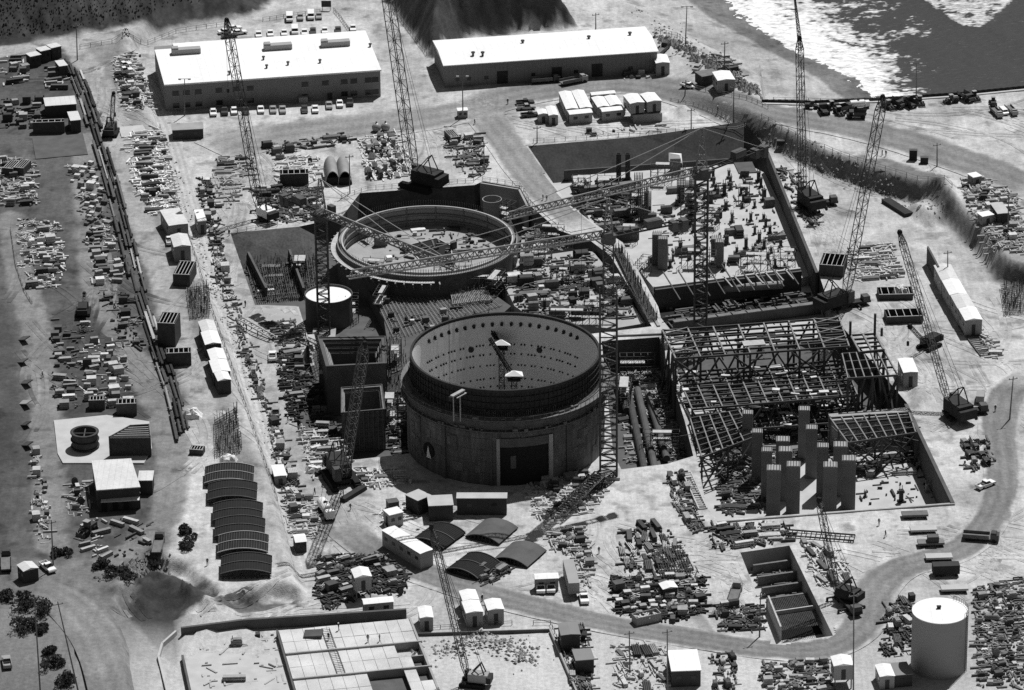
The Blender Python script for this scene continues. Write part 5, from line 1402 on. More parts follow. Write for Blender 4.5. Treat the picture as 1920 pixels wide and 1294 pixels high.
for q in [(PIC, 985, 196, (1020, 194), 'dark pickup furthest back left of the trailer offices', D), (PIC, 987, 205, (1020, 203), 'grey pickup in the middle of three left of the trailer offices', Gy), (PIC, 994, 219, (1030, 216), 'dark pickup nearest of three left of the trailer offices', D),
          (FLAT, 1075, 157, (1100, 152), 'dark stake truck with a pale cab in front of the warehouse', None), (FLAT, 1022, 155, (1050, 153), 'low empty flatbed in front of the warehouse doors', D),
          (PIC, 1292, 165, (1330, 166), 'white pickup on the roadside below the beach hut', W), (SED, 1308, 130, (1320, 115), 'grey car parked up by the beach fence', Gy), (FLAT, 1240, 100, (1250, 90), 'dark truck behind the right end of the warehouse', D),
          (PIC, 511, 672, (512, 640), 'white topped pickup on the left haul road beside the square shell', W), (PIC, 517, 778, (518, 750), 'grey pickup driving up the left haul road', Gy),
          (PIC, 318, 455, (314, 430), 'white pickup beside the box trailers on the terrace', W), (TANK, 611, 965, (625, 985), 'white tank truck beside the ladder shadow of the crawler crane', None),
          (PIC, 1095, 1126, (1100, 1150), 'white pickup nose out beside the long semi trailer', W), (FLAT, 1378, 1120, (1390, 1085), 'truck with pale load beside the rebar trench', Gy),
          (PIC, 1848, 913, (1880, 900), 'white pickup at the edge of the right bottom road', W), (FLAT, 1838, 1013, (1865, 1015), 'flatbed truck leaving the sand onto the bottom road', D), (VAN, 1838, 750, (1840, 735), 'grey van parked behind the dark crawler crane', Gy),
          (PIC, 13, 1246, (8, 1220), 'grey pickup on the road in the bottom left corner', Gy), (FLAT, 12, 1060, (12, 1040), 'dark truck at the left edge above the corner junction', D), (PIC, 90, 1068, (110, 1085), 'white hooded pickup beside the junction hut', W),
          (FLAT, 297, 1028, (302, 1005), 'dark loaded truck on the curved left yard road', D), (PIC, 232, 126, (250, 124), 'white pickup first in the small lot beside the office', W), (PIC, 233, 136, (250, 134), 'white pickup second in the small lot beside the office', W),
          (PIC, 232, 146, (250, 144), 'dark pickup third in the small lot beside the office', D), (LOAD, 165, 1000, (150, 1010), 'small loader parked between lumber rows in the left yard', None)]:
    veh(q[0], q[1], q[2], q[3], q[4], None, q[5])
eq = [(1545, 212, DUMP), (1560, 205, LOAD), (1572, 215, LOAD), (1583, 210, DUMP), (1606, 222, DUMP), (1610, 203, TANK), (1665, 203, LOAD), (1680, 200, DUMP), (1697, 196, LOAD), (1704, 199, DUMP), (1724, 195, LOAD), (1784, 193, LOAD), (1811, 188, DUMP), (1826, 186, LOAD), (1862, 198, LOAD), (1868, 215, FLAT), (1882, 213, VAN), (1896, 211, FLAT), (1522, 204, LOAD), (1935, 210, DUMP)]
wd = {DUMP: 'dump truck', LOAD: 'wheel loader', TANK: 'tank truck', FLAT: 'flatbed truck', VAN: 'pale van'}
pos = ['at the left of the plant line below the seawall', 'second machine of the tight cluster below the seawall', 'in the middle of the tight cluster below the seawall', 'right of the tight cluster below the seawall', 'nearest the road below the seawall cluster', 'behind the tight cluster beneath the seawall', 'just right of the leaning boom tip on the sand', 'second right of the leaning boom tip on the sand', 'left of the paired machines in the seawall line', 'right of the paired machines in the seawall line', 'alone left of the gap in the seawall line', 'just right of the gap in the seawall line', 'second from the right in the seawall line', 'last in the seawall line', 'behind the three trucks on the open sand', 'left of the three trucks on the open sand', 'middle of the three trucks on the open sand', 'right of the three trucks on the open sand', 'beside the tall slim boom near the road', 'at the right edge of the open sand']
for i, (x, y, v) in enumerate(eq):
    dup(v, P(x, y, 4.0) * 1 if False else G(x, y), R([100, 200, -70, 30, 175, 10, -60, -50, 80, 120, -80, 200, -60, -70, 90, -75, -75, -75, 0, -80][i]), ('dark ' if v is not VAN else '') + wd[v] + ' ' + pos[i], 'earthmoving plant parked on the sand', (.78,) * 3)

ppl = [(890, 234, 1), (952, 196, 1), (1346, 210, 1), (257, 362, 1), (279, 383, 1), (1018, 376, 0), (1025, 377, 0), (80, 708, 1), (559, 912, 1), (590, 927, 1), (657, 957, 1), (720, 1053, 1), (728, 1052, 1), (1123, 1038, 0), (1660, 1007, 1), (1866, 772, 0), (1654, 292, 0), (1661, 293, 0), (904, 1128, 0), (1098, 1212, 0), (389, 1060, 0), (540, 792, 1), (1648, 985, 0), (1172, 212, 1), (460, 575, 0), (430, 442, 0), (635, 1182, -1), (690, 1203, -1), (712, 1202, -1), (616, 1200, -1), (833, 440, -2), (1250, 500, -3), (1400, 420, -3), (1020, 520, -4), (1080, 550, -4), (1300, 470, -3)]
plab = ['worker walking on the oiled yard road', 'worker standing where the haul road bends above the trailers', 'worker walking along the haul road', 'upper of two workers on the terrace dirt', 'lower of two workers on the terrace dirt', 'left of a pair of workers on the ramp road', 'right of a pair of workers on the ramp road', 'lone worker on the left yard road', 'worker on the haul road beside the ribbon slope', 'worker near the front of the tank truck', 'worker right of the ladder shadow', 'left of a pair of workers on the bottom road', 'right of a pair of workers on the bottom road', 'worker on the sand right of the arched panels', 'lone worker on the sand beside the flat trailers', 'worker on the road beside the dark crawler crane', 'left of two workers on the embankment top', 'right of two workers on the embankment top', 'worker beside the pair of white gabled huts', 'worker beside the slanting wall of the sandy pit', 'worker near the foot of the arched frames', 'worker beside the pickup on the left haul road', 'worker bending by crates on the sand near the pit', 'worker by the pile in front of the trailer offices', 'worker at the dirt shelf of the rear pit', 'worker at the left rear corner of the pit', 'worker near the ladder on the pale slab', 'left worker in the middle of the pale slab', 'right worker in the middle of the pale slab', 'worker beside the tilted panel on the pale slab', 'worker on the ring floor', 'worker by the left edge of the rear turbine floor', 'worker in the middle of the rear turbine floor', 'worker on the cluttered slab behind the shell', 'worker near the mast on the cluttered slab', 'worker near the front of the rear turbine floor']
zz = {-1: 1.65, -2: -1.8, -3: ZR, -4: -2.0}
for i, (x, y, k) in enumerate(ppl):
    p = G(x, y) if k >= 0 else P(x, y, zz[k])
    dup(MAN1 if k == 1 else MAN2, p, R((i * 77) % 360), 'hard-hatted ' + plab[i], 'workers about the site', (1.08,) * 3)

# ------------------------------------------------------------------ poles
def pole(px, py, tx, ty, label, kind='utility', z=None):
    b = G(px, py) if z is None else P(px, py, z)
    h = atY(tx, ty, b.y).z - b.z; lx = atY(tx, ty, b.y).x - b.x
    t = thing('utility_pole' if kind == 'utility' else 'lamp_post', label, 'pole', b)
    MB().tube((0, 0, -.2), (lx, 0, h), .2, 8, .12).build('shaft', 'wood_dark', t)
    if kind == 'utility':
        q = MB(); q.box((lx, 0, h - .7), (2.4, .14, .16), R(20)); o = q.build('crossarm', 'wood_dark', t)
        q = MB()
        for k in (-1, 1): q.cyl((lx + k * 1.0 * math.cos(R(20)), k * 1.0 * math.sin(R(20)), h - .6), .09, .3, 6)
        q.build('insulators', 'paint_grey', o)
    else:
        q = MB(); q.box((lx, 0, h), (3.0, .12, .12)); o = q.build('arm', 'steel', t)
        for k in (-1, 1): MB().box((lx + k * 1.4, -.1, h - .05), (.8, .5, .35)).build('lamp_head', 'steel_pale', o)
for q in [(145, 113, 143, 45, 'tall pole at the yard corner beside the top left hillside'), (77, 1320, 64, 1115, 'thick tall pole rising among bushes in the bottom left corner'), (100, 1066, 96, 975, 'short pole behind the junction hut'), (150, 1310, 108, 1128, 'leaning pole beside the bottom left approach road'),
          (908, 326, 907, 265, 'pole at the rim behind the upright steel cylinder'), (656, 363, 655, 290, 'pole at the rear rim left of the ring'), (1358, 132, 1359, 78, 'pole beside the white beach hut'), (1375, 236, 1376, 160, 'pole at the rear right corner of the turbine pit'),
          (1296, 243, 1296, 203, 'short pole on the rim behind the turbine slope'), (1007, 268, 1007, 236, 'short pole at the left rear rim of the turbine pit'), (1757, 312, 1757, 268, 'pole on the embankment top beside the haul road'), (1890, 438, 1891, 368, 'pole in the right upper material yard'),
          (1777, 532, 1777, 470, 'pole behind the joined white huts'), (1893, 787, 1900, 706, 'leaning pole beside the right bend of the bottom road'), (1600, 1310, 1601, 1112, 'thick tall pole beside the bottom road and the white hut'), (1252, 1325, 1251, 1180, 'thick pole in front of the white-roofed shed'),
          (1181, 1262, 1180, 1183, 'thin pole among pipe racks at the bottom'), (1424, 1195, 1426, 1112, 'pole at the corner of the rebar trench'), (1117, 55, 1117, 24, 'short pole behind the warehouse on the shore'), (1284, 180, 1286, 150, 'short pole on the fence line by the road')]:
    pole(*q)
for q in [(868, 222, 867, 143, 'double headed lamp post standing by a white cabin above the yard road'), (346, 217, 346, 148, 'double headed lamp post before the left end of the office'), (1285, 85, 1288, 12, 'lamp post on the beach side of the warehouse')]:
    pole(*q, kind='lamp')
pole(1718, 183, 1718, 119, 'thin lamp post on the seawall against the surf', 'lamp')

# ------------------------------------------------------------------ fences and railings
def fence(name, label, cat, pts, h=1.2, step=2.5, z=None, m='steel', rails=2, group=None, th=.07):
    w = [G(*q) if z is None else P(q[0], q[1], z) for q in pts]
    o = w[0]; t = thing(name, label, cat, o, 0, group)
    ps, rl = [], MB(); prev = None
    for a, b in zip(w[:-1], w[1:]):
        n = max(1, int((b - a).length / step))
        for i in range(n + (b is w[-1])):
            p = a.lerp(b, i / n)
            if z is None: p.z = tz(p.x, p.y)
            p = p - o; ps.append(p)
            if prev is not None:
                for r_ in range(rails):
                    e = Vector((0, 0, h * (1 - .45 * r_) - .03)); rl.bar(prev + e, p + e, th)
            prev = p
    pm = None
    for p in ps[:98]:
        if pm is None: pm = MB().bar((0, 0, -.2), (0, 0, h), th * 1.6).build('post', m, t); pp = pm
        else: pp = pm.copy(); COL.objects.link(pp); pp.parent = t
        pp.location = p
    rl.build('rails', m, t)
    return t
for q in [('safety railing along the rim behind the turbine pit slope', [(1000, 268), (1100, 262), (1200, 254), (1300, 246), (1398, 240)], 1.3, 2.6), ('railing along the rim above the ring', [(640, 372), (690, 356), (780, 349)], 1.3, 2.2), ('short railing right of the tall crawler crane above the ring', [(812, 347), (888, 342)], 1.3, 2.2),
          ('railing on the alcove wall top', [(905, 338), (975, 349), (998, 386)], 1.2, 2), ('railing at the left rear corner of the pit', [(428, 438), (480, 430), (520, 424)], 1.2, 2)]:
    fence('safety_railing', q[0], 'railing', q[1], q[2], q[3], m='wood')
for q in [('post fence along the embankment crest beside the haul road', [(1428, 222), (1530, 278), (1640, 315), (1740, 340), (1785, 352)], 1.5, 3), ('dark fence along the hillside foot road', [(150, 92), (250, 74), (330, 62), (425, 48)], 1.4, 3), ('fence at the far car park front', [(493, 40), (545, 33), (600, 25)], 1.3, 2),
          ('fence at the right side of the far car park', [(626, 22), (640, 38), (654, 58)], 1.3, 1.5), ('post fence along the beach side of the haul road', [(1290, 165), (1345, 178), (1400, 188), (1440, 205)], 1.4, 2.5), ('mesh fence at the top of the beach', [(1228, 62), (1270, 72), (1310, 105), (1350, 125), (1395, 165)], 1.8, 2.2),
          ('curving roadside fence by the dirt pile', [(1258, 190), (1300, 198), (1345, 212), (1385, 235)], 1.1, 2), ('fence along the ribbon slope top', [(300, 240), (345, 420), (400, 590), (470, 790), (520, 940)], 1.3, 4), ('rail fence before the pale huts by the sandy pit', [(790, 1182), (880, 1176), (960, 1172)], 1.1, 2),
          ('fence beside the slanting wall', [(1000, 1172), (1032, 1172), (1062, 1240), (1090, 1300)], 1.2, 2), ('curb fence along the left yard edge', [(20, 430), (30, 500), (45, 545), (60, 570)], .8, 3), ('roadside fence along the bluff foot', [(735, 18), (770, 62), (800, 104)], 1.2, 2.5), ('post line behind the haul road by the seawall', [(1450, 190), (1560, 193), (1640, 190), (1700, 188)], 1.3, 3)]:
    fence('post_fence', q[0], 'fence', q[1], q[2], q[3], m='wood_dark', rails=2)
def seawall():
    pts = [(1428, 190), (1520, 192), (1660, 186), (1740, 180), (1800, 176), (1930, 163), (2100, 147)]
    w = [P(x, y, 5.9) for x, y in pts]; o = w[0]
    t = thing('seawall', 'dark sheet pile seawall between the sand plateau and the surf', 'seawall', o)
    q = MB()
    for a, b in zip(w[:-1], w[1:]):
        n = int((b - a).length / .9); d = (b - a) / n; nn = Vector((-d.y, d.x, 0)).normalized()
        for i in range(n): q.box(a + d * (i + .5) - o + nn * (.15 * (i % 2)) - Vector((0, 0, 5.3)), (d.length, .3, 11.7), ang(a, b))
    q.build('sheet_piles', 'dark_steel', t)
    q = MB()
    for a, b in zip(w[:-1], w[1:]): q.box((a + b) / 2 - o + Vector((0, -1.2, -.35)), ((b - a).length, .9, .5), ang(a, b))
    q.build('kerb', 'concrete_pale', t)
seawall()
# ------------------------------------------------------------------ huts, trailers, sheds
def hut(name, label, a, b_, w, h, cat='hut', wall='wall_pale', roof='white_roof', gable=.35, group=None, z=None, door=True, legs=0.0, nwin=2, over=.15):
    """roof centre line seen from a to b"""
    g = G((a[0] + b_[0]) / 2, (a[1] + b_[1]) / 2 + h * 6.5)
    z = g.z if z is None else z
    H = h + legs
    p, q = P(a[0], a[1], z + H), P(b_[0], b_[1], z + H); rz = ang(p, q); L = max((q - p).length, 1.5); c = (p + q) / 2
    t = thing(name, label, cat, (c.x, c.y, z), rz, group)
    b = MB(); b.box((0, 0, legs + h / 2), (L, w, h)); b.build('wall', wall, t)
    b = MB(); e = over; z0 = H + .003
    if gable: b.add([(-L / 2 - e, -w / 2 - e, z0), (L / 2 + e, -w / 2 - e, z0), (L / 2 + e, 0, z0 + gable), (-L / 2 - e, 0, z0 + gable), (L / 2 + e, w / 2 + e, z0), (-L / 2 - e, w / 2 + e, z0)], [(0, 1, 2, 3), (3, 2, 4, 5), (0, 3, 5), (1, 4, 2), (0, 5, 4, 1)])
    else: b.box((0, 0, z0 + .08), (L + 2 * e, w + 2 * e, .16))
    b.build('roof', roof, t)
    # windows on both long sides, door on the end that faces the camera
    for s in (-1, 1):
        for i in range(nwin):
            x = -L / 2 + L * (i + .5) / nwin; MB().box((x, s * (w / 2 + .02), legs + h * .6), (min(1.2, L / nwin * .5), .08, .8)).build('window', 'glass', t)
    if door:
        s = 1 if (q.y < p.y) else -1
        MB().box((s * (L / 2 + .02), 0, legs + h * .36), (.08, .95, h * .72)).build('door', 'wall_dark', t)
    if legs:
        for sx in (-1, 1):
            for sy in (-1, 1): MB().box((sx * (L / 2 - .3), sy * (w / 2 - .3), legs / 2), (.25, .25, legs)).build('leg', 'wood_dark', t)
    return t
for q in [('site_trailer', 'pale trailer office, left of the double pair facing the haul road', (1059, 172), (1073, 204), 3.4, 3.2), ('site_trailer', 'pale trailer office, right of the double pair facing the haul road', (1083, 170), (1099, 202), 3.4, 3.2),
          ('site_trailer', 'wide pale trailer across the front of the double pair', (1066, 211), (1108, 207), 3.2, 3.2), ('site_trailer', 'pale trailer, left of the middle pair of offices', (1120, 182), (1132, 200), 3.4, 3.0), ('site_trailer', 'pale trailer, right of the middle pair of offices', (1144, 180), (1156, 197), 3.4, 3.0),
          ('site_trailer', 'wide pale trailer across the front of the middle pair', (1127, 206), (1168, 202), 3.0, 3.2), ('site_hut', 'small white hut with a window beside the three pickups', (1016, 206), (1019, 214), 2.8, 2.8), ('site_trailer', 'white hut just left of the wide trailer front', (1032, 200), (1038, 216), 2.6, 3.0),
          ('site_trailer', 'long low grey trailer behind the middle pair of offices', (1108, 176), (1152, 172), 2.2, 2.6), ('site_hut', 'white hut against the right end of the warehouse', (1237, 103), (1243, 118), 4.0, 4.0), ('beach_hut', 'white crooked hut beside the dark shed at the beach edge', (1352, 134), (1362, 150), 5.0, 4.0)]:
    hut(*q, group='site huts and trailers')
for i, (a, b_) in enumerate([((1182, 177), (1195, 193)), ((1214, 175), (1227, 190))]):
    hut('stacked_hut', ['left', 'right'][i] + ' hut raised on a pale base at the right of the trailer offices', a, b_, 4.2, 3.2, legs=3.0, group='site huts and trailers')
    p = bpy.context.scene.objects
blk('base_wall', 'pale concrete base wall under the raised huts', 'base', (1183, 208), (1237, 204), 3.5, 0, 2.6, 'wall_pale')
for q in [('dark_shed', 'dark flat roofed shed joined to the white beach hut', (1310, 140), (1342, 134), 4.5, 3.0, 'shed', 'wall_dark', 'wood_dark', 0), ('white_shed', 'small white gabled shed between the steel frame and the crane', (1697, 672), (1708, 698), 3.6, 4.2, 'shed', 'wall_pale', 'white_roof', .2)]:
    hut(*q)
for i, (a, b_) in enumerate([((1767, 497), (1781, 524)), ((1782, 525), (1797, 552)), ((1798, 552), (1812, 577)), ((1813, 577), (1826, 600))]):
    hut('joined_hut', ['rearmost', 'second', 'third', 'front'][i] + ' of four pale huts joined end to end by the bank', a, b_, 4.4, 4.6, group='joined pale huts by the bank', gable=.5, roof=['pale_roof', 'white_roof', 'pale_roof', 'white_roof'][i])
for q in [('box_trailer', 'large grey box trailer on the terrace beside a white pickup', (318, 392), (335, 421), 5.2, 4.2, 'trailer', 'wall_grey', 'pale_roof', .1), ('box_trailer', 'grey arched box trailer below the larger one on the terrace', (335, 440), (342, 462), 4.4, 4.4, 'trailer', 'wall_grey', 'pale_roof', .5),
          ('site_hut', 'small white topped hut by the clutter right of the ribbon slope', (372, 394), (379, 415), 2.2, 4.0, 'hut', 'wall_grey', 'white_roof', 0)]:
    hut(*q)
for i, (a, b_, w, m) in enumerate([((386, 602), (393, 621), 3.8, 'pale_roof'), ((392, 622), (400, 645), 4.0, 'white_roof'), ((403, 655), (410, 674), 3.8, 'white_roof'), ((408, 675), (416, 697), 4.2, 'white_roof'), ((414, 698), (421, 713), 3.2, 'white_roof')]):
    hut('row_hut', ['rearmost grey roofed', 'second white roofed', 'third white roofed', 'fourth white roofed', 'smallest front white roofed'][i] + ' hut of the gabled row along the terrace', a, b_, w, 3.8, roof=m, wall='wall_dark', gable=.5, group='gabled hut row on the terrace')
for q in [('office_trailer', 'long bright white office trailer beside the arched panels', (728, 990), (800, 1034), 3.6, 4.4, 'trailer', 'wall_pale', 'white_roof', .12, None, None, False, 0, 5), ('site_hut', 'rear of two joined gabled white huts below the bottom road', (876, 1107), (883, 1125), 3.6, 3.6),
          ('site_hut', 'front of two joined gabled white huts below the bottom road', (882, 1127), (890, 1148), 3.8, 3.8), ('site_hut', 'single gabled white hut right of the joined pair', (923, 1124), (930, 1143), 3.6, 3.8), ('site_hut', 'low white hut behind the lattice boom by the sandy pit', (796, 1138), (800, 1158), 2.9, 3.4),
          ('site_hut', 'tall white hut standing on legs among the lower yard clutter', (674, 1066), (681, 1082), 3.8, 3.4, 'hut', 'wall_pale', 'white_roof', .6, None, None, True, 3.0), ('site_trailer', 'long white trailer across the front of the lower left yard', (681, 1128), (736, 1123), 2.6, 3.2, 'trailer'),
          ('site_trailer', 'white trailer beside the semi trailer with two cars in front', (1003, 1081), (1046, 1079), 2.6, 3.4, 'trailer'), ('open_shed', 'large shed with a wide white roof and dark open front at the bottom', (1256, 1240), (1310, 1238), 9.5, 4.0, 'shed', 'wall_dark', 'white_roof', 0, None, None, False),
          ('site_hut', 'white gabled hut on a tall dark base beside the thick pole', (1576, 1230), (1582, 1248), 4.2, 3.6, 'hut', 'wall_pale', 'white_roof', .5, None, None, True, 2.4), ('site_trailer', 'white trailer left of the storage tank foot', (1655, 1246), (1664, 1268), 3.2, 3.2, 'trailer', 'wall_pale', 'white_roof', .3),
          ('site_trailer', 'grey flat roofed trailer between the white one and the tank', (1680, 1244), (1692, 1266), 4.6, 3.0, 'trailer', 'wall_dark', 'wall_grey', 0), ('site_hut', 'small pale hut among crates in the lower oval yard', (1249, 1092), (1257, 1103), 3.4, 2.6, 'hut', 'wall_dark', 'white_roof', .4),
          ('junction_hut', 'small gabled hut at the road junction in the bottom left', (46, 1056), (58, 1068), 3.6, 3.4, 'hut', 'wall_dark', 'pale_roof', .5), ('open_shed', 'pale roofed open shed in the upper left yard', (84, 192), (141, 188), 6.5, 3.4, 'shed', 'wall_dark', 'pale_roof', 0, None, None, False),
          ('site_hut', 'small pale hut at the corner of the upper left shed', (136, 210), (142, 226), 2.8, 3.8, 'hut', 'wall_dark', 'pale_roof', 0), ('site_hut', 'pale roofed stack hut beside the fence in the upper left yard', (111, 114), (119, 124), 2.4, 3.4, 'hut', 'wall_dark', 'pale_roof', 0),
          ('shipping_box', 'left of three dark boxes with pale roofs below the hillside', (53, 104), (72, 100), 3.2, 3.4, 'container', 'wall_dark', 'pale_roof', 0, None, None, False), ('shipping_box', 'middle of three dark boxes with pale roofs below the hillside', (72, 94), (90, 90), 3.2, 3.6, 'container', 'wall_dark', 'pale_roof', 0, None, None, False),
          ('shipping_box', 'right of three dark boxes with pale roofs below the hillside', (92, 88), (110, 84), 3.2, 3.6, 'container', 'wall_dark', 'pale_roof', 0, None, None, False), ('site_cabin', 'white cabin at the foot of the lamp post on the yard road', (858, 206), (876, 205), 2.2, 2.4, 'cabin', 'wall_pale', 'white_roof', 0),
          ('site_hut', 'white topped hut left of the haul road by the crawler crane', (520, 872), (526, 892), 2.8, 3.0, 'hut', 'wall_grey', 'white_roof', .1), ('site_hut', 'pale flat hut in front of the broken roofed boxes', (725, 962), (750, 956), 3.2, 3.4, 'hut', 'wall_pale', 'white_roof', 0), ('site_hut', 'white tent roofed cabin by the left haul road curb', (552, 1010), (572, 1008), 4.0, 3.0, 'hut', 'wall_dark', 'canvas', .6),
          ('site_hut', 'rear hut with a pitched dark roof beside the slanting wall', (1064, 1168), (1070, 1190), 4.2, 4.4, 'hut', 'wall_dark', 'wall_grey', .2), ('site_hut', 'front hut with a grey roof beside the slanting wall', (1090, 1218), (1097, 1238), 4.0, 3.4, 'hut', 'wall_dark', 'wall_grey', 0),
          ('dark_shed', 'dark roofed shelter with pale tables in front of the yard road', (323, 239), (380, 236), 5.0, 3.0, 'shelter', 'wall_dark', 'concrete', 0, None, None, False), ('site_hut', 'white flat roofed cabin among the seaward material yard', (1843, 398), (1853, 405), 3.4, 2.6, 'hut', 'wall_pale', 'white_roof', 0),
          ('site_hut', 'dark hut with pale roof strip in the seaward material yard', (1868, 380), (1882, 400), 3.2, 3.4, 'hut', 'wall_dark', 'concrete_pale', .1), ('site_hut', 'small white cabin furthest back in the seaward material yard', (1822, 325), (1833, 332), 2.6, 2.4, 'hut', 'wall_grey', 'white_roof', 0),
          ('long_trailer', 'long grey flat trailer box in the shadow before the shell', (857, 930), (950, 930), 2.8, 4.4, 'trailer', 'wall_dark', 'concrete_pale', 0, None, None, False), ('roofless_box', 'left concrete room unit with a broken pale roof before the shell', (772, 934), (796, 924), 4.4, 4.0, 'room unit', 'wall_dark', 'concrete_pale', 0, None, None, False, 0, 0),
          ('roofless_box', 'right concrete room unit with a holed pale roof before the shell', (803, 940), (848, 938), 5.4, 4.0, 'room unit', 'wall_dark', 'concrete_pale', 0, None, None, False, 0, 0)]:
    hut(*q)
def yard_office():
    z = tz(*P(215, 930, 3.5)[:2]); h = 5.5; p = [P(173, 866, z + h), P(245, 862, z + h), P(262, 914, z + h), P(182, 920, z + h)]
    c = sum(p, Vector()) / 4; t = thing('yard_building', 'square pale roofed workshop with an awning in the left yard', 'building', (c.x, c.y, z)); l = [(q.x - c.x, q.y - c.y) for q in p]
    MB().prism(l, 0, h).build('wall', 'wall_dark', t); MB().prism([(x * 1.03, y * 1.03) for x, y in l], h + .003, h + .25).build('roof', 'pale_roof', t)
    a = P(190, 934, z + 3.2) - c; d = P(262, 930, z + 3.2) - c; b = MB(); b.add([(a.x, a.y + 1.5, 3.5), (d.x, d.y + 1.5, 3.5), (d.x, d.y - 1.6, 2.9), (a.x, a.y - 1.6, 2.9), (a.x, a.y + 1.5, 3.35), (d.x, d.y + 1.5, 3.35), (d.x, d.y - 1.6, 2.75), (a.x, a.y - 1.6, 2.75)], [(0, 1, 2, 3), (7, 6, 5, 4), (3, 2, 6, 7), (0, 3, 7, 4), (1, 5, 6, 2)]); b.build('awning', 'pale_roof', t)
    a = P(262, 892, z + 3.5) - c; MB().box((a.x + 1.5, a.y - .5, 1.8), (3.4, 5.2, 3.6)).build('annex', 'wall_dark', t); MB().box((a.x + 1.5, a.y - .5, 3.7), (3.6, 5.4, .18)).build('annex_roof', 'pale_roof', t)
    for i in range(3): MB().box((l[3][0] + 1.5 + 2.6 * i, l[3][1] - .05 + .25 * i, 1.2), (1.2, .14, 2.2)).build('door', 'black', t)
yard_office()
dup(SEMI, G(1071, 1100), ang(G(1062, 1062), G(1076, 1118)), 'long pale semi trailer standing beside the white pickup', None, None, {'box': 'wall_pale'})
for i, (x, y) in enumerate([(1014, 1107), (1033, 1106)]): veh(VAN, x, y, (x + 1, y + 30), ['left', 'right'][i] + ' white van parked before the white trailer by the semi', 'vans before the white trailer', W)
for i, (x, y, m) in enumerate([(1715, 970, 'mixed'), (1731, 998, 'concrete_pale'), (1745, 1023, 'mixed'), (1760, 1050, 'concrete_pale'), (1773, 1078, 'mixed_dark'), (1789, 1109, 'concrete_pale')]):
    p = G(x, y); t = thing('flat_trailer', ['rearmost long low flat trailer in the sand row', 'second flat trailer with a pale deck in the sand row', 'third flat trailer carrying a dark box', 'fourth flat trailer with a bare pale deck', 'dark covered long trailer standing on the bottom road', 'pale low trailer behind the storage tank'][i], 'trailer', p, R(3), 'flat trailers on the sand')
    h = 2.2 if i == 4 else .5; MB().box((0, 0, .7 + h / 2), (6.2, 2.4, h)).build('deck', m, t); wheels(t, (-2.2, -1.2, 2.3), .4, 1.1)
    if i == 2: MB().box((.5, 0, 1.9), (2.6, 1.8, 1.4)).build('load', 'mixed_dark', t)
p = G(1212, 1166); t = thing('open_skip', 'open topped ribbed skip full of scrap on the edge of the bottom road', 'skip', p, R(24))
q = MB()
for k in (-1, 1): q.box((0, k * 1.25, 1.2), (6.2, .12, 2.0)); q.box((k * 3.05, 0, 1.2), (.12, 2.4, 2.0))
q.box((0, 0, .25), (6.2, 2.5, .2)); q.build('sides', 'ribbed', t)
q = MB()
for i in range(24): q.box((rng.uniform(-2.6, 2.6), rng.uniform(-.9, .9), 1.2 + rng.random() * .6), (rng.uniform(.5, 2), .3, .2), rng.random() * 3)
q.build('scrap', 'mixed', t)['kind'] = 'stuff'

# ------------------------------------------------------------------ arched rib frames and curved panels
def arch_panel(label, px, py, span, depth, sag, lift, rz, top, grid, group, tilt=0.0):
    p = G(px, py) if px > 600 else P(px, py, 3.3); t = thing('arched_panel', label, 'arched panel', p, rz, group)
    n = 20; Rr = (span * span / 4 + sag * sag) / (2 * sag)
    def S(u, v, dz=0.0):
        x = (u - .5) * span; z = lift + math.sqrt(max(Rr * Rr - x * x, 0)) - (Rr - sag) + v * tilt + dz; return (x, (v - .5) * depth, z)
    q = MB()
    for i in range(n):
        a, b_ = i / n, (i + 1) / n
        q.add([S(a, 0), S(b_, 0), S(b_, 1), S(a, 1), S(a, 0, -.25), S(b_, 0, -.25), S(b_, 1, -.25), S(a, 1, -.25)], [(0, 1, 2, 3), (7, 6, 5, 4), (0, 4, 5, 1), (2, 6, 7, 3)])
    q.build('skin', top, t)
    if grid:
        for v in (0, .5, 1):
            q = MB()
            for i in range(n): q.bar(S(i / n, v, .1), S((i + 1) / n, v, .1), .2)
            q.build('arch_rib', grid, t)
        q = MB()
        for i in range(20): q.bar(S((i + .5) / 20, 0, .05), S((i + .5) / 20, 1, .05), .07)
        q.build('purlins', 'dark_steel' if grid == 'steel' else 'steel', t)
    q = MB()
    for v in (0, 1):
        for i in range(9):
            u = (i + .5) / 9; a = S(u, v); q.bar((a[0], a[1], 0), (a[0], a[1], a[2] - .2), .18)
        q.bar((-span / 2, (v - .5) * depth, lift * .6), (span / 2, (v - .5) * depth, lift * .6), .2)
    q.build('falsework', 'dark_steel', t)
for i, (x, y, g) in enumerate([(430, 894, 'steel_pale'), (436, 926, 'steel'), (446, 964, 'steel'), (450, 994, 'steel'), (456, 1024, 'steel_pale'), (462, 1064, 'steel')]):
    arch_panel(['rearmost', 'second', 'third', 'fourth', 'fifth', 'front'][i] + ' of six arched rib frames stacked along the terrace end', x, y + 9, 11.8, 7.4, 1.1, 1.4, R(1), 'black', g, 'arched rib frames on the terrace', .7)
for i, (x, y, rz, m, g) in enumerate([(822, 1010, -32, 'black', 'steel'), (922, 1001, -28, 'concrete_dark', None), (886, 1066, -32, 'black', 'steel'), (975, 1044, -28, 'concrete_dark', None)]):
    arch_panel(['rear left dark curved panel with light ribs beside the white office trailer', 'rear right smooth grey curved panel in the shell shadow edge', 'front dark curved panel with light ribs near the bottom road', 'right smooth grey curved panel beside the crate yard'][i], x, y, 9.0, 9.6, 1.25, .6, R(rz), m, g, 'curved liner panels before the shell')

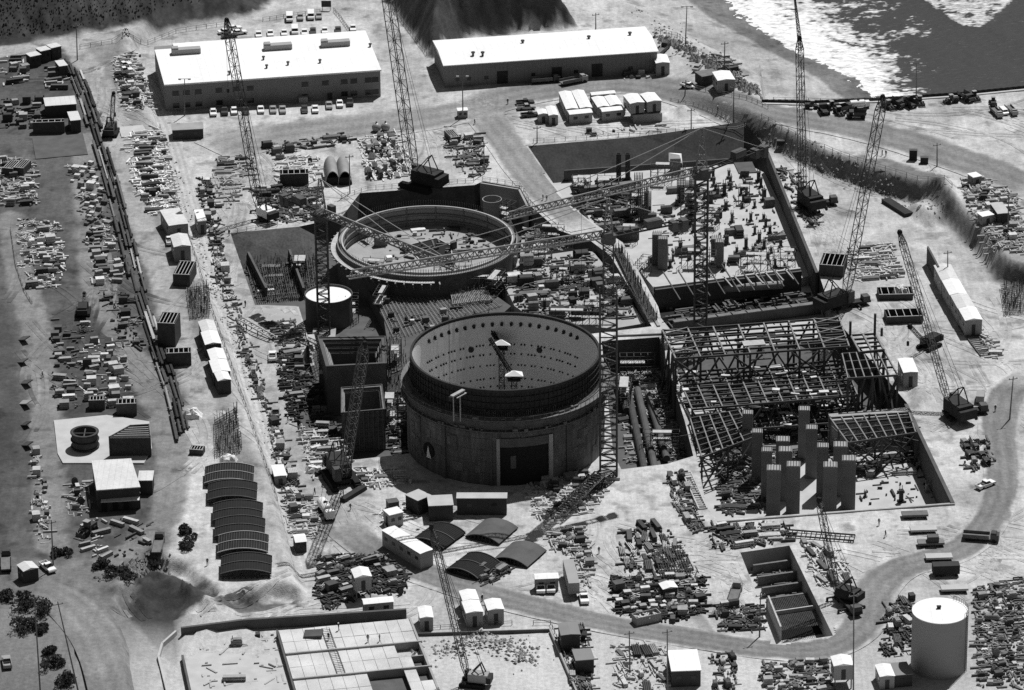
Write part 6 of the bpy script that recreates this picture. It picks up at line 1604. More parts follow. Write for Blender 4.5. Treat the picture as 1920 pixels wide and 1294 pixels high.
# ------------------------------------------------------------------ special heavy items
def pad(label, pts, z1, m='concrete_pale', th=.25):
    w = [G(*q) for q in pts]; z = sum(p.z for p in w) / len(w) + z1; w = [P(x, y, z) for x, y in pts]; o = w[0]
    ob = MB().prism([(p.x - o.x, p.y - o.y) for p in w], -th - .5, 0).build('concrete_pad', m); ob.location = o; tag(ob, label, 'pad'); return z
zp = pad('pale curved concrete pad carrying the ring form in the left yard', [(101, 788), (200, 778), (280, 790), (285, 840), (270, 868), (118, 868), (108, 850)], .35)
pad('grey gridded concrete pad in the upper left yard', [(60, 258), (155, 250), (165, 289), (67, 298)], .2, 'concrete_dark'); pad('pale concrete plinth pad beside the terrace stacks', [(222, 238), (268, 234), (278, 252), (228, 257)], .3)
p = P(160, 838, zp); t = thing('ring_form', 'round dark steel ring form on the pale pad', 'ring form', p)
MB().lathe([(3.2, 0), (3.2, 4.2), (2.8, 4.2), (2.8, 0)], 40).build('shell', 'rust', t)
q = MB()
for z in (.4, 2.1, 4.0): q.lathe([(3.2, z), (3.5, z), (3.5, z + .2), (3.2, z + .2)], 40)
q.build('flanges', 'dark_steel', t); q = MB(); q.box((0, 0, 3.6), (5.6, .25, .3)); q.box((0, 0, 3.6), (.25, 5.6, .3)); q.build('spider', 'steel', t)
def trap_form():
    p = P(247, 846, zp); t = thing('trapezoid_form', 'big dark trapezoid steel form with an open gridded top on the pale pad', 'form', p)
    a = [(-5.2, -2.6), (5.0, -2.6), (4.2, 4.5), (-.5, 4.0)]
    for i in range(4):
        u, v = Vector(a[i]), Vector(a[(i + 1) % 4]); n = (v - u).normalized(); n = Vector((-n.y, n.x)) * .3
        MB().prism([u, v, v + n, u + n], 0, 5.2).build('side', 'rust', t)
    for k in range(6):
        f = k / 6; u = Vector(a[0]).lerp(Vector(a[3]), f); v = Vector(a[1]).lerp(Vector(a[2]), f); MB().bar((u.x, u.y, 4.9), (v.x, v.y, 4.9), .25).build('stiffener', 'steel_pale', t)
trap_form()
def open_box(label, px, py, L, w, h, rz, m='rust', z=None, name='open_form_box'):
    p = G(px, py) if z is None else P(px, py, z); t = thing(name, label, 'form box', p, R(rz), 'open steel form boxes')
    for k in (-1, 1):
        MB().box((0, k * (w / 2 - .1), h / 2), (L, .2, h)).build('side', m, t); MB().box((k * (L / 2 - .1), 0, h / 2), (.2, w - .42, h)).build('end', m, t)
    q = MB()
    for i in range(5): q.box((-L / 2 + L * (i + .5) / 5, 0, h + .02), (.18, w, .16))
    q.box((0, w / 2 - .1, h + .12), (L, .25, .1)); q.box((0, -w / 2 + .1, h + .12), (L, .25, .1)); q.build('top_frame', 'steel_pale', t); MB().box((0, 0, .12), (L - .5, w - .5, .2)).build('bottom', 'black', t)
for q in [('tall open dark form box on the left edge of the ribbon terrace', 318, 640, 4.6, 7, 6.5, -8), ('wide low dark form box at the foot of the taller one', 336, 682, 6.2, 3.2, 3.6, 4), ('dark open skip at the back of the left yard stacks', 22, 325, 3.2, 6, 2.6, -16), ('second open skip beside the first in the left yard', 42, 324, 3.2, 6, 2.6, -16), ('dark gridded form box above the trapezoid form', 238, 775, 5, 3, 3.2, 3),
          ('dark open form box above the ring form', 182, 765, 4, 2.6, 2.6, 3), ('small open box low on the terrace dirt', 370, 850, 3.4, 2.4, 1.4, -10), ('square open form with timber rim near the crane by the frame', 1562, 508, 6.5, 8, 3.2, -12), ('long shallow form frame beside the bank, rear of two', 1678, 556, 9, 5, 1.6, 2), ('long shallow form frame beside the bank, front of two', 1694, 600, 9.5, 5, 2.0, 4),
          ('gridded dark rack of frames on the terrace', 347, 525, 4.5, 9, 3.4, -8), ('dark long box above the upper left shed', 92, 248, 9, 2.2, 3.4, 4), ('open box in the corner of the yard beside the crawler crane', 848, 262, 2.8, 6, 1.8, 20), ('dark slotted hopper beside the rear pit corner', 552, 345, 8, 3.4, 3.6, 3)]:
    open_box(*q)
for i, (x, y) in enumerate([(622, 318), (645, 318)]):    # two big curved ducts
    p = G(x, y + 18); t = thing('curved_duct', ['left', 'right'][i] + ' of two big pale curved duct shells with dark mouths', 'duct', p, R(6), 'curved duct shells')
    q = MB(); q.lathe([(1.9, -4.5), (2.0, -4.5), (2.0, 4.5), (1.9, 4.5)], 18, 0, math.pi); rot = Matrix.Rotation(R(90), 4, 'X'); q.v = [tuple(rot @ Vector(v)) for v in q.v]; q.v = [(x_, y_, z_ * 2.1 + (y_ + 4.5) * .12) for x_, y_, z_ in q.v]; q.build('shell', 'concrete', t)
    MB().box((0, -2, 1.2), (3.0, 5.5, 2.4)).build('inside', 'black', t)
for i, (x, y) in enumerate([(706, 247), (723, 246)]):
    p = G(x, y); t = thing('pressure_sphere', ['left', 'right'][i] + ' of two pale spheres at the edge of the yard road', 'sphere', p, 0, 'pale spheres')
    MB().lathe([(1.35 * math.sin(a), 1.35 - 1.35 * math.cos(a)) for a in np.linspace(0, math.pi, 13)], 24, close=False).build('shell', 'paint_grey', t); MB().cyl((0, 0, 2.6), .25, .5, 8).build('nozzle', 'steel', t)
def sign():
    p = G(612, 20); t = thing('notice_board', 'dark rectangular notice board at the far car park', 'board', p)
    MB().box((0, 0, 2.2), (3.0, .15, 2.0)).build('panel', 'wall_dark', t)
    for k in (-1, 1): MB().box((k * 1.2, .12, .9), (.18, .1, 1.8)).build('post', 'wood', t)
sign()
for i, (x, y, z) in enumerate([(1464, 272, .03), (1712, 300, None), (1733, 306, None)]):
    p = G(x, y); t = thing('dark_cabinet', ['low dark twin post cabinet on the sand beside the embankment', 'tall dark cabinet box on the embankment crest', 'smaller dark cabinet beside the tall one on the crest'][i], 'cabinet', p, R(-5))
    h = (1.4, 3.0, 1.8)[i]; MB().box((0, 0, h / 2), (2.2, 1.4, h)).build('case', 'dark_steel', t); MB().box((0, 0, h + .05), (2.3, 1.5, .1)).build('lid', 'steel', t)
def trestle(label, px0, px1, z0, z1, w, m='steel'):
    a, b_ = G(*px0), G(*px1); a.z += z0; b_.z += z1; t = thing('conveyor', label, 'conveyor', a); d = b_ - a; n = Vector((-d.y, d.x, 0)).normalized() * w / 2
    q = MB()
    for s in (-1, 1): q.bar(n * s, d + n * s, .3)
    k = int(d.length / 1.1)
    for i in range(k + 1): q.bar(d * (i / k) + n, d * (i / k) - n, .2)
    q.build('frame', m, t); q = MB()
    for f in (.25, .6, .95):
        for s in (-1, 1): p = d * f + n * s; q.bar(p, (p.x, p.y, tz(a.x + p.x, a.y + p.y) - a.z), .2)
    q.build('supports', 'dark_steel', t)
trestle('sloping ribbed conveyor frame in front of the tall mast foot', (1050, 968), (1126, 902), .8, 2.2, 3.0, 'wood'); trestle('wooden stair flight down into the left front of the steel frame pit', (1288, 895), (1318, 955), 1.2, .2, 2.0, 'wood')
trestle('slanting pipe bridge over the bank at the left haul road', (452, 612), (512, 640), 2.2, 1.2, 1.6, 'steel_pale'); trestle('long dark beam frame lying on the sand beside the trench', (1476, 1002), (1602, 1012), .5, .5, 3.0, 'dark_steel'); trestle('flat dark cage leaning on sand below the joined huts', (1808, 612), (1850, 668), .3, .3, 3.2, 'steel')
o = blk('steel_girder', 'long dark steel girder lying on sand by the crawler crane', 'girder', (637, 933), (678, 908), 1.6, 0, 1.1, 'dark_steel')
blk('long_box', 'long dark open box lying on sand below the embankment', 'box', (1668, 370), (1712, 398), 2.6, tz(*P(1690, 390)[:2]), tz(*P(1690, 390)[:2]) + 1.0, 'dark_steel')
# trench contents: cross walls and rebar deck
def trench():
    o = P(1475, 1120, -5); t = thing('trench_formwork', 'formwork bays and reinforcement in the rectangular trench', 'formwork', o)
    pt = lambda u, v, z: P(1388, 1036, -5).lerp(P(1480, 1023, -5), u).lerp(P(1455, 1208, -5).lerp(P(1562, 1192, -5), u), v) - o + Vector((0, 0, z))
    for v in (.12, .25, .38, .5, .62):
        a, d = pt(.08, v, 0), pt(.92, v, 0); MB().box(((a.x + d.x) / 2, (a.y + d.y) / 2, 1.2), ((d - a).length, .6, 2.4), ang(a, d)).build('cross_wall', 'wood_dark', t)
    for u in (.1, .9):
        a, d = pt(u, .64, 0), pt(u, .97, 0); MB().box(((a.x + d.x) / 2, (a.y + d.y) / 2, 1.8), ((d - a).length, .4, 3.6), ang(a, d)).build('side_form', 'wood', t)
    for u in (.1, .9):
        pass
    a, d = pt(.1, .8, 0), pt(.9, .8, 0); MB().box(((a.x + d.x) / 2, (a.y + d.y) / 2, 1.7), ((d - a).length, .35, 3.4), ang(a, d)).build('side_form', 'wood', t)
    q = MB()
    for i in range(26): q.bar(pt(.1, .64 + .33 * i / 26, 2.4), pt(.9, .64 + .33 * i / 26, 2.4), .1)
    for i in range(26): q.bar(pt(.1 + .8 * i / 26, .64, 2.45), pt(.1 + .8 * i / 26, .97, 2.45), .08)
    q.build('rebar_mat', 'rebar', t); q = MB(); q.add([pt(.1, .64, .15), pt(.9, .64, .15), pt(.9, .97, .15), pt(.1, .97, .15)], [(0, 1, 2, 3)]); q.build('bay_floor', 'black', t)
trench()
# reinforcement standing and lying in the rear pit
def rebar_field(label, pts, z, dz, n, m='rebar', up=0, seed=1):
    """mats of bars over a four-cornered patch; a few stand upright"""
    c = [P(x, y, z) for x, y in pts]; o = c[0].copy(); t = thing('rebar_mat', label, 'rebar', o); r = random.Random(seed)
    pt = lambda u, v, h: c[0].lerp(c[1], u).lerp(c[3].lerp(c[2], u), v) - o + Vector((0, 0, h))
    q = MB()
    for i in range(n): q.bar(pt(0, i / n, dz), pt(1, i / n, dz), .13)
    for i in range(n): q.bar(pt(i / n, 0, dz + .12), pt(i / n, 1, dz + .12), .13)
    q.build('bar_grid', m, t)
    if up:
        q = MB()
        for i in range(up):
            a = pt(r.random(), r.random(), 0); q.bar(a, a + Vector((r.uniform(-.1, .1), 0, r.uniform(1.2, 3.4))), .09)
        q.build('upright_bars', m, t)['kind'] = 'stuff'
rebar_field('wide rebar mat between ring and round shell', [(695, 542), (878, 522), (945, 575), (740, 640)], -3.0, .35, 30, 'jib_steel', 0); rebar_field('rebar mat with a pale patch at the right of the wide mat', [(840, 535), (895, 530), (925, 570), (850, 580)], -3.0, 1.3, 22, 'steel_pale', 120, 3)
rebar_field('dark rebar mat on the left rear pit floor', [(455, 480), (590, 470), (600, 560), (485, 570)], -7, .8, 30, 'steel', 320, 5); rebar_field('rebar mat between square shell and round shell', [(725, 645), (760, 640), (765, 740), (728, 740)], -4, .5, 18, 'steel', 140, 7)
rebar_field('rebar strip on the narrow berm wall right of the cluttered slab', [(1150, 470), (1165, 470), (1235, 600), (1215, 604)], .2, .6, 14, 'rebar', 200, 9); rebar_field('flat rebar lattice in the seaward yard by the right edge', [(1876, 540), (1920, 530), (1925, 590), (1884, 592)], .1, .8, 16, 'rebar', 120, 11)
rebar_field('dark rebar tangle beside the gabled hut row', [(350, 545), (392, 540), (396, 596), (358, 600)], 3.5, .8, 14, 'rebar', 120, 13); rebar_field('rebar stacks above the arched frames', [(402, 795), (445, 770), (455, 850), (405, 860)], 3.5, .9, 16, 'rebar', 160, 15); rebar_field('lattice of pipes in the upper part of the oval yard', [(1225, 1035), (1280, 1030), (1305, 1085), (1240, 1090)], 0.1, 1.0, 13, 'rust', 0, 17)
for i, (a, b_, c_) in enumerate([((455, 470), (500, 560), .3), ((535, 465), (570, 560), .5)]):
    w = [P(a[0], a[1], -6.9), P(b_[0], b_[1], -6.9)]; d = w[1] - w[0]; ob = MB().box((0, 0, 1.6), (d.length, .6, 3.2), math.atan2(d.y, d.x)).build('pit_wall', 'concrete_dark'); ob.location = (w[0] + w[1]) / 2; tag(ob, ['left', 'right'][i] + ' low wall dividing the left rear pit floor', 'wall')

# pipes and beams in a long row down the left terrace edge
PR = [(133, 118), (160, 185), (178, 240), (205, 330), (232, 430), (258, 540), (290, 640), (325, 740), (345, 830)]
def along(f):
    f = f * (len(PR) - 1); i = min(int(f), len(PR) - 2); t = f - i; return (PR[i][0] * (1 - t) + PR[i + 1][0] * t, PR[i][1] * (1 - t) + PR[i + 1][1] * t)
r = random.Random(11); k = 0
for lane in range(4):
    f = .01 * lane
    while f < .97:
        df = r.uniform(.035, .085); a = along(f); c = along(min(f + df * .92, 1)); dx = (lane - 1.5) * 7.5 + r.uniform(-2, 2)
        p, q = G(a[0] + dx, a[1]), G(c[0] + dx, c[1]); z = r.uniform(.3, 1.3); f += df + (r.random() < .15) * .04
        m = r.choice(['rust', 'mixed_dark', 'rust', 'mixed', 'dark_steel']); sh = 'pipe' if r.random() < .5 else 'beam'
        ob = (MB().tube((0, 0, z), q - p + Vector((0, 0, z)), r.uniform(.2, .42), 8) if sh == 'pipe' else MB().bar((0, 0, z), q - p + Vector((0, 0, z)), r.uniform(.4, .75)))
        for e in (.15, .85): ob.box((q - p) * e + Vector((0, 0, z / 2 - .1)), (1.2, .3, z), ang(p, q) + 1.57)
        ob = ob.build('steel_pipe' if sh == 'pipe' else 'steel_beam', m); ob.location = p; tag(ob, f"dark {'round pipe' if sh == 'pipe' else 'square beam'} on low trestles in the {['left', 'inner left', 'inner right', 'right'][lane]} lane of the long pipe row", sh, 'pipes and beams in the long row down the terrace')

# ------------------------------------------------------------------ stock in the yards
PR_ = {}
def mkproto(key, name, build):
    o = build().build(name, M['mixed']); o.location = V0; o['key'] = key; PR_[key] = o
def stack(L, w, n, h, gap):
    def f():
        q = MB(); z = 0
        for i in range(n): q.box((0, 0, z + .06), (.15, w, .12)); q.box((L * .3, 0, z + .06), (.15, w, .12)); q.box((-L * .3, 0, z + .06), (.15, w, .12)); q.box((((i * 37) % 5 - 2) * .05, 0, z + .12 + h / 2), (L * (1 - .03 * (i % 3)), w * (1 - .05 * (i % 2)), h)); z += h + .12
        return q
    return f
def crate():
    q = MB(); q.box((0, 0, .6), (1.7, 1.3, 1.1)); q.box((0, 0, 1.18), (1.8, 1.4, .06))
    for k in (-1, 1): q.box((k * .6, 0, .05), (.15, 1.3, .1)); q.box((k * .84, 0, .6), (.05, 1.34, 1.1))
    return q
def bigcrate():
    q = MB(); q.box((0, 0, 1.0), (2.6, 2.2, 1.9)); q.box((0, 0, 1.99), (2.75, 2.35, .08))
    for k in (-1, 0, 1): q.box((k * 1.2, 0, 1), (.12, 2.3, 1.9))
    return q
def pipes():
    q = MB()
    for i in range(5): q.tube((-2.6 + .1 * i, -.9 + i * .45, .25), (2.6 + .07 * i, -.9 + i * .45, .25), .21, 8)
    for i in range(4): q.tube((-2.5, -.67 + i * .45, .63), (2.6, -.67 + i * .45, .63), .21, 8)
    for k in (-1, 1): q.box((k * 1.7, 0, .03), (.2, 2.4, .1))
    return q
def drums():
    q = MB()
    for i, (x, y) in enumerate([(0, 0), (.65, .1), (.3, .6), (-.35, .55), (-.6, -.1)]): q.cyl((x, y, 0), .3, .9, 10)
    q.box((0, .25, .94), (1.3, .8, .06)); return q
def reel():
    q = MB(); q.tube((0, -.5, .9), (0, -.4, .9), .9, 16); q.tube((0, .4, .9), (0, .5, .9), .9, 16); q.tube((0, -.4, .9), (0, .4, .9), .5, 12); return q
def compressor():
    q = MB(); q.box((0, 0, 1.0), (2.6, 1.3, 1.1)); q.box((.2, 0, 1.62), (1.8, 1.1, .2)); q.bar((1.3, 0, .5), (2.4, 0, .4), .12)
    for k in (-1, 1): q.tube((-.4, k * .6, .4), (-.4, k * .85, .4), .4, 10)
    q.cyl((-.9, .3, 1.6), .1, .6, 6); return q
def panels():
    q = MB()
    for i in range(7): q.box((0, -.5 + i * .17, 1.0), (2.4, .09, 1.9))
    q.box((0, 0, .05), (2.0, 1.6, .1)); q.box((-1.0, .1, 1.0), (.12, 1.5, .12)); return q
def bars():
    q = MB(); r_ = random.Random(5)
    for i in range(16): q.bar((-3 + r_.uniform(0, .5), -.5 + .06 * i, .12 + .05 * (i % 3)), (3 + r_.uniform(-.5, .4), -.5 + .065 * i, .12 + .05 * (i % 4)), .09)
    for k in (-1, 1): q.box((k * 1.6, 0, .05), (.2, 1.4, .1))
    return q
def stub():
    q = MB(); q.box((0, 0, .9), (.6, .6, 1.8)); q.box((0, 0, 1.85), (.75, .75, .1)); q.box((0, 0, .1), (1.1, 1.1, .2))
    for k in (-1, 1): q.bar((k * .2, .2, 1.8), (k * .2, .2, 2.5), .08)
    return q
def cring():
    q = MB(); q.lathe([(1.0, 0), (1.0, 1.8), (.82, 1.8), (.82, 0)], 20); return q
def trench_box():
    q = MB()
    for k in (-1, 1): q.box((0, k * .9, .9), (3.0, .14, 1.8))
    for k in (-1, 1): q.bar((k, -.9, .9), (k, .9, .9), .15)
    q.box((0, 0, 1.84), (2.4, 1.6, .06)); return q
def heap(seed=1):
    def f():
        q = MB(); r_ = random.Random(seed)
        for i in range(22): q.box((r_.gauss(0, .45), r_.gauss(0, .5), .12 + .07 * i * r_.random()), (r_.uniform(1.2, 3.8), r_.uniform(.12, .3), r_.uniform(.05, .14)), r_.gauss(0, .5))
        for i in range(4): q.box((r_.gauss(0, .8), r_.gauss(0, .6), .25), (r_.uniform(.4, 1), r_.uniform(.3, .8), r_.uniform(.3, .7)), r_.random() * 3)
        return q
    return f
def tarp():
    q = MB(); r_ = random.Random(3); n = 9; m = 6; vs = []
    for j in range(m):
        for i in range(n):
            x, y = (i / (n - 1) - .5) * 3.2, (j / (m - 1) - .5) * 2.0; e = min(1, 3.2 * min(i, n - 1 - i) / (n - 1), 3.2 * min(j, m - 1 - j) / (m - 1)); vs.append((x + r_.gauss(0, .05), y + r_.gauss(0, .05), e ** .5 * (1.15 + r_.gauss(0, .13))))
    q.add(vs, [(j * n + i, j * n + i + 1, (j + 1) * n + i + 1, (j + 1) * n + i) for j in range(m - 1) for i in range(n - 1)]); return q
def ibeams():
    q = MB()
    for i in range(4):
        y = -.75 + .5 * i; L_ = 5.4 - .4 * (i % 3)
        for z in ((0, .3), (.36, .3)) if i < 3 else ((0, .3),): q.box((.1 * i, y, z[0] + .04 + .1), (L_, .3, .04)); q.box((.1 * i, y, z[0] + .27), (L_, .05, .26)); q.box((.1 * i, y, z[0] + .42), (L_, .3, .04))
    for k in (-1, 1): q.box((k * 1.7, 0, .05), (.2, 2.3, .1))
    return q
def vessel():
    q = MB(); q.tube((-1.4, 0, 1.0), (1.4, 0, 1.0), .75, 14); q.tube((1.4, 0, 1.0), (1.75, 0, 1.0), .75, 14, .35); q.tube((-1.75, 0, 1.0), (-1.4, 0, 1.0), .35, 14, .75); q.cyl((.3, 0, 1.7), .2, .35, 8)
    for k in (-1, 1): q.box((k * .9, 0, .2), (.3, 1.2, .4))
    return q
DEF = {'heap': ('plank_heap', heap(1), 'heap of splayed planks', None), 'heap2': ('plank_heap', heap(9), 'heap of splayed planks', None), 'tarp': ('covered_pile', tarp, 'pile under a sheet', None), 'ibeam': ('steel_section_stack', ibeams, 'stack of steel sections', None), 'vessel': ('steel_vessel', vessel, 'lying steel vessel', None), 'timber': ('timber_stack', stack(3.6, 1.5, 4, .24, .1), 'timber stack', 'boards'), 'longtim': ('timber_stack', stack(5.6, 1.2, 3, .3, .1), 'long timber stack', 'boards'), 'ply': ('plywood_stack', stack(2.5, 1.3, 3, .45, .1), 'plywood stack', None), 'crate': ('crate', crate, 'crate', None), 'big': ('large_crate', bigcrate, 'large crate', None), 'pipe': ('pipe_bundle', pipes, 'pipe bundle', None),
       'drum': ('drum_group', drums, 'pallet of drums', None), 'reel': ('cable_reel', reel, 'cable reel', None), 'comp': ('compressor', compressor, 'wheeled compressor', None), 'panel': ('form_panel_rack', panels, 'rack of upright form panels', None), 'bars': ('rebar_bundle', bars, 'rebar bundle', None), 'stub': ('anchor_stub', stub, 'upright anchor stub', None), 'cring': ('concrete_ring', cring, 'concrete pipe ring', None), 'tbox': ('twin_form', trench_box, 'twin sided form', None)}
TONES = {'pale': 'stock_pale', 'grey': 'stock_grey', 'dark': 'stock_dark'}
M['stock_pale'] = mat('stock_pale', .52, .85, .3, .8, rnd=.25, stripe=((0, 1, .6), 2.4, .45, .15)); M['stock_grey'] = mat('stock_grey', .27, .85, .3, .8, rnd=.3, stripe=((0, 1, .6), 2.4, .45, .15)); M['stock_dark'] = mat('stock_dark', .07, .85, .3, .8, rnd=.5)
for kk, (nm, bf, words, mm) in DEF.items():
    for tn, mt in TONES.items():
        o = bf().build(nm, mt); o.location = V0; PR_[(kk, tn)] = o
count = {}
placed = []
def stock(where, pg, mix, rot_px, tones, sp=(3.2, 2.4), fill=.8, z=None, seed=0, jit=.35, junk=0.0, rj=.1, scale=(.52, 1.0)):
    """fill a patch with stock, in rows turned along the line rot_px"""
    r = random.Random(seed * 7 + len(where)); zz_ = z
    w = [G(*q) if z is None else P(q[0], q[1], z) for q in pg]; pgw = [(p.x, p.y) for p in w]
    a, b_ = (G(*rot_px[0]), G(*rot_px[1])) if z is None else (P(*rot_px[0], z), P(*rot_px[1], z)); th = ang(a, b_); cs, sn = math.cos(th), math.sin(th)
    us = [x * cs + y * sn for x, y in pgw]; vs = [-x * sn + y * cs for x, y in pgw]
    kinds = list(mix); n = 0; v = min(vs) + .8
    while v < max(vs):
        u = min(us) + r.random() * 2
        while u < max(us):
            k = r.choices(kinds, [mix[q] for q in kinds])[0]; tn = r.choices(list(tones), list(tones.values()))[0]
            L = {'longtim': 6.2, 'pipe': 5.8, 'bars': 6.6, 'timber': 4.2, 'comp': 3.4, 'big': 3.2, 'tbox': 3.4}.get(k, sp[0] * .8)
            x, y = (u + L / 2) * cs - v * sn + r.uniform(-jit, jit), (u + L / 2) * sn + v * cs + r.uniform(-jit, jit)
            if r.random() < fill and float(sdist(x, y, pgw)) > .3:
                nm = DEF[k][0]
                if count.get(nm, 0) < 285:
                    count[nm] = count.get(nm, 0) + 1
                    pr = PR_[(k, tn)]
                    if pr.name in used: o = pr.copy(); COL.objects.link(o)
                    else: used.add(pr.name); o = pr
                    o.location = (x, y, tz(x, y) if z is None else z); o.rotation_euler = (0, 0, th + r.gauss(0, rj * 1.3) + (math.pi / 2 if r.random() < .12 and k in ('crate', 'ply', 'drum') else 0))
                    s = r.uniform(*scale); o.scale = (s, s, s * r.uniform(.8, 1.3))
                    tag(o, f'{tn} {DEF[k][2]} {where}', DEF[k][2].split(' of ')[-1].split()[-1] if False else nm.replace('_', ' '), f'{nm.replace("_", " ")}s {where}'); n += 1
            u += L * .9 + r.uniform(.1, 1.6)
        v += sp[1] * r.uniform(.85, 1.15)
    if junk:
        q = MB(); A = abs(sum(pgw[i][0] * pgw[(i + 1) % len(pgw)][1] - pgw[(i + 1) % len(pgw)][0] * pgw[i][1] for i in range(len(pgw)))) / 2
        x0, x1, y0, y1 = min(p[0] for p in pgw), max(p[0] for p in pgw), min(p[1] for p in pgw), max(p[1] for p in pgw); m = int(A * junk); c = 0; tries = 0
        xs = np.array([r.uniform(x0, x1) for _ in range(m * 4)]); ys = np.array([r.uniform(y0, y1) for _ in range(m * 4)]); ok = sdist(xs, ys, pgw) > -.5
        for x, y in list(zip(xs[ok], ys[ok]))[:m]:
            h = r.uniform(.08, .7); q.box((x, y, (tz(x, y) if z is None else z) + h / 2 - .01), (r.choice([.4, .6, 1.2, 2.2, 3.4]), r.uniform(.12, .5), h), th + r.choice([0, 0, 1.57, r.random() * 3]))
        o = q.build('scrap_debris', r.choice(['mixed_dark', 'stock_dark', 'mixed'] if z is not None else ['mixed_pale', 'mixed_dark', 'mixed', 'stock_pale', 'stock_dark'])); tag(o, 'loose scrap and offcuts ' + where, 'debris', None, 'stuff')
    return n
ALL = {'timber': 2.2, 'ply': 2, 'crate': 2.6, 'big': .8, 'pipe': 1, 'drum': 1, 'panel': 1, 'comp': .5, 'reel': .5, 'heap': 1.6, 'heap2': 1.6, 'tarp': .7, 'ibeam': .8, 'vessel': .5}
BOX = {'crate': 4, 'ply': 2, 'big': 1.2, 'drum': 1.2, 'reel': .6, 'tarp': .8, 'heap': 1.5, 'vessel': .4}
LONG = {'longtim': 2.2, 'pipe': 3, 'bars': 2, 'timber': 1.2, 'ibeam': 2, 'heap2': 1.5}
MET = {'bars': 3, 'pipe': 3, 'panel': 1.5, 'tbox': 1, 'crate': 1, 'heap': 1.5, 'ibeam': 1}
LD = {'pale': 3, 'grey': 4, 'dark': 3}; DK = {'pale': 1, 'grey': 2, 'dark': 5}; PL = {'pale': 5, 'grey': 3, 'dark': 2}
H = ((0, 300), (60, 296))
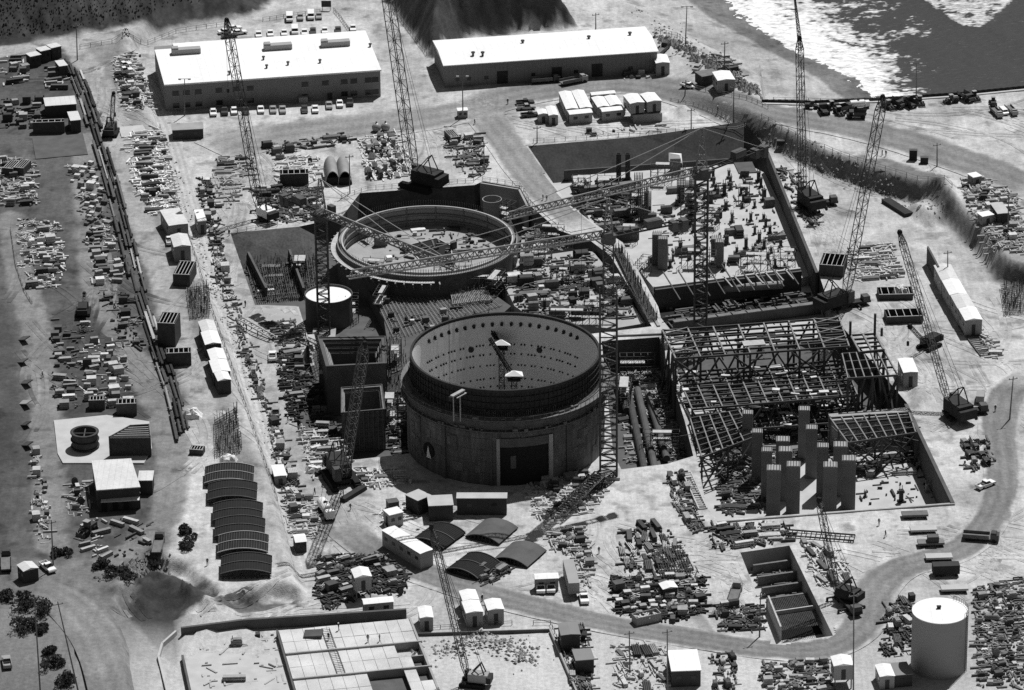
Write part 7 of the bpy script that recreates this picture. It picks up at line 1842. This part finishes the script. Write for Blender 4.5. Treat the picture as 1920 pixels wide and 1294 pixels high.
C = [('at the upper left corner of the left yard', [(2, 108), (56, 104), (52, 150), (8, 165)], {'longtim': 3, 'big': 3, 'tbox': 2}, H, DK, (4, 2.6), .74, .1), ('beside the pipe row at the top of the left yard', [(86, 126), (128, 124), (130, 168), (80, 172)], {'longtim': 4, 'timber': 2, 'big': 1}, H, DK, (4, 2.4), .74, .1),
     ('behind and left of the pale roofed yard shed', [(0, 188), (80, 185), (80, 240), (0, 244)], {'big': 3, 'tbox': 2, 'timber': 2, 'comp': 1}, H, DK, (4, 3), .74, .1), ('at the left edge of the left yard', [(0, 298), (60, 300), (68, 385), (0, 388)], ALL, H, LD, (3, 2.6), .8, .4),
     ('in the dense crate field left of the pipe row', [(118, 312), (175, 305), (200, 380), (215, 455), (165, 458), (150, 380)], BOX, ((0, 300), (60, 310)), PL, (2.3, 2.1), .74, .1), ('on the kerbed island at the left of the yard', [(32, 412), (110, 418), (122, 500), (112, 545), (60, 545), (38, 500)], ALL, H, PL, (2.8, 2.5), .74, .2),
     ('in the large stack group along the pipe row', [(160, 440), (222, 438), (235, 530), (172, 535)], {'timber': 3, 'longtim': 2, 'big': 3, 'ply': 2}, H, LD, (3.4, 2.6), .74, .1), ('in the bend below the large stack group', [(185, 545), (240, 545), (268, 655), (235, 650)], ALL, H, DK, (3, 2.6), .74, .2),
     ('in the left column of the left yard store', [(95, 600), (150, 595), (150, 765), (104, 768)], {'timber': 4, 'longtim': 2, 'ply': 2, 'big': 2, 'crate': 1}, H, LD, (3.2, 2.4), .74, .1), ('in the middle column of the left yard store', [(155, 600), (178, 600), (195, 765), (158, 765)], ALL, H, LD, (3, 2.4), .74, .1), ('in the right column of the left yard store', [(185, 625), (232, 650), (252, 770), (198, 765)], {'timber': 3, 'ply': 3, 'big': 2, 'panel': 1}, H, LD, (3.2, 2.5), .74, .1),
     ('in the narrow line along the left road verge', [(60, 845), (80, 850), (92, 940), (98, 1020), (66, 1015)], BOX, ((60, 850), (66, 1010)), LD, (2.6, 2.2), .74, .2), ('in the left fan of lumber before the yard workshop', [(150, 985), (202, 970), (206, 1046), (158, 1048)], {'longtim': 1}, ((155, 1010), (200, 995)), {'pale': 3, 'grey': 1}, (6.5, 2.6), 1, .1), ('in the right fan of lumber before the yard workshop', [(212, 970), (285, 985), (282, 1042), (220, 1044)], {'longtim': 3, 'timber': 1}, ((215, 985), (270, 1005)), {'pale': 2, 'grey': 3}, (6.5, 2.8), .74, .1),
     ('beside the yard workshop', [(122, 905), (165, 900), (168, 965), (132, 968)], ALL, H, DK, (3, 2.6), .7, .3), ('left of the office slope on the terrace', [(212, 112), (256, 112), (288, 212), (240, 212), (222, 160)], ALL, H, DK, (3, 2.6), .85, .5), ('on the terrace below the concrete plinth', [(236, 258), (298, 250), (335, 395), (288, 405), (250, 340)], {'longtim': 3, 'pipe': 2, 'crate': 3, 'ply': 2, 'bars': 1}, H, DK, (3, 2.4), .85, .5),
     ('along the office side of the ribbon slope', [(372, 335), (392, 335), (432, 545), (412, 548)], BOX, ((354, 340), (395, 540)), LD, (2.4, 2.2), .75, .6), ('along the ribbon slope beside the left rear pit', [(418, 550), (436, 548), (484, 690), (510, 765), (496, 775), (455, 660)], ALL, ((398, 545), (480, 770)), LD, (2.8, 2.3), .8, .7), ('along the ribbon slope beside the left haul road', [(500, 780), (516, 778), (556, 900), (580, 985), (556, 995), (524, 890)], ALL, ((478, 775), (545, 985)), LD, (2.8, 2.3), .85, .7),
     ('beside the tank truck at the left haul road', [(535, 930), (585, 930), (602, 985), (580, 1015), (545, 1000)], ALL, H, LD, (2.6, 2.2), .85, .8), ('in the parking pad frames below the yard road', [(400, 300), (470, 290), (482, 350), (425, 395), (405, 380)], {'bars': 4, 'pipe': 1}, H, LD, (4, 3), .6, .2), ('along the lower edge of the yard road', [(495, 272), (660, 250), (662, 268), (500, 292)], {'bars': 2, 'tbox': 3, 'pipe': 1}, ((495, 280), (660, 258)), LD, (4, 2.4), .75, .3),
     ('on the pale sand left of the duct shells', [(515, 295), (596, 292), (598, 335), (520, 345)], ALL, H, DK, (3.4, 3), .45, .3), ('in the dark racks right of the duct shells', [(672, 262), (740, 248), (768, 300), (770, 330), (690, 338)], {'panel': 3, 'tbox': 3, 'pipe': 2, 'crate': 1}, ((700, 260), (730, 330)), DK, (3, 2.6), .9, .4), ('right of the tall crawler crane', [(832, 262), (898, 252), (915, 318), (885, 335), (850, 300)], ALL, H, LD, (3.2, 3), .55, .5),
     ('around the truck crane at the rear pit corner', [(470, 352), (598, 352), (600, 412), (520, 418), (500, 380)], ALL, H, DK, (3, 2.6), .75, .6), ('on the dirt shelf by the rear pit', [(495, 605), (550, 600), (570, 645), (520, 650)], MET, H, DK, (3, 2.4), .7, .6), ('left of the square shell beside the haul road', [(520, 660), (560, 650), (580, 720), (550, 800), (535, 740)], ALL, H, LD, (2.8, 2.4), .8, .8),
     ('behind the crawler crane at the pit edge', [(562, 800), (640, 830), (655, 880), (590, 900), (575, 860)], {'longtim': 3, 'timber': 2, 'crate': 2}, H, PL, (3, 2.4), .85, .6), ('at the rim of the shadow before the shell', [(655, 880), (740, 880), (770, 905), (700, 915), (660, 905)], ALL, H, LD, (2.8, 2.4), .75, .9),
     ('in the upper part of the oval yard', [(1168, 985), (1222, 975), (1280, 1020), (1310, 1075), (1240, 1090), (1160, 1070)], LONG, ((1190, 990), (1235, 1090)), DK, (5, 2.2), .85, .25), ('in the crate end of the oval yard', [(1150, 1085), (1320, 1080), (1322, 1145), (1260, 1168), (1150, 1148)], BOX, H, PL, (2.3, 2.0), .88, 1.0), ('beside the semi trailer', [(1030, 1000), (1092, 985), (1112, 1050), (1100, 1105), (1078, 1040), (1040, 1030)], BOX, H, DK, (2.3, 2.0), .85, 1.0),
     ('in the lower left yard round the tall hut', [(598, 1045), (700, 1040), (765, 1075), (755, 1118), (690, 1110), (610, 1145), (592, 1100)], ALL, ((600, 1060), (680, 1040)), LD, (2.8, 2.3), .8, 1.0), ('among the curved panels', [(895, 1060), (958, 1045), (952, 1075), (920, 1098), (890, 1092)], ALL, ((900, 1090), (960, 1060)), LD, (2.8, 2.2), .85, .8), ('left of the white office trailer', [(712, 955), (765, 945), (770, 975), (722, 985)], BOX, H, LD, (2.4, 2.2), .7, .6),
     ('at the foot of the tall mast', [(985, 905), (1090, 880), (1135, 905), (1110, 960), (1010, 975)], ALL, H, DK, (2.8, 2.2), .85, .9), ('left of the steel frame pit stairs', [(1248, 890), (1278, 885), (1320, 985), (1300, 1000), (1265, 950)], ALL, ((1250, 890), (1310, 1000)), LD, (2.6, 2.2), .8, .7), ('behind the rebar trench', [(1325, 985), (1480, 982), (1484, 1015), (1345, 1032)], LONG, H, LD, (4, 2.2), .75, .6), ('right of the rebar trench', [(1500, 1012), (1560, 1030), (1598, 1085), (1540, 1100)], LONG, ((1510, 1020), (1560, 1090)), DK, (4, 2.0), .85, .9),
     ('left of the rebar trench corner', [(1340, 1135), (1430, 1138), (1432, 1180), (1352, 1186)], ALL, H, DK, (2.8, 2.2), .8, .8), ('left of the storage tank', [(1662, 1135), (1712, 1118), (1712, 1228), (1655, 1232)], ALL, ((1670, 1140), (1712, 1200)), LD, (2.8, 2.3), .75, .7), ('in the scrap yard right of the storage tank', [(1830, 1105), (1920, 1085), (1925, 1290), (1835, 1290)], {'crate': 3, 'reel': 1, 'cring': 2, 'drum': 2, 'tbox': 1, 'comp': 1, 'heap': 2, 'tarp': 1, 'vessel': 1}, H, LD, (2.6, 2.4), .6, .6),
     ('beside the slanting wall at the bottom', [(1048, 1178), (1095, 1172), (1112, 1300), (1075, 1300)], ALL, ((1050, 1180), (1085, 1300)), DK, (2.8, 2.3), .75, .7), ('in the pipe racks before the white shed', [(1150, 1212), (1248, 1206), (1250, 1300), (1152, 1300)], {'pipe': 4, 'bars': 2, 'comp': 1, 'longtim': 1}, ((1170, 1215), (1215, 1300)), LD, (4, 2.2), .75, .4), ('in the line of plant at the bottom', [(1335, 1232), (1380, 1225), (1378, 1300), (1338, 1300)], {'comp': 3, 'crate': 1, 'drum': 1}, ((1340, 1235), (1360, 1300)), DK, (2.8, 2.6), .85, .4),
     ('along the bottom edge beside the white hut', [(1430, 1245), (1555, 1240), (1555, 1300), (1430, 1300)], ALL, H, LD, (3, 2.5), .75, .5), ('in the seaward yard below the haul road', [(1800, 330), (1850, 335), (1905, 370), (1925, 480), (1860, 470), (1825, 400)], ALL, H, LD, (3, 2.6), .75, .7), ('between the crawler crane and the joined huts', [(1592, 470), (1672, 458), (1690, 520), (1600, 528)], LONG, H, LD, (4, 2.4), .6, .6), ('at the right of the turbine pit rim', [(1455, 310), (1500, 330), (1545, 420), (1520, 430)], ALL, ((1455, 310), (1530, 430)), DK, (3, 3), .5, .5),
     ('on the sandy slab left of the panelled roof slab', [(360, 1200), (520, 1185), (560, 1290), (380, 1290)], {'bars': 3, 'crate': 1, 'comp': .5, 'longtim': 1}, H, LD, (4, 4), .22, .12), ('beside the bank behind the dark truck crane', [(1800, 830), (1856, 820), (1862, 870), (1815, 890)], {'tbox': 3, 'comp': 1, 'panel': 1}, ((1800, 830), (1835, 890)), DK, (3, 2.6), .85, .4), ('below the joined huts', [(1835, 615), (1868, 640), (1872, 680), (1845, 660)], ALL, H, LD, (2.8, 2.4), .7, .5), ('on the trailer office sand by the slope rim', [(1090, 248), (1250, 236), (1252, 246), (1095, 258)], {'crate': 2, 'comp': 1, 'drum': 1}, H, DK, (4, 2.4), .35, .15),
     ('beside the warehouse loading doors', [(1170, 140), (1225, 136), (1226, 146), (1172, 150)], BOX, H, DK, (2.4, 2.2), .9, .3), ('at the beach edge by the white hut', [(1335, 105), (1372, 112), (1400, 160), (1380, 165)], ALL, H, DK, (3, 2.6), .5, .5)]
for i, q in enumerate(C): stock(q[0], q[1], q[2], q[3], q[4], q[5], q[6], None, i, junk=q[7] * 2.0)
CZ = [('on the cluttered slab behind the shell', [(930, 500), (1075, 480), (1110, 480), (1145, 522), (1195, 598), (1008, 600), (970, 572)], {'panel': 2, 'tbox': 2, 'crate': 2, 'stub': 2, 'heap': 1.5, 'bars': 1.5, 'drum': 1, 'comp': 1, 'ibeam': 1}, DK, -2.0, (3.2, 3.0), .6, .3), ('on the narrow slab beside the ring', [(985, 430), (1070, 450), (1078, 466), (985, 474)], MET, LD, -3.5, (3, 2.2), .75, .8), ('on the rear turbine floor behind the piers', [(1075, 345), (1180, 335), (1190, 400), (1160, 440), (1110, 410)], MET, DK, ZR, (3, 2.6), .7, .6),
      ('on the middle of the rear turbine floor', [(1190, 400), (1420, 330), (1495, 500), (1250, 515)], {'stub': 8, 'crate': 1, 'ply': .4, 'panel': .5}, {'dark': 1}, ZR, (5.0, 4.6), .62, .05), ('on the far right of the rear turbine floor', [(1300, 335), (1400, 325), (1425, 380), (1320, 400)], {'stub': 5, 'ply': 1, 'bars': .6}, {'dark': 1}, ZR, (5, 4.4), .6, .05), ('in the gallery beside the shell', [(1162, 700), (1230, 695), (1278, 790), (1290, 860), (1175, 868)], MET, DK, -8.0, (3, 2.6), .7, .5),
      ('on the pit floor before the left steel deck', [(1345, 880), (1440, 860), (1445, 955), (1352, 968)], MET, DK, -7.5, (3, 2.6), .75, .8), ('on the pit floor before the right steel deck', [(1612, 860), (1735, 845), (1768, 935), (1612, 950)], {'bars': 2, 'pipe': 2, 'stub': 2, 'crate': 1}, DK, -7.5, (4, 3.6), .4, .07), ('on the pit floor under the steel frame', [(1330, 830), (1560, 790), (1610, 850), (1350, 880)], MET, LD, -7.5, (3, 2.4), .8, .8),
      ('in the trench bays', [(1400, 1045), (1478, 1035), (1520, 1125), (1440, 1130)], LONG, LD, -5.0, (4, 2.4), .7, .6), ('on the ring floor', [(700, 450), (740, 430), (900, 430), (920, 470), (860, 495), (760, 498)], {'crate': 2, 'ply': 1, 'bars': 1, 'drum': 1}, LD, -1.8, (5, 4), .4, .1), ('on the rebar deck between ring and shell', [(700, 545), (880, 525), (940, 575), (790, 635), (745, 630)], {'panel': 1, 'crate': 1, 'tbox': 1}, DK, -2.6, (5, 5), .3, .03), ('in the left rear pit', [(460, 500), (590, 490), (598, 560), (490, 566)], LONG, LD, -7.0, (4, 3), .5, .5), ('between the square shell and the round shell', [(730, 700), (762, 700), (766, 850), (735, 855), (722, 790)], ALL, PL, -7.0, (2.8, 2.3), .8, .8),
      ('in the pit left of the square shell', [(560, 720), (600, 720), (640, 830), (590, 830)], ALL, DK, -7.0, (3, 2.4), .8, .8), ('around the tank in the rear pit', [(670, 550), (690, 560), (720, 625), (650, 625)], MET, DK, -5.0, (3, 2.4), .0, .0)]
for i, q in enumerate(CZ): stock(q[0], q[1], q[2], H, q[3], q[5], q[6], q[4], i + 100, junk=q[7] * 1.8, scale=(.95, 1.6) if 'stub' in q[2] else (.52, 1.0))
# scaffold towers in and around the pits
def scaffold(label, px, py, z, w, d, h, rz):
    p = P(px, py, z); t = thing('scaffold_tower', label, 'scaffold', p, R(rz), 'scaffold towers in the pits'); r = random.Random(px)
    nx, ny, nz = max(1, int(w / 1.6)), max(1, int(d / 1.6)), max(1, int(h / 1.8)); q = MB()
    for i in range(nx + 1):
        for j in range(ny + 1): q.bar((w * (i / nx - .5), d * (j / ny - .5), 0), (w * (i / nx - .5), d * (j / ny - .5), h + r.uniform(-.6, .9)), .12)
    q.build('standards', 'steel', t); q = MB()
    for k in range(1, nz + 1):
        zz = k * h / nz
        for j in range(ny + 1): q.bar((-w / 2, d * (j / ny - .5), zz), (w / 2, d * (j / ny - .5), zz), .1)
        for i in range(nx + 1): q.bar((w * (i / nx - .5), -d / 2, zz), (w * (i / nx - .5), d / 2, zz), .1)
        for i in range(nx): q.bar((w * (i / nx - .5), -d / 2, zz - h / nz), (w * ((i + 1) / nx - .5), -d / 2, zz), .08)
    q.build('ledgers', 'steel', t)
    for k in range(1, nz + 1):
        if r.random() < .75: MB().box((r.uniform(-.2, .2) * w, r.uniform(-.15, .15) * d, k * h / nz + .08), (w * r.uniform(.4, .8), d * r.uniform(.4, .8), .1)).build('deck_boards', 'wood', t)
for q in [('scaffold tower against the left face of the square shell', 588, 690, -7, 3, 9, 8, 8), ('scaffold tower in front of the square shell', 622, 745, -7, 6, 3, 7, 2), ('scaffold tower beside the ribbed block', 735, 790, -7, 3, 6, 7, 0), ('low scaffold at the foot of the ribbed block', 680, 810, -7, 8, 2.5, 4, 0), ('scaffold tower between tank and square shell', 655, 600, -7, 5, 4, 7, 0),
          ('scaffold tower behind the white topped tank', 560, 515, -7, 4, 5, 5, 0), ('scaffold tower at the right foot of the ring', 955, 500, -6, 3, 8, 6, -20), ('low scaffold tower before the ring wall', 850, 528, -6, 10, 3, 5, 2), ('scaffold tower left of the ring front', 700, 520, -6, 6, 3, 5, -10), ('scaffold tower at the left end of the rear pit berm', 1120, 470, -6, 3, 8, 5.5, -20), ('scaffold tower on the left of the rear turbine floor', 1140, 372, ZR, 6, 4, 6, -4), ('scaffold tower round the left thick rebar column', 1197, 412, ZR, 4.5, 4.5, 9, -4),
          ('scaffold tower beside the right formed pier', 1330, 512, ZR, 3.5, 4, 6, -4), ('scaffold tower below the tower crane in the rear pit', 1290, 420, ZR, 4, 4, 10, -4), ('scaffold tower on the cluttered slab near the mast', 1110, 585, -2, 4, 4, 4, 0), ('scaffold stair tower at the right flank of the round shell', 1118, 835, 0, 2.5, 4, 12, 0), ('scaffold tower in the gallery by the shell', 1172, 760, -8, 3, 8, 6, -4),
          ('scaffold tower inside the ring by the left wall', 690, 452, -1.8, 3, 5, 3, 30), ('scaffold tower at the right of the turbine floor', 1470, 500, ZR, 6, 4, 5, -4), ('scaffold tower on the right rear of the turbine floor', 1395, 380, ZR, 3, 3, 5, -4), ('scaffold tower by the front wall of the rear turbine floor', 1420, 508, ZR, 9, 3, 5, -5), ('scaffold tower between the piers of the rear turbine floor', 1295, 500, ZR, 5, 3, 5, -4)] + [('scaffold bay ' + w_, *a) for w_, a in [('at the far right of the rebar deck', (930, 560, -5, 3, 8, 7, -20)), ('behind the round shell rim on the rebar deck', (905, 548, -3, 8, 2.5, 4.5, 0)), ('on the left edge of the rebar deck', (715, 575, -4, 2.5, 9, 5, -12)), ('left of the round shell by the square shell', (742, 690, -5, 3, 7, 8, 0)), ('against the left flank of the round shell', (756, 800, -6, 2.5, 5, 11, 0)),
          ('along the front edge of the cluttered slab', (1080, 608, -2, 14, 2, 4, -3)), ('in the middle of the cluttered slab', (1050, 530, -2, 5, 3, 4, -5)), ('at the rear of the cluttered slab', (1010, 488, -2, 7, 2.5, 4.5, -5)), ('at the right edge of the cluttered slab', (1165, 560, -2, 2.5, 8, 4.5, -20)), ('on the narrow slab right of the ring', (1030, 455, -3.5, 8, 2.5, 5, -8)), ('behind the ring beside the upright cylinder', (950, 415, -7, 5, 3, 6, -30)),
          ('in front of the machinery block on the turbine floor', (1175, 455, ZR, 6, 2.5, 5, -5)), ('at the rear left corner of the turbine floor', (1090, 362, ZR, 5, 3, 5, -5)), ('near the rear centre of the turbine floor', (1240, 345, ZR, 6, 3, 6, -5)), ('by the mast foot on the turbine floor', (1335, 425, ZR, 4, 3, 6, -5)), ('along the left wall of the turbine floor', (1205, 520, ZR, 2.5, 8, 5, -20)), ('at the top of the gallery under its black wall', (1195, 705, -8, 9, 2.5, 6, 0)), ('at the lower end of the gallery', (1240, 850, -8, 9, 2.5, 6, -3))]]: scaffold(*q)
for i, (a, b_, h) in enumerate([((1085, 350), (1190, 338), 2.2), ((1110, 420), (1160, 414), 2.0), ((1250, 350), (1310, 345), 1.6), ((1320, 362), (1350, 360), 1.2), ((1360, 428), (1385, 426), 1.6), ((1265, 462), (1310, 458), 2.0), ((1375, 470), (1420, 466), 1.3), ((1440, 440), (1470, 436), 1.3), ((1215, 480), (1250, 476), 1.8), ((1150, 392), (1180, 389), 2.4)]):
    blk('wall_form', 'dark low wall form number-less block on the rear turbine floor' if False else ['long dark wall form under the rear slope toe', 'dark wall form by the left edge of the turbine floor', 'dark wall form right of the thick rebar column', 'short dark wall form near the crane mast', 'dark cage form in the middle right of the turbine floor', 'dark wall form between the formed piers', 'low dark wall form near the front right of the turbine floor', 'low dark wall form by the right edge of the turbine floor', 'dark wall form at the front left of the turbine floor', 'dark wall form between rebar columns and the left edge'][i], 'formwork', a, b_, 1.6, ZR, ZR + h, 'wood_dark', 'wall forms on the rear turbine floor')
# pipes running out of the gallery
for i, (x0, y0, x1, y1) in enumerate([(1178, 735, 1208, 880), (1195, 730, 1228, 880), (1158, 712, 1175, 770), (1215, 740, 1250, 860)]):
    a, d = P(x0, y0, -6.5), P(x1, y1, -6.5); o = MB().tube((0, 0, 0), d - a, .9, 12).build('gallery_pipe', 'concrete_dark' if i % 2 else 'rust'); o.location = a; tag(o, ['left thick pipe', 'second thick pipe', 'short upper pipe', 'right thick pipe'][i] + ' lying in the gallery beside the tall mast', 'pipe', 'gallery pipes')

for i, (x, y, w_, m) in enumerate([(48, 640, 4.5, 'mixed_dark'), (46, 682, 3.5, 'concrete_dark'), (52, 722, 5, 'mixed_dark'), (50, 760, 5.5, 'concrete'), (52, 800, 3, 'mixed_dark'), (54, 838, 4, 'rust')]):
    p = G(x, y); o = MB().box((0, 0, .9), (w_, 1.9, .25)).build('leaning_panel', m); o.location = p; o.rotation_euler = (R(18), R(-22), R(-58)); tag(o, ['topmost dark', 'small grey', 'third dark', 'largest pale', 'fifth dark', 'lowest rusty'][i] + ' panel leaning on the bank at the left edge', 'panel', 'panels leaning on the left bank')
for i, (x, y, s, lab) in enumerate([(360, 782, 1.7, 'crumpled bright white sheet over a pile on the terrace dirt'), (428, 866, 1.5, 'bright white sheet peaked behind the rearmost arched frame'), (1688, 548, 1.5, 'peaked white sheet over timber behind the shallow form frames'), (585, 884, 1.2, 'small white covered pile at the haul road bend')]):
    r_ = random.Random(i); q = MB(); n = 8; vs = []
    for b_ in range(n):
        for a in range(n):
            x_, y_ = (a / (n - 1) - .5) * 3, (b_ / (n - 1) - .5) * 2.2; e = min(a, n - 1 - a, b_, n - 1 - b_); vs.append((x_ + r_.gauss(0, .08), y_ + r_.gauss(0, .08), (0, .75, 1.1, 1.35)[e] + r_.gauss(0, .18) * (e > 0)))
    q.add(vs, [(b_ * n + a, b_ * n + a + 1, (b_ + 1) * n + a + 1, (b_ + 1) * n + a) for b_ in range(n - 1) for a in range(n - 1)]); o = q.build('covered_pile', 'canvas'); o.location = G(x, y); o.scale = (s, s, s); tag(o, lab, 'covered pile')
# ------------------------------------------------------------------ riprap, bushes, hillside scrub
def rocks(label, line, n, wd, seed, s=(.4, 1.1), m='rock'):
    r = random.Random(seed); q = MB(); w = [G(*p) for p in line]
    for _ in range(n):
        i = r.randrange(len(w) - 1); p = w[i].lerp(w[i + 1], r.random()); x, y = p.x + r.gauss(0, wd), p.y + r.gauss(0, wd); z = tz(x, y); a = r.uniform(*s)
        vs = [Vector(v) * a for v in [(1, 0, 0), (-1, .1, 0), (0, 1, .1), (.1, -1, 0), (0, 0, .9), (0, 0, -.6)]]; vs = [v * r.uniform(.7, 1.2) + Vector((x, y, z + .1)) for v in vs]
        q.add(vs, [(0, 2, 4), (2, 1, 4), (1, 3, 4), (3, 0, 4), (2, 0, 5), (1, 2, 5), (3, 1, 5), (0, 3, 5)])
    tag(q.build('riprap', m), label, 'rocks', None, 'stuff')
rocks('rough rock revetment along the top of the beach', [(1235, 68), (1290, 95), (1340, 130), (1395, 165), (1428, 188)], 420, 1.2, 1); rocks('rocks scattered on the sand below the fence', [(1200, 20), (1260, 60), (1330, 110)], 60, 3, 2, (.2, .5)); rocks('broken rubble on the cut bank at the terrace end', [(200, 1085), (270, 1075), (290, 1068)], 200, 2.0, 3, (.3, .8)); rocks('rubble and clods along the ribbon slope foot', [(310, 260), (360, 420), (420, 590), (480, 750), (560, 1010)], 400, .9, 4, (.12, .4), 'mixed')
rocks('earth clods beside the sandy pit', [(800, 1225), (870, 1200), (960, 1205), (990, 1240)], 300, 2.6, 5, (.15, .6), 'dirt'); rocks('loose clods by the embankment toe', [(1430, 245), (1560, 325), (1650, 360), (1760, 400)], 260, 1.5, 6, (.15, .5), 'dirt')
def bush(label, px, py, r0, seed, h=1.0, n=900):
    r = random.Random(seed); p = G(px, py); t = thing('bush', label, 'bush', p, 0, 'bushes in the bottom left corner'); q = MB(); blobs = [(r.gauss(0, r0 * .5), r.gauss(0, r0 * .5), r.uniform(.3, .8) * r0 * h, r.uniform(.35, .6) * r0) for _ in range(7)]
    for _ in range(n):
        b_ = r.choice(blobs); d = Vector((r.gauss(0, 1), r.gauss(0, 1), r.gauss(0, 1))).normalized() * b_[3] * r.uniform(.6, 1.05); c = Vector(b_[:3]) + d
        if c.z < 0: c.z = abs(c.z) * .3
        u = Vector((r.gauss(0, 1), r.gauss(0, 1), r.gauss(0, 1))).normalized() * r.uniform(.15, .4); v = u.orthogonal().normalized() * r.uniform(.1, .25); q.add([c - u, c + v, c + u, c - v], [(0, 1, 2, 3)])
    q.build('foliage', 'bush', t); q = MB()
    for b_ in blobs[:4]: q.tube((0, 0, 0), b_[:3], .1, 5, .04)
    q.build('stems', 'wood_dark', t)
for i, (x, y, s, lab) in enumerate([(50, 1140, 3.0, 'dark round bush topmost of the corner clump'), (78, 1150, 2.6, 'dark bush right of the topmost corner bush'), (48, 1178, 2.8, 'dark bush in the middle of the corner clump'), (75, 1185, 1.6, 'small bush right of the middle corner bush'), (105, 1250, 2.6, 'dark bush low in the corner beside the leaning pole'), (120, 1285, 2.4, 'dark bush at the very bottom beside the approach road'), (95, 1225, 1.5, 'small sparse bush between the corner clumps'), (15, 1122, 2.0, 'low bush at the left edge below the junction'),
                                (112, 1042, 1.8, 'single round bush at the foot of the short pole'), (215, 1080, 2.2, 'dark bush at the top of the cut bank'), (235, 1085, 2.0, 'second dark bush along the top of the cut bank'), (190, 1066, 1.8, 'low bush on the verge above the junction'), (345, 1000, 2.0, 'tall dark bush by the slope of the terrace end'), (350, 1030, 1.8, 'dark bush in front of the tall one at the terrace end')]):
    bush(lab, x, y, s, i + 3)
def scrub():
    r = random.Random(9); q = MB()
    for _ in range(9000):
        px, py = r.uniform(-40, 520), r.uniform(-60, 108); p = P(px, py, 6); d = float(sdist(p.x, p.y, HILL)) if _ < 0 else 1
        x, y = p.x + r.uniform(-3, 3), p.y + r.uniform(-6, 6)
        if not (-174 < x < 174 and y < 288): continue
        z = tz(x, y)
        if z < 4.6: continue
        a = r.uniform(.15, .38); th = r.random() * 3; u = Vector((math.cos(th), math.sin(th), 0)) * a; q.add([Vector((x, y, z)) - u, Vector((x, y, z)) + u, Vector((x, y, z + a * 1.5)) + u * .4, Vector((x, y, z + a * 1.4)) - u * .5], [(0, 1, 2, 3)])
    tag(q.build('hillside_scrub', 'bush'), 'dark low scrub covering the upper left hillside', 'scrub', None, 'stuff')
scrub()

# take away prototypes that no place used
for o in list(bpy.data.objects):
    if o.parent is None and o.location.z < -500:
        for c in [c for c in bpy.data.objects if c.parent == o]: bpy.data.objects.remove(c)
        bpy.data.objects.remove(o)
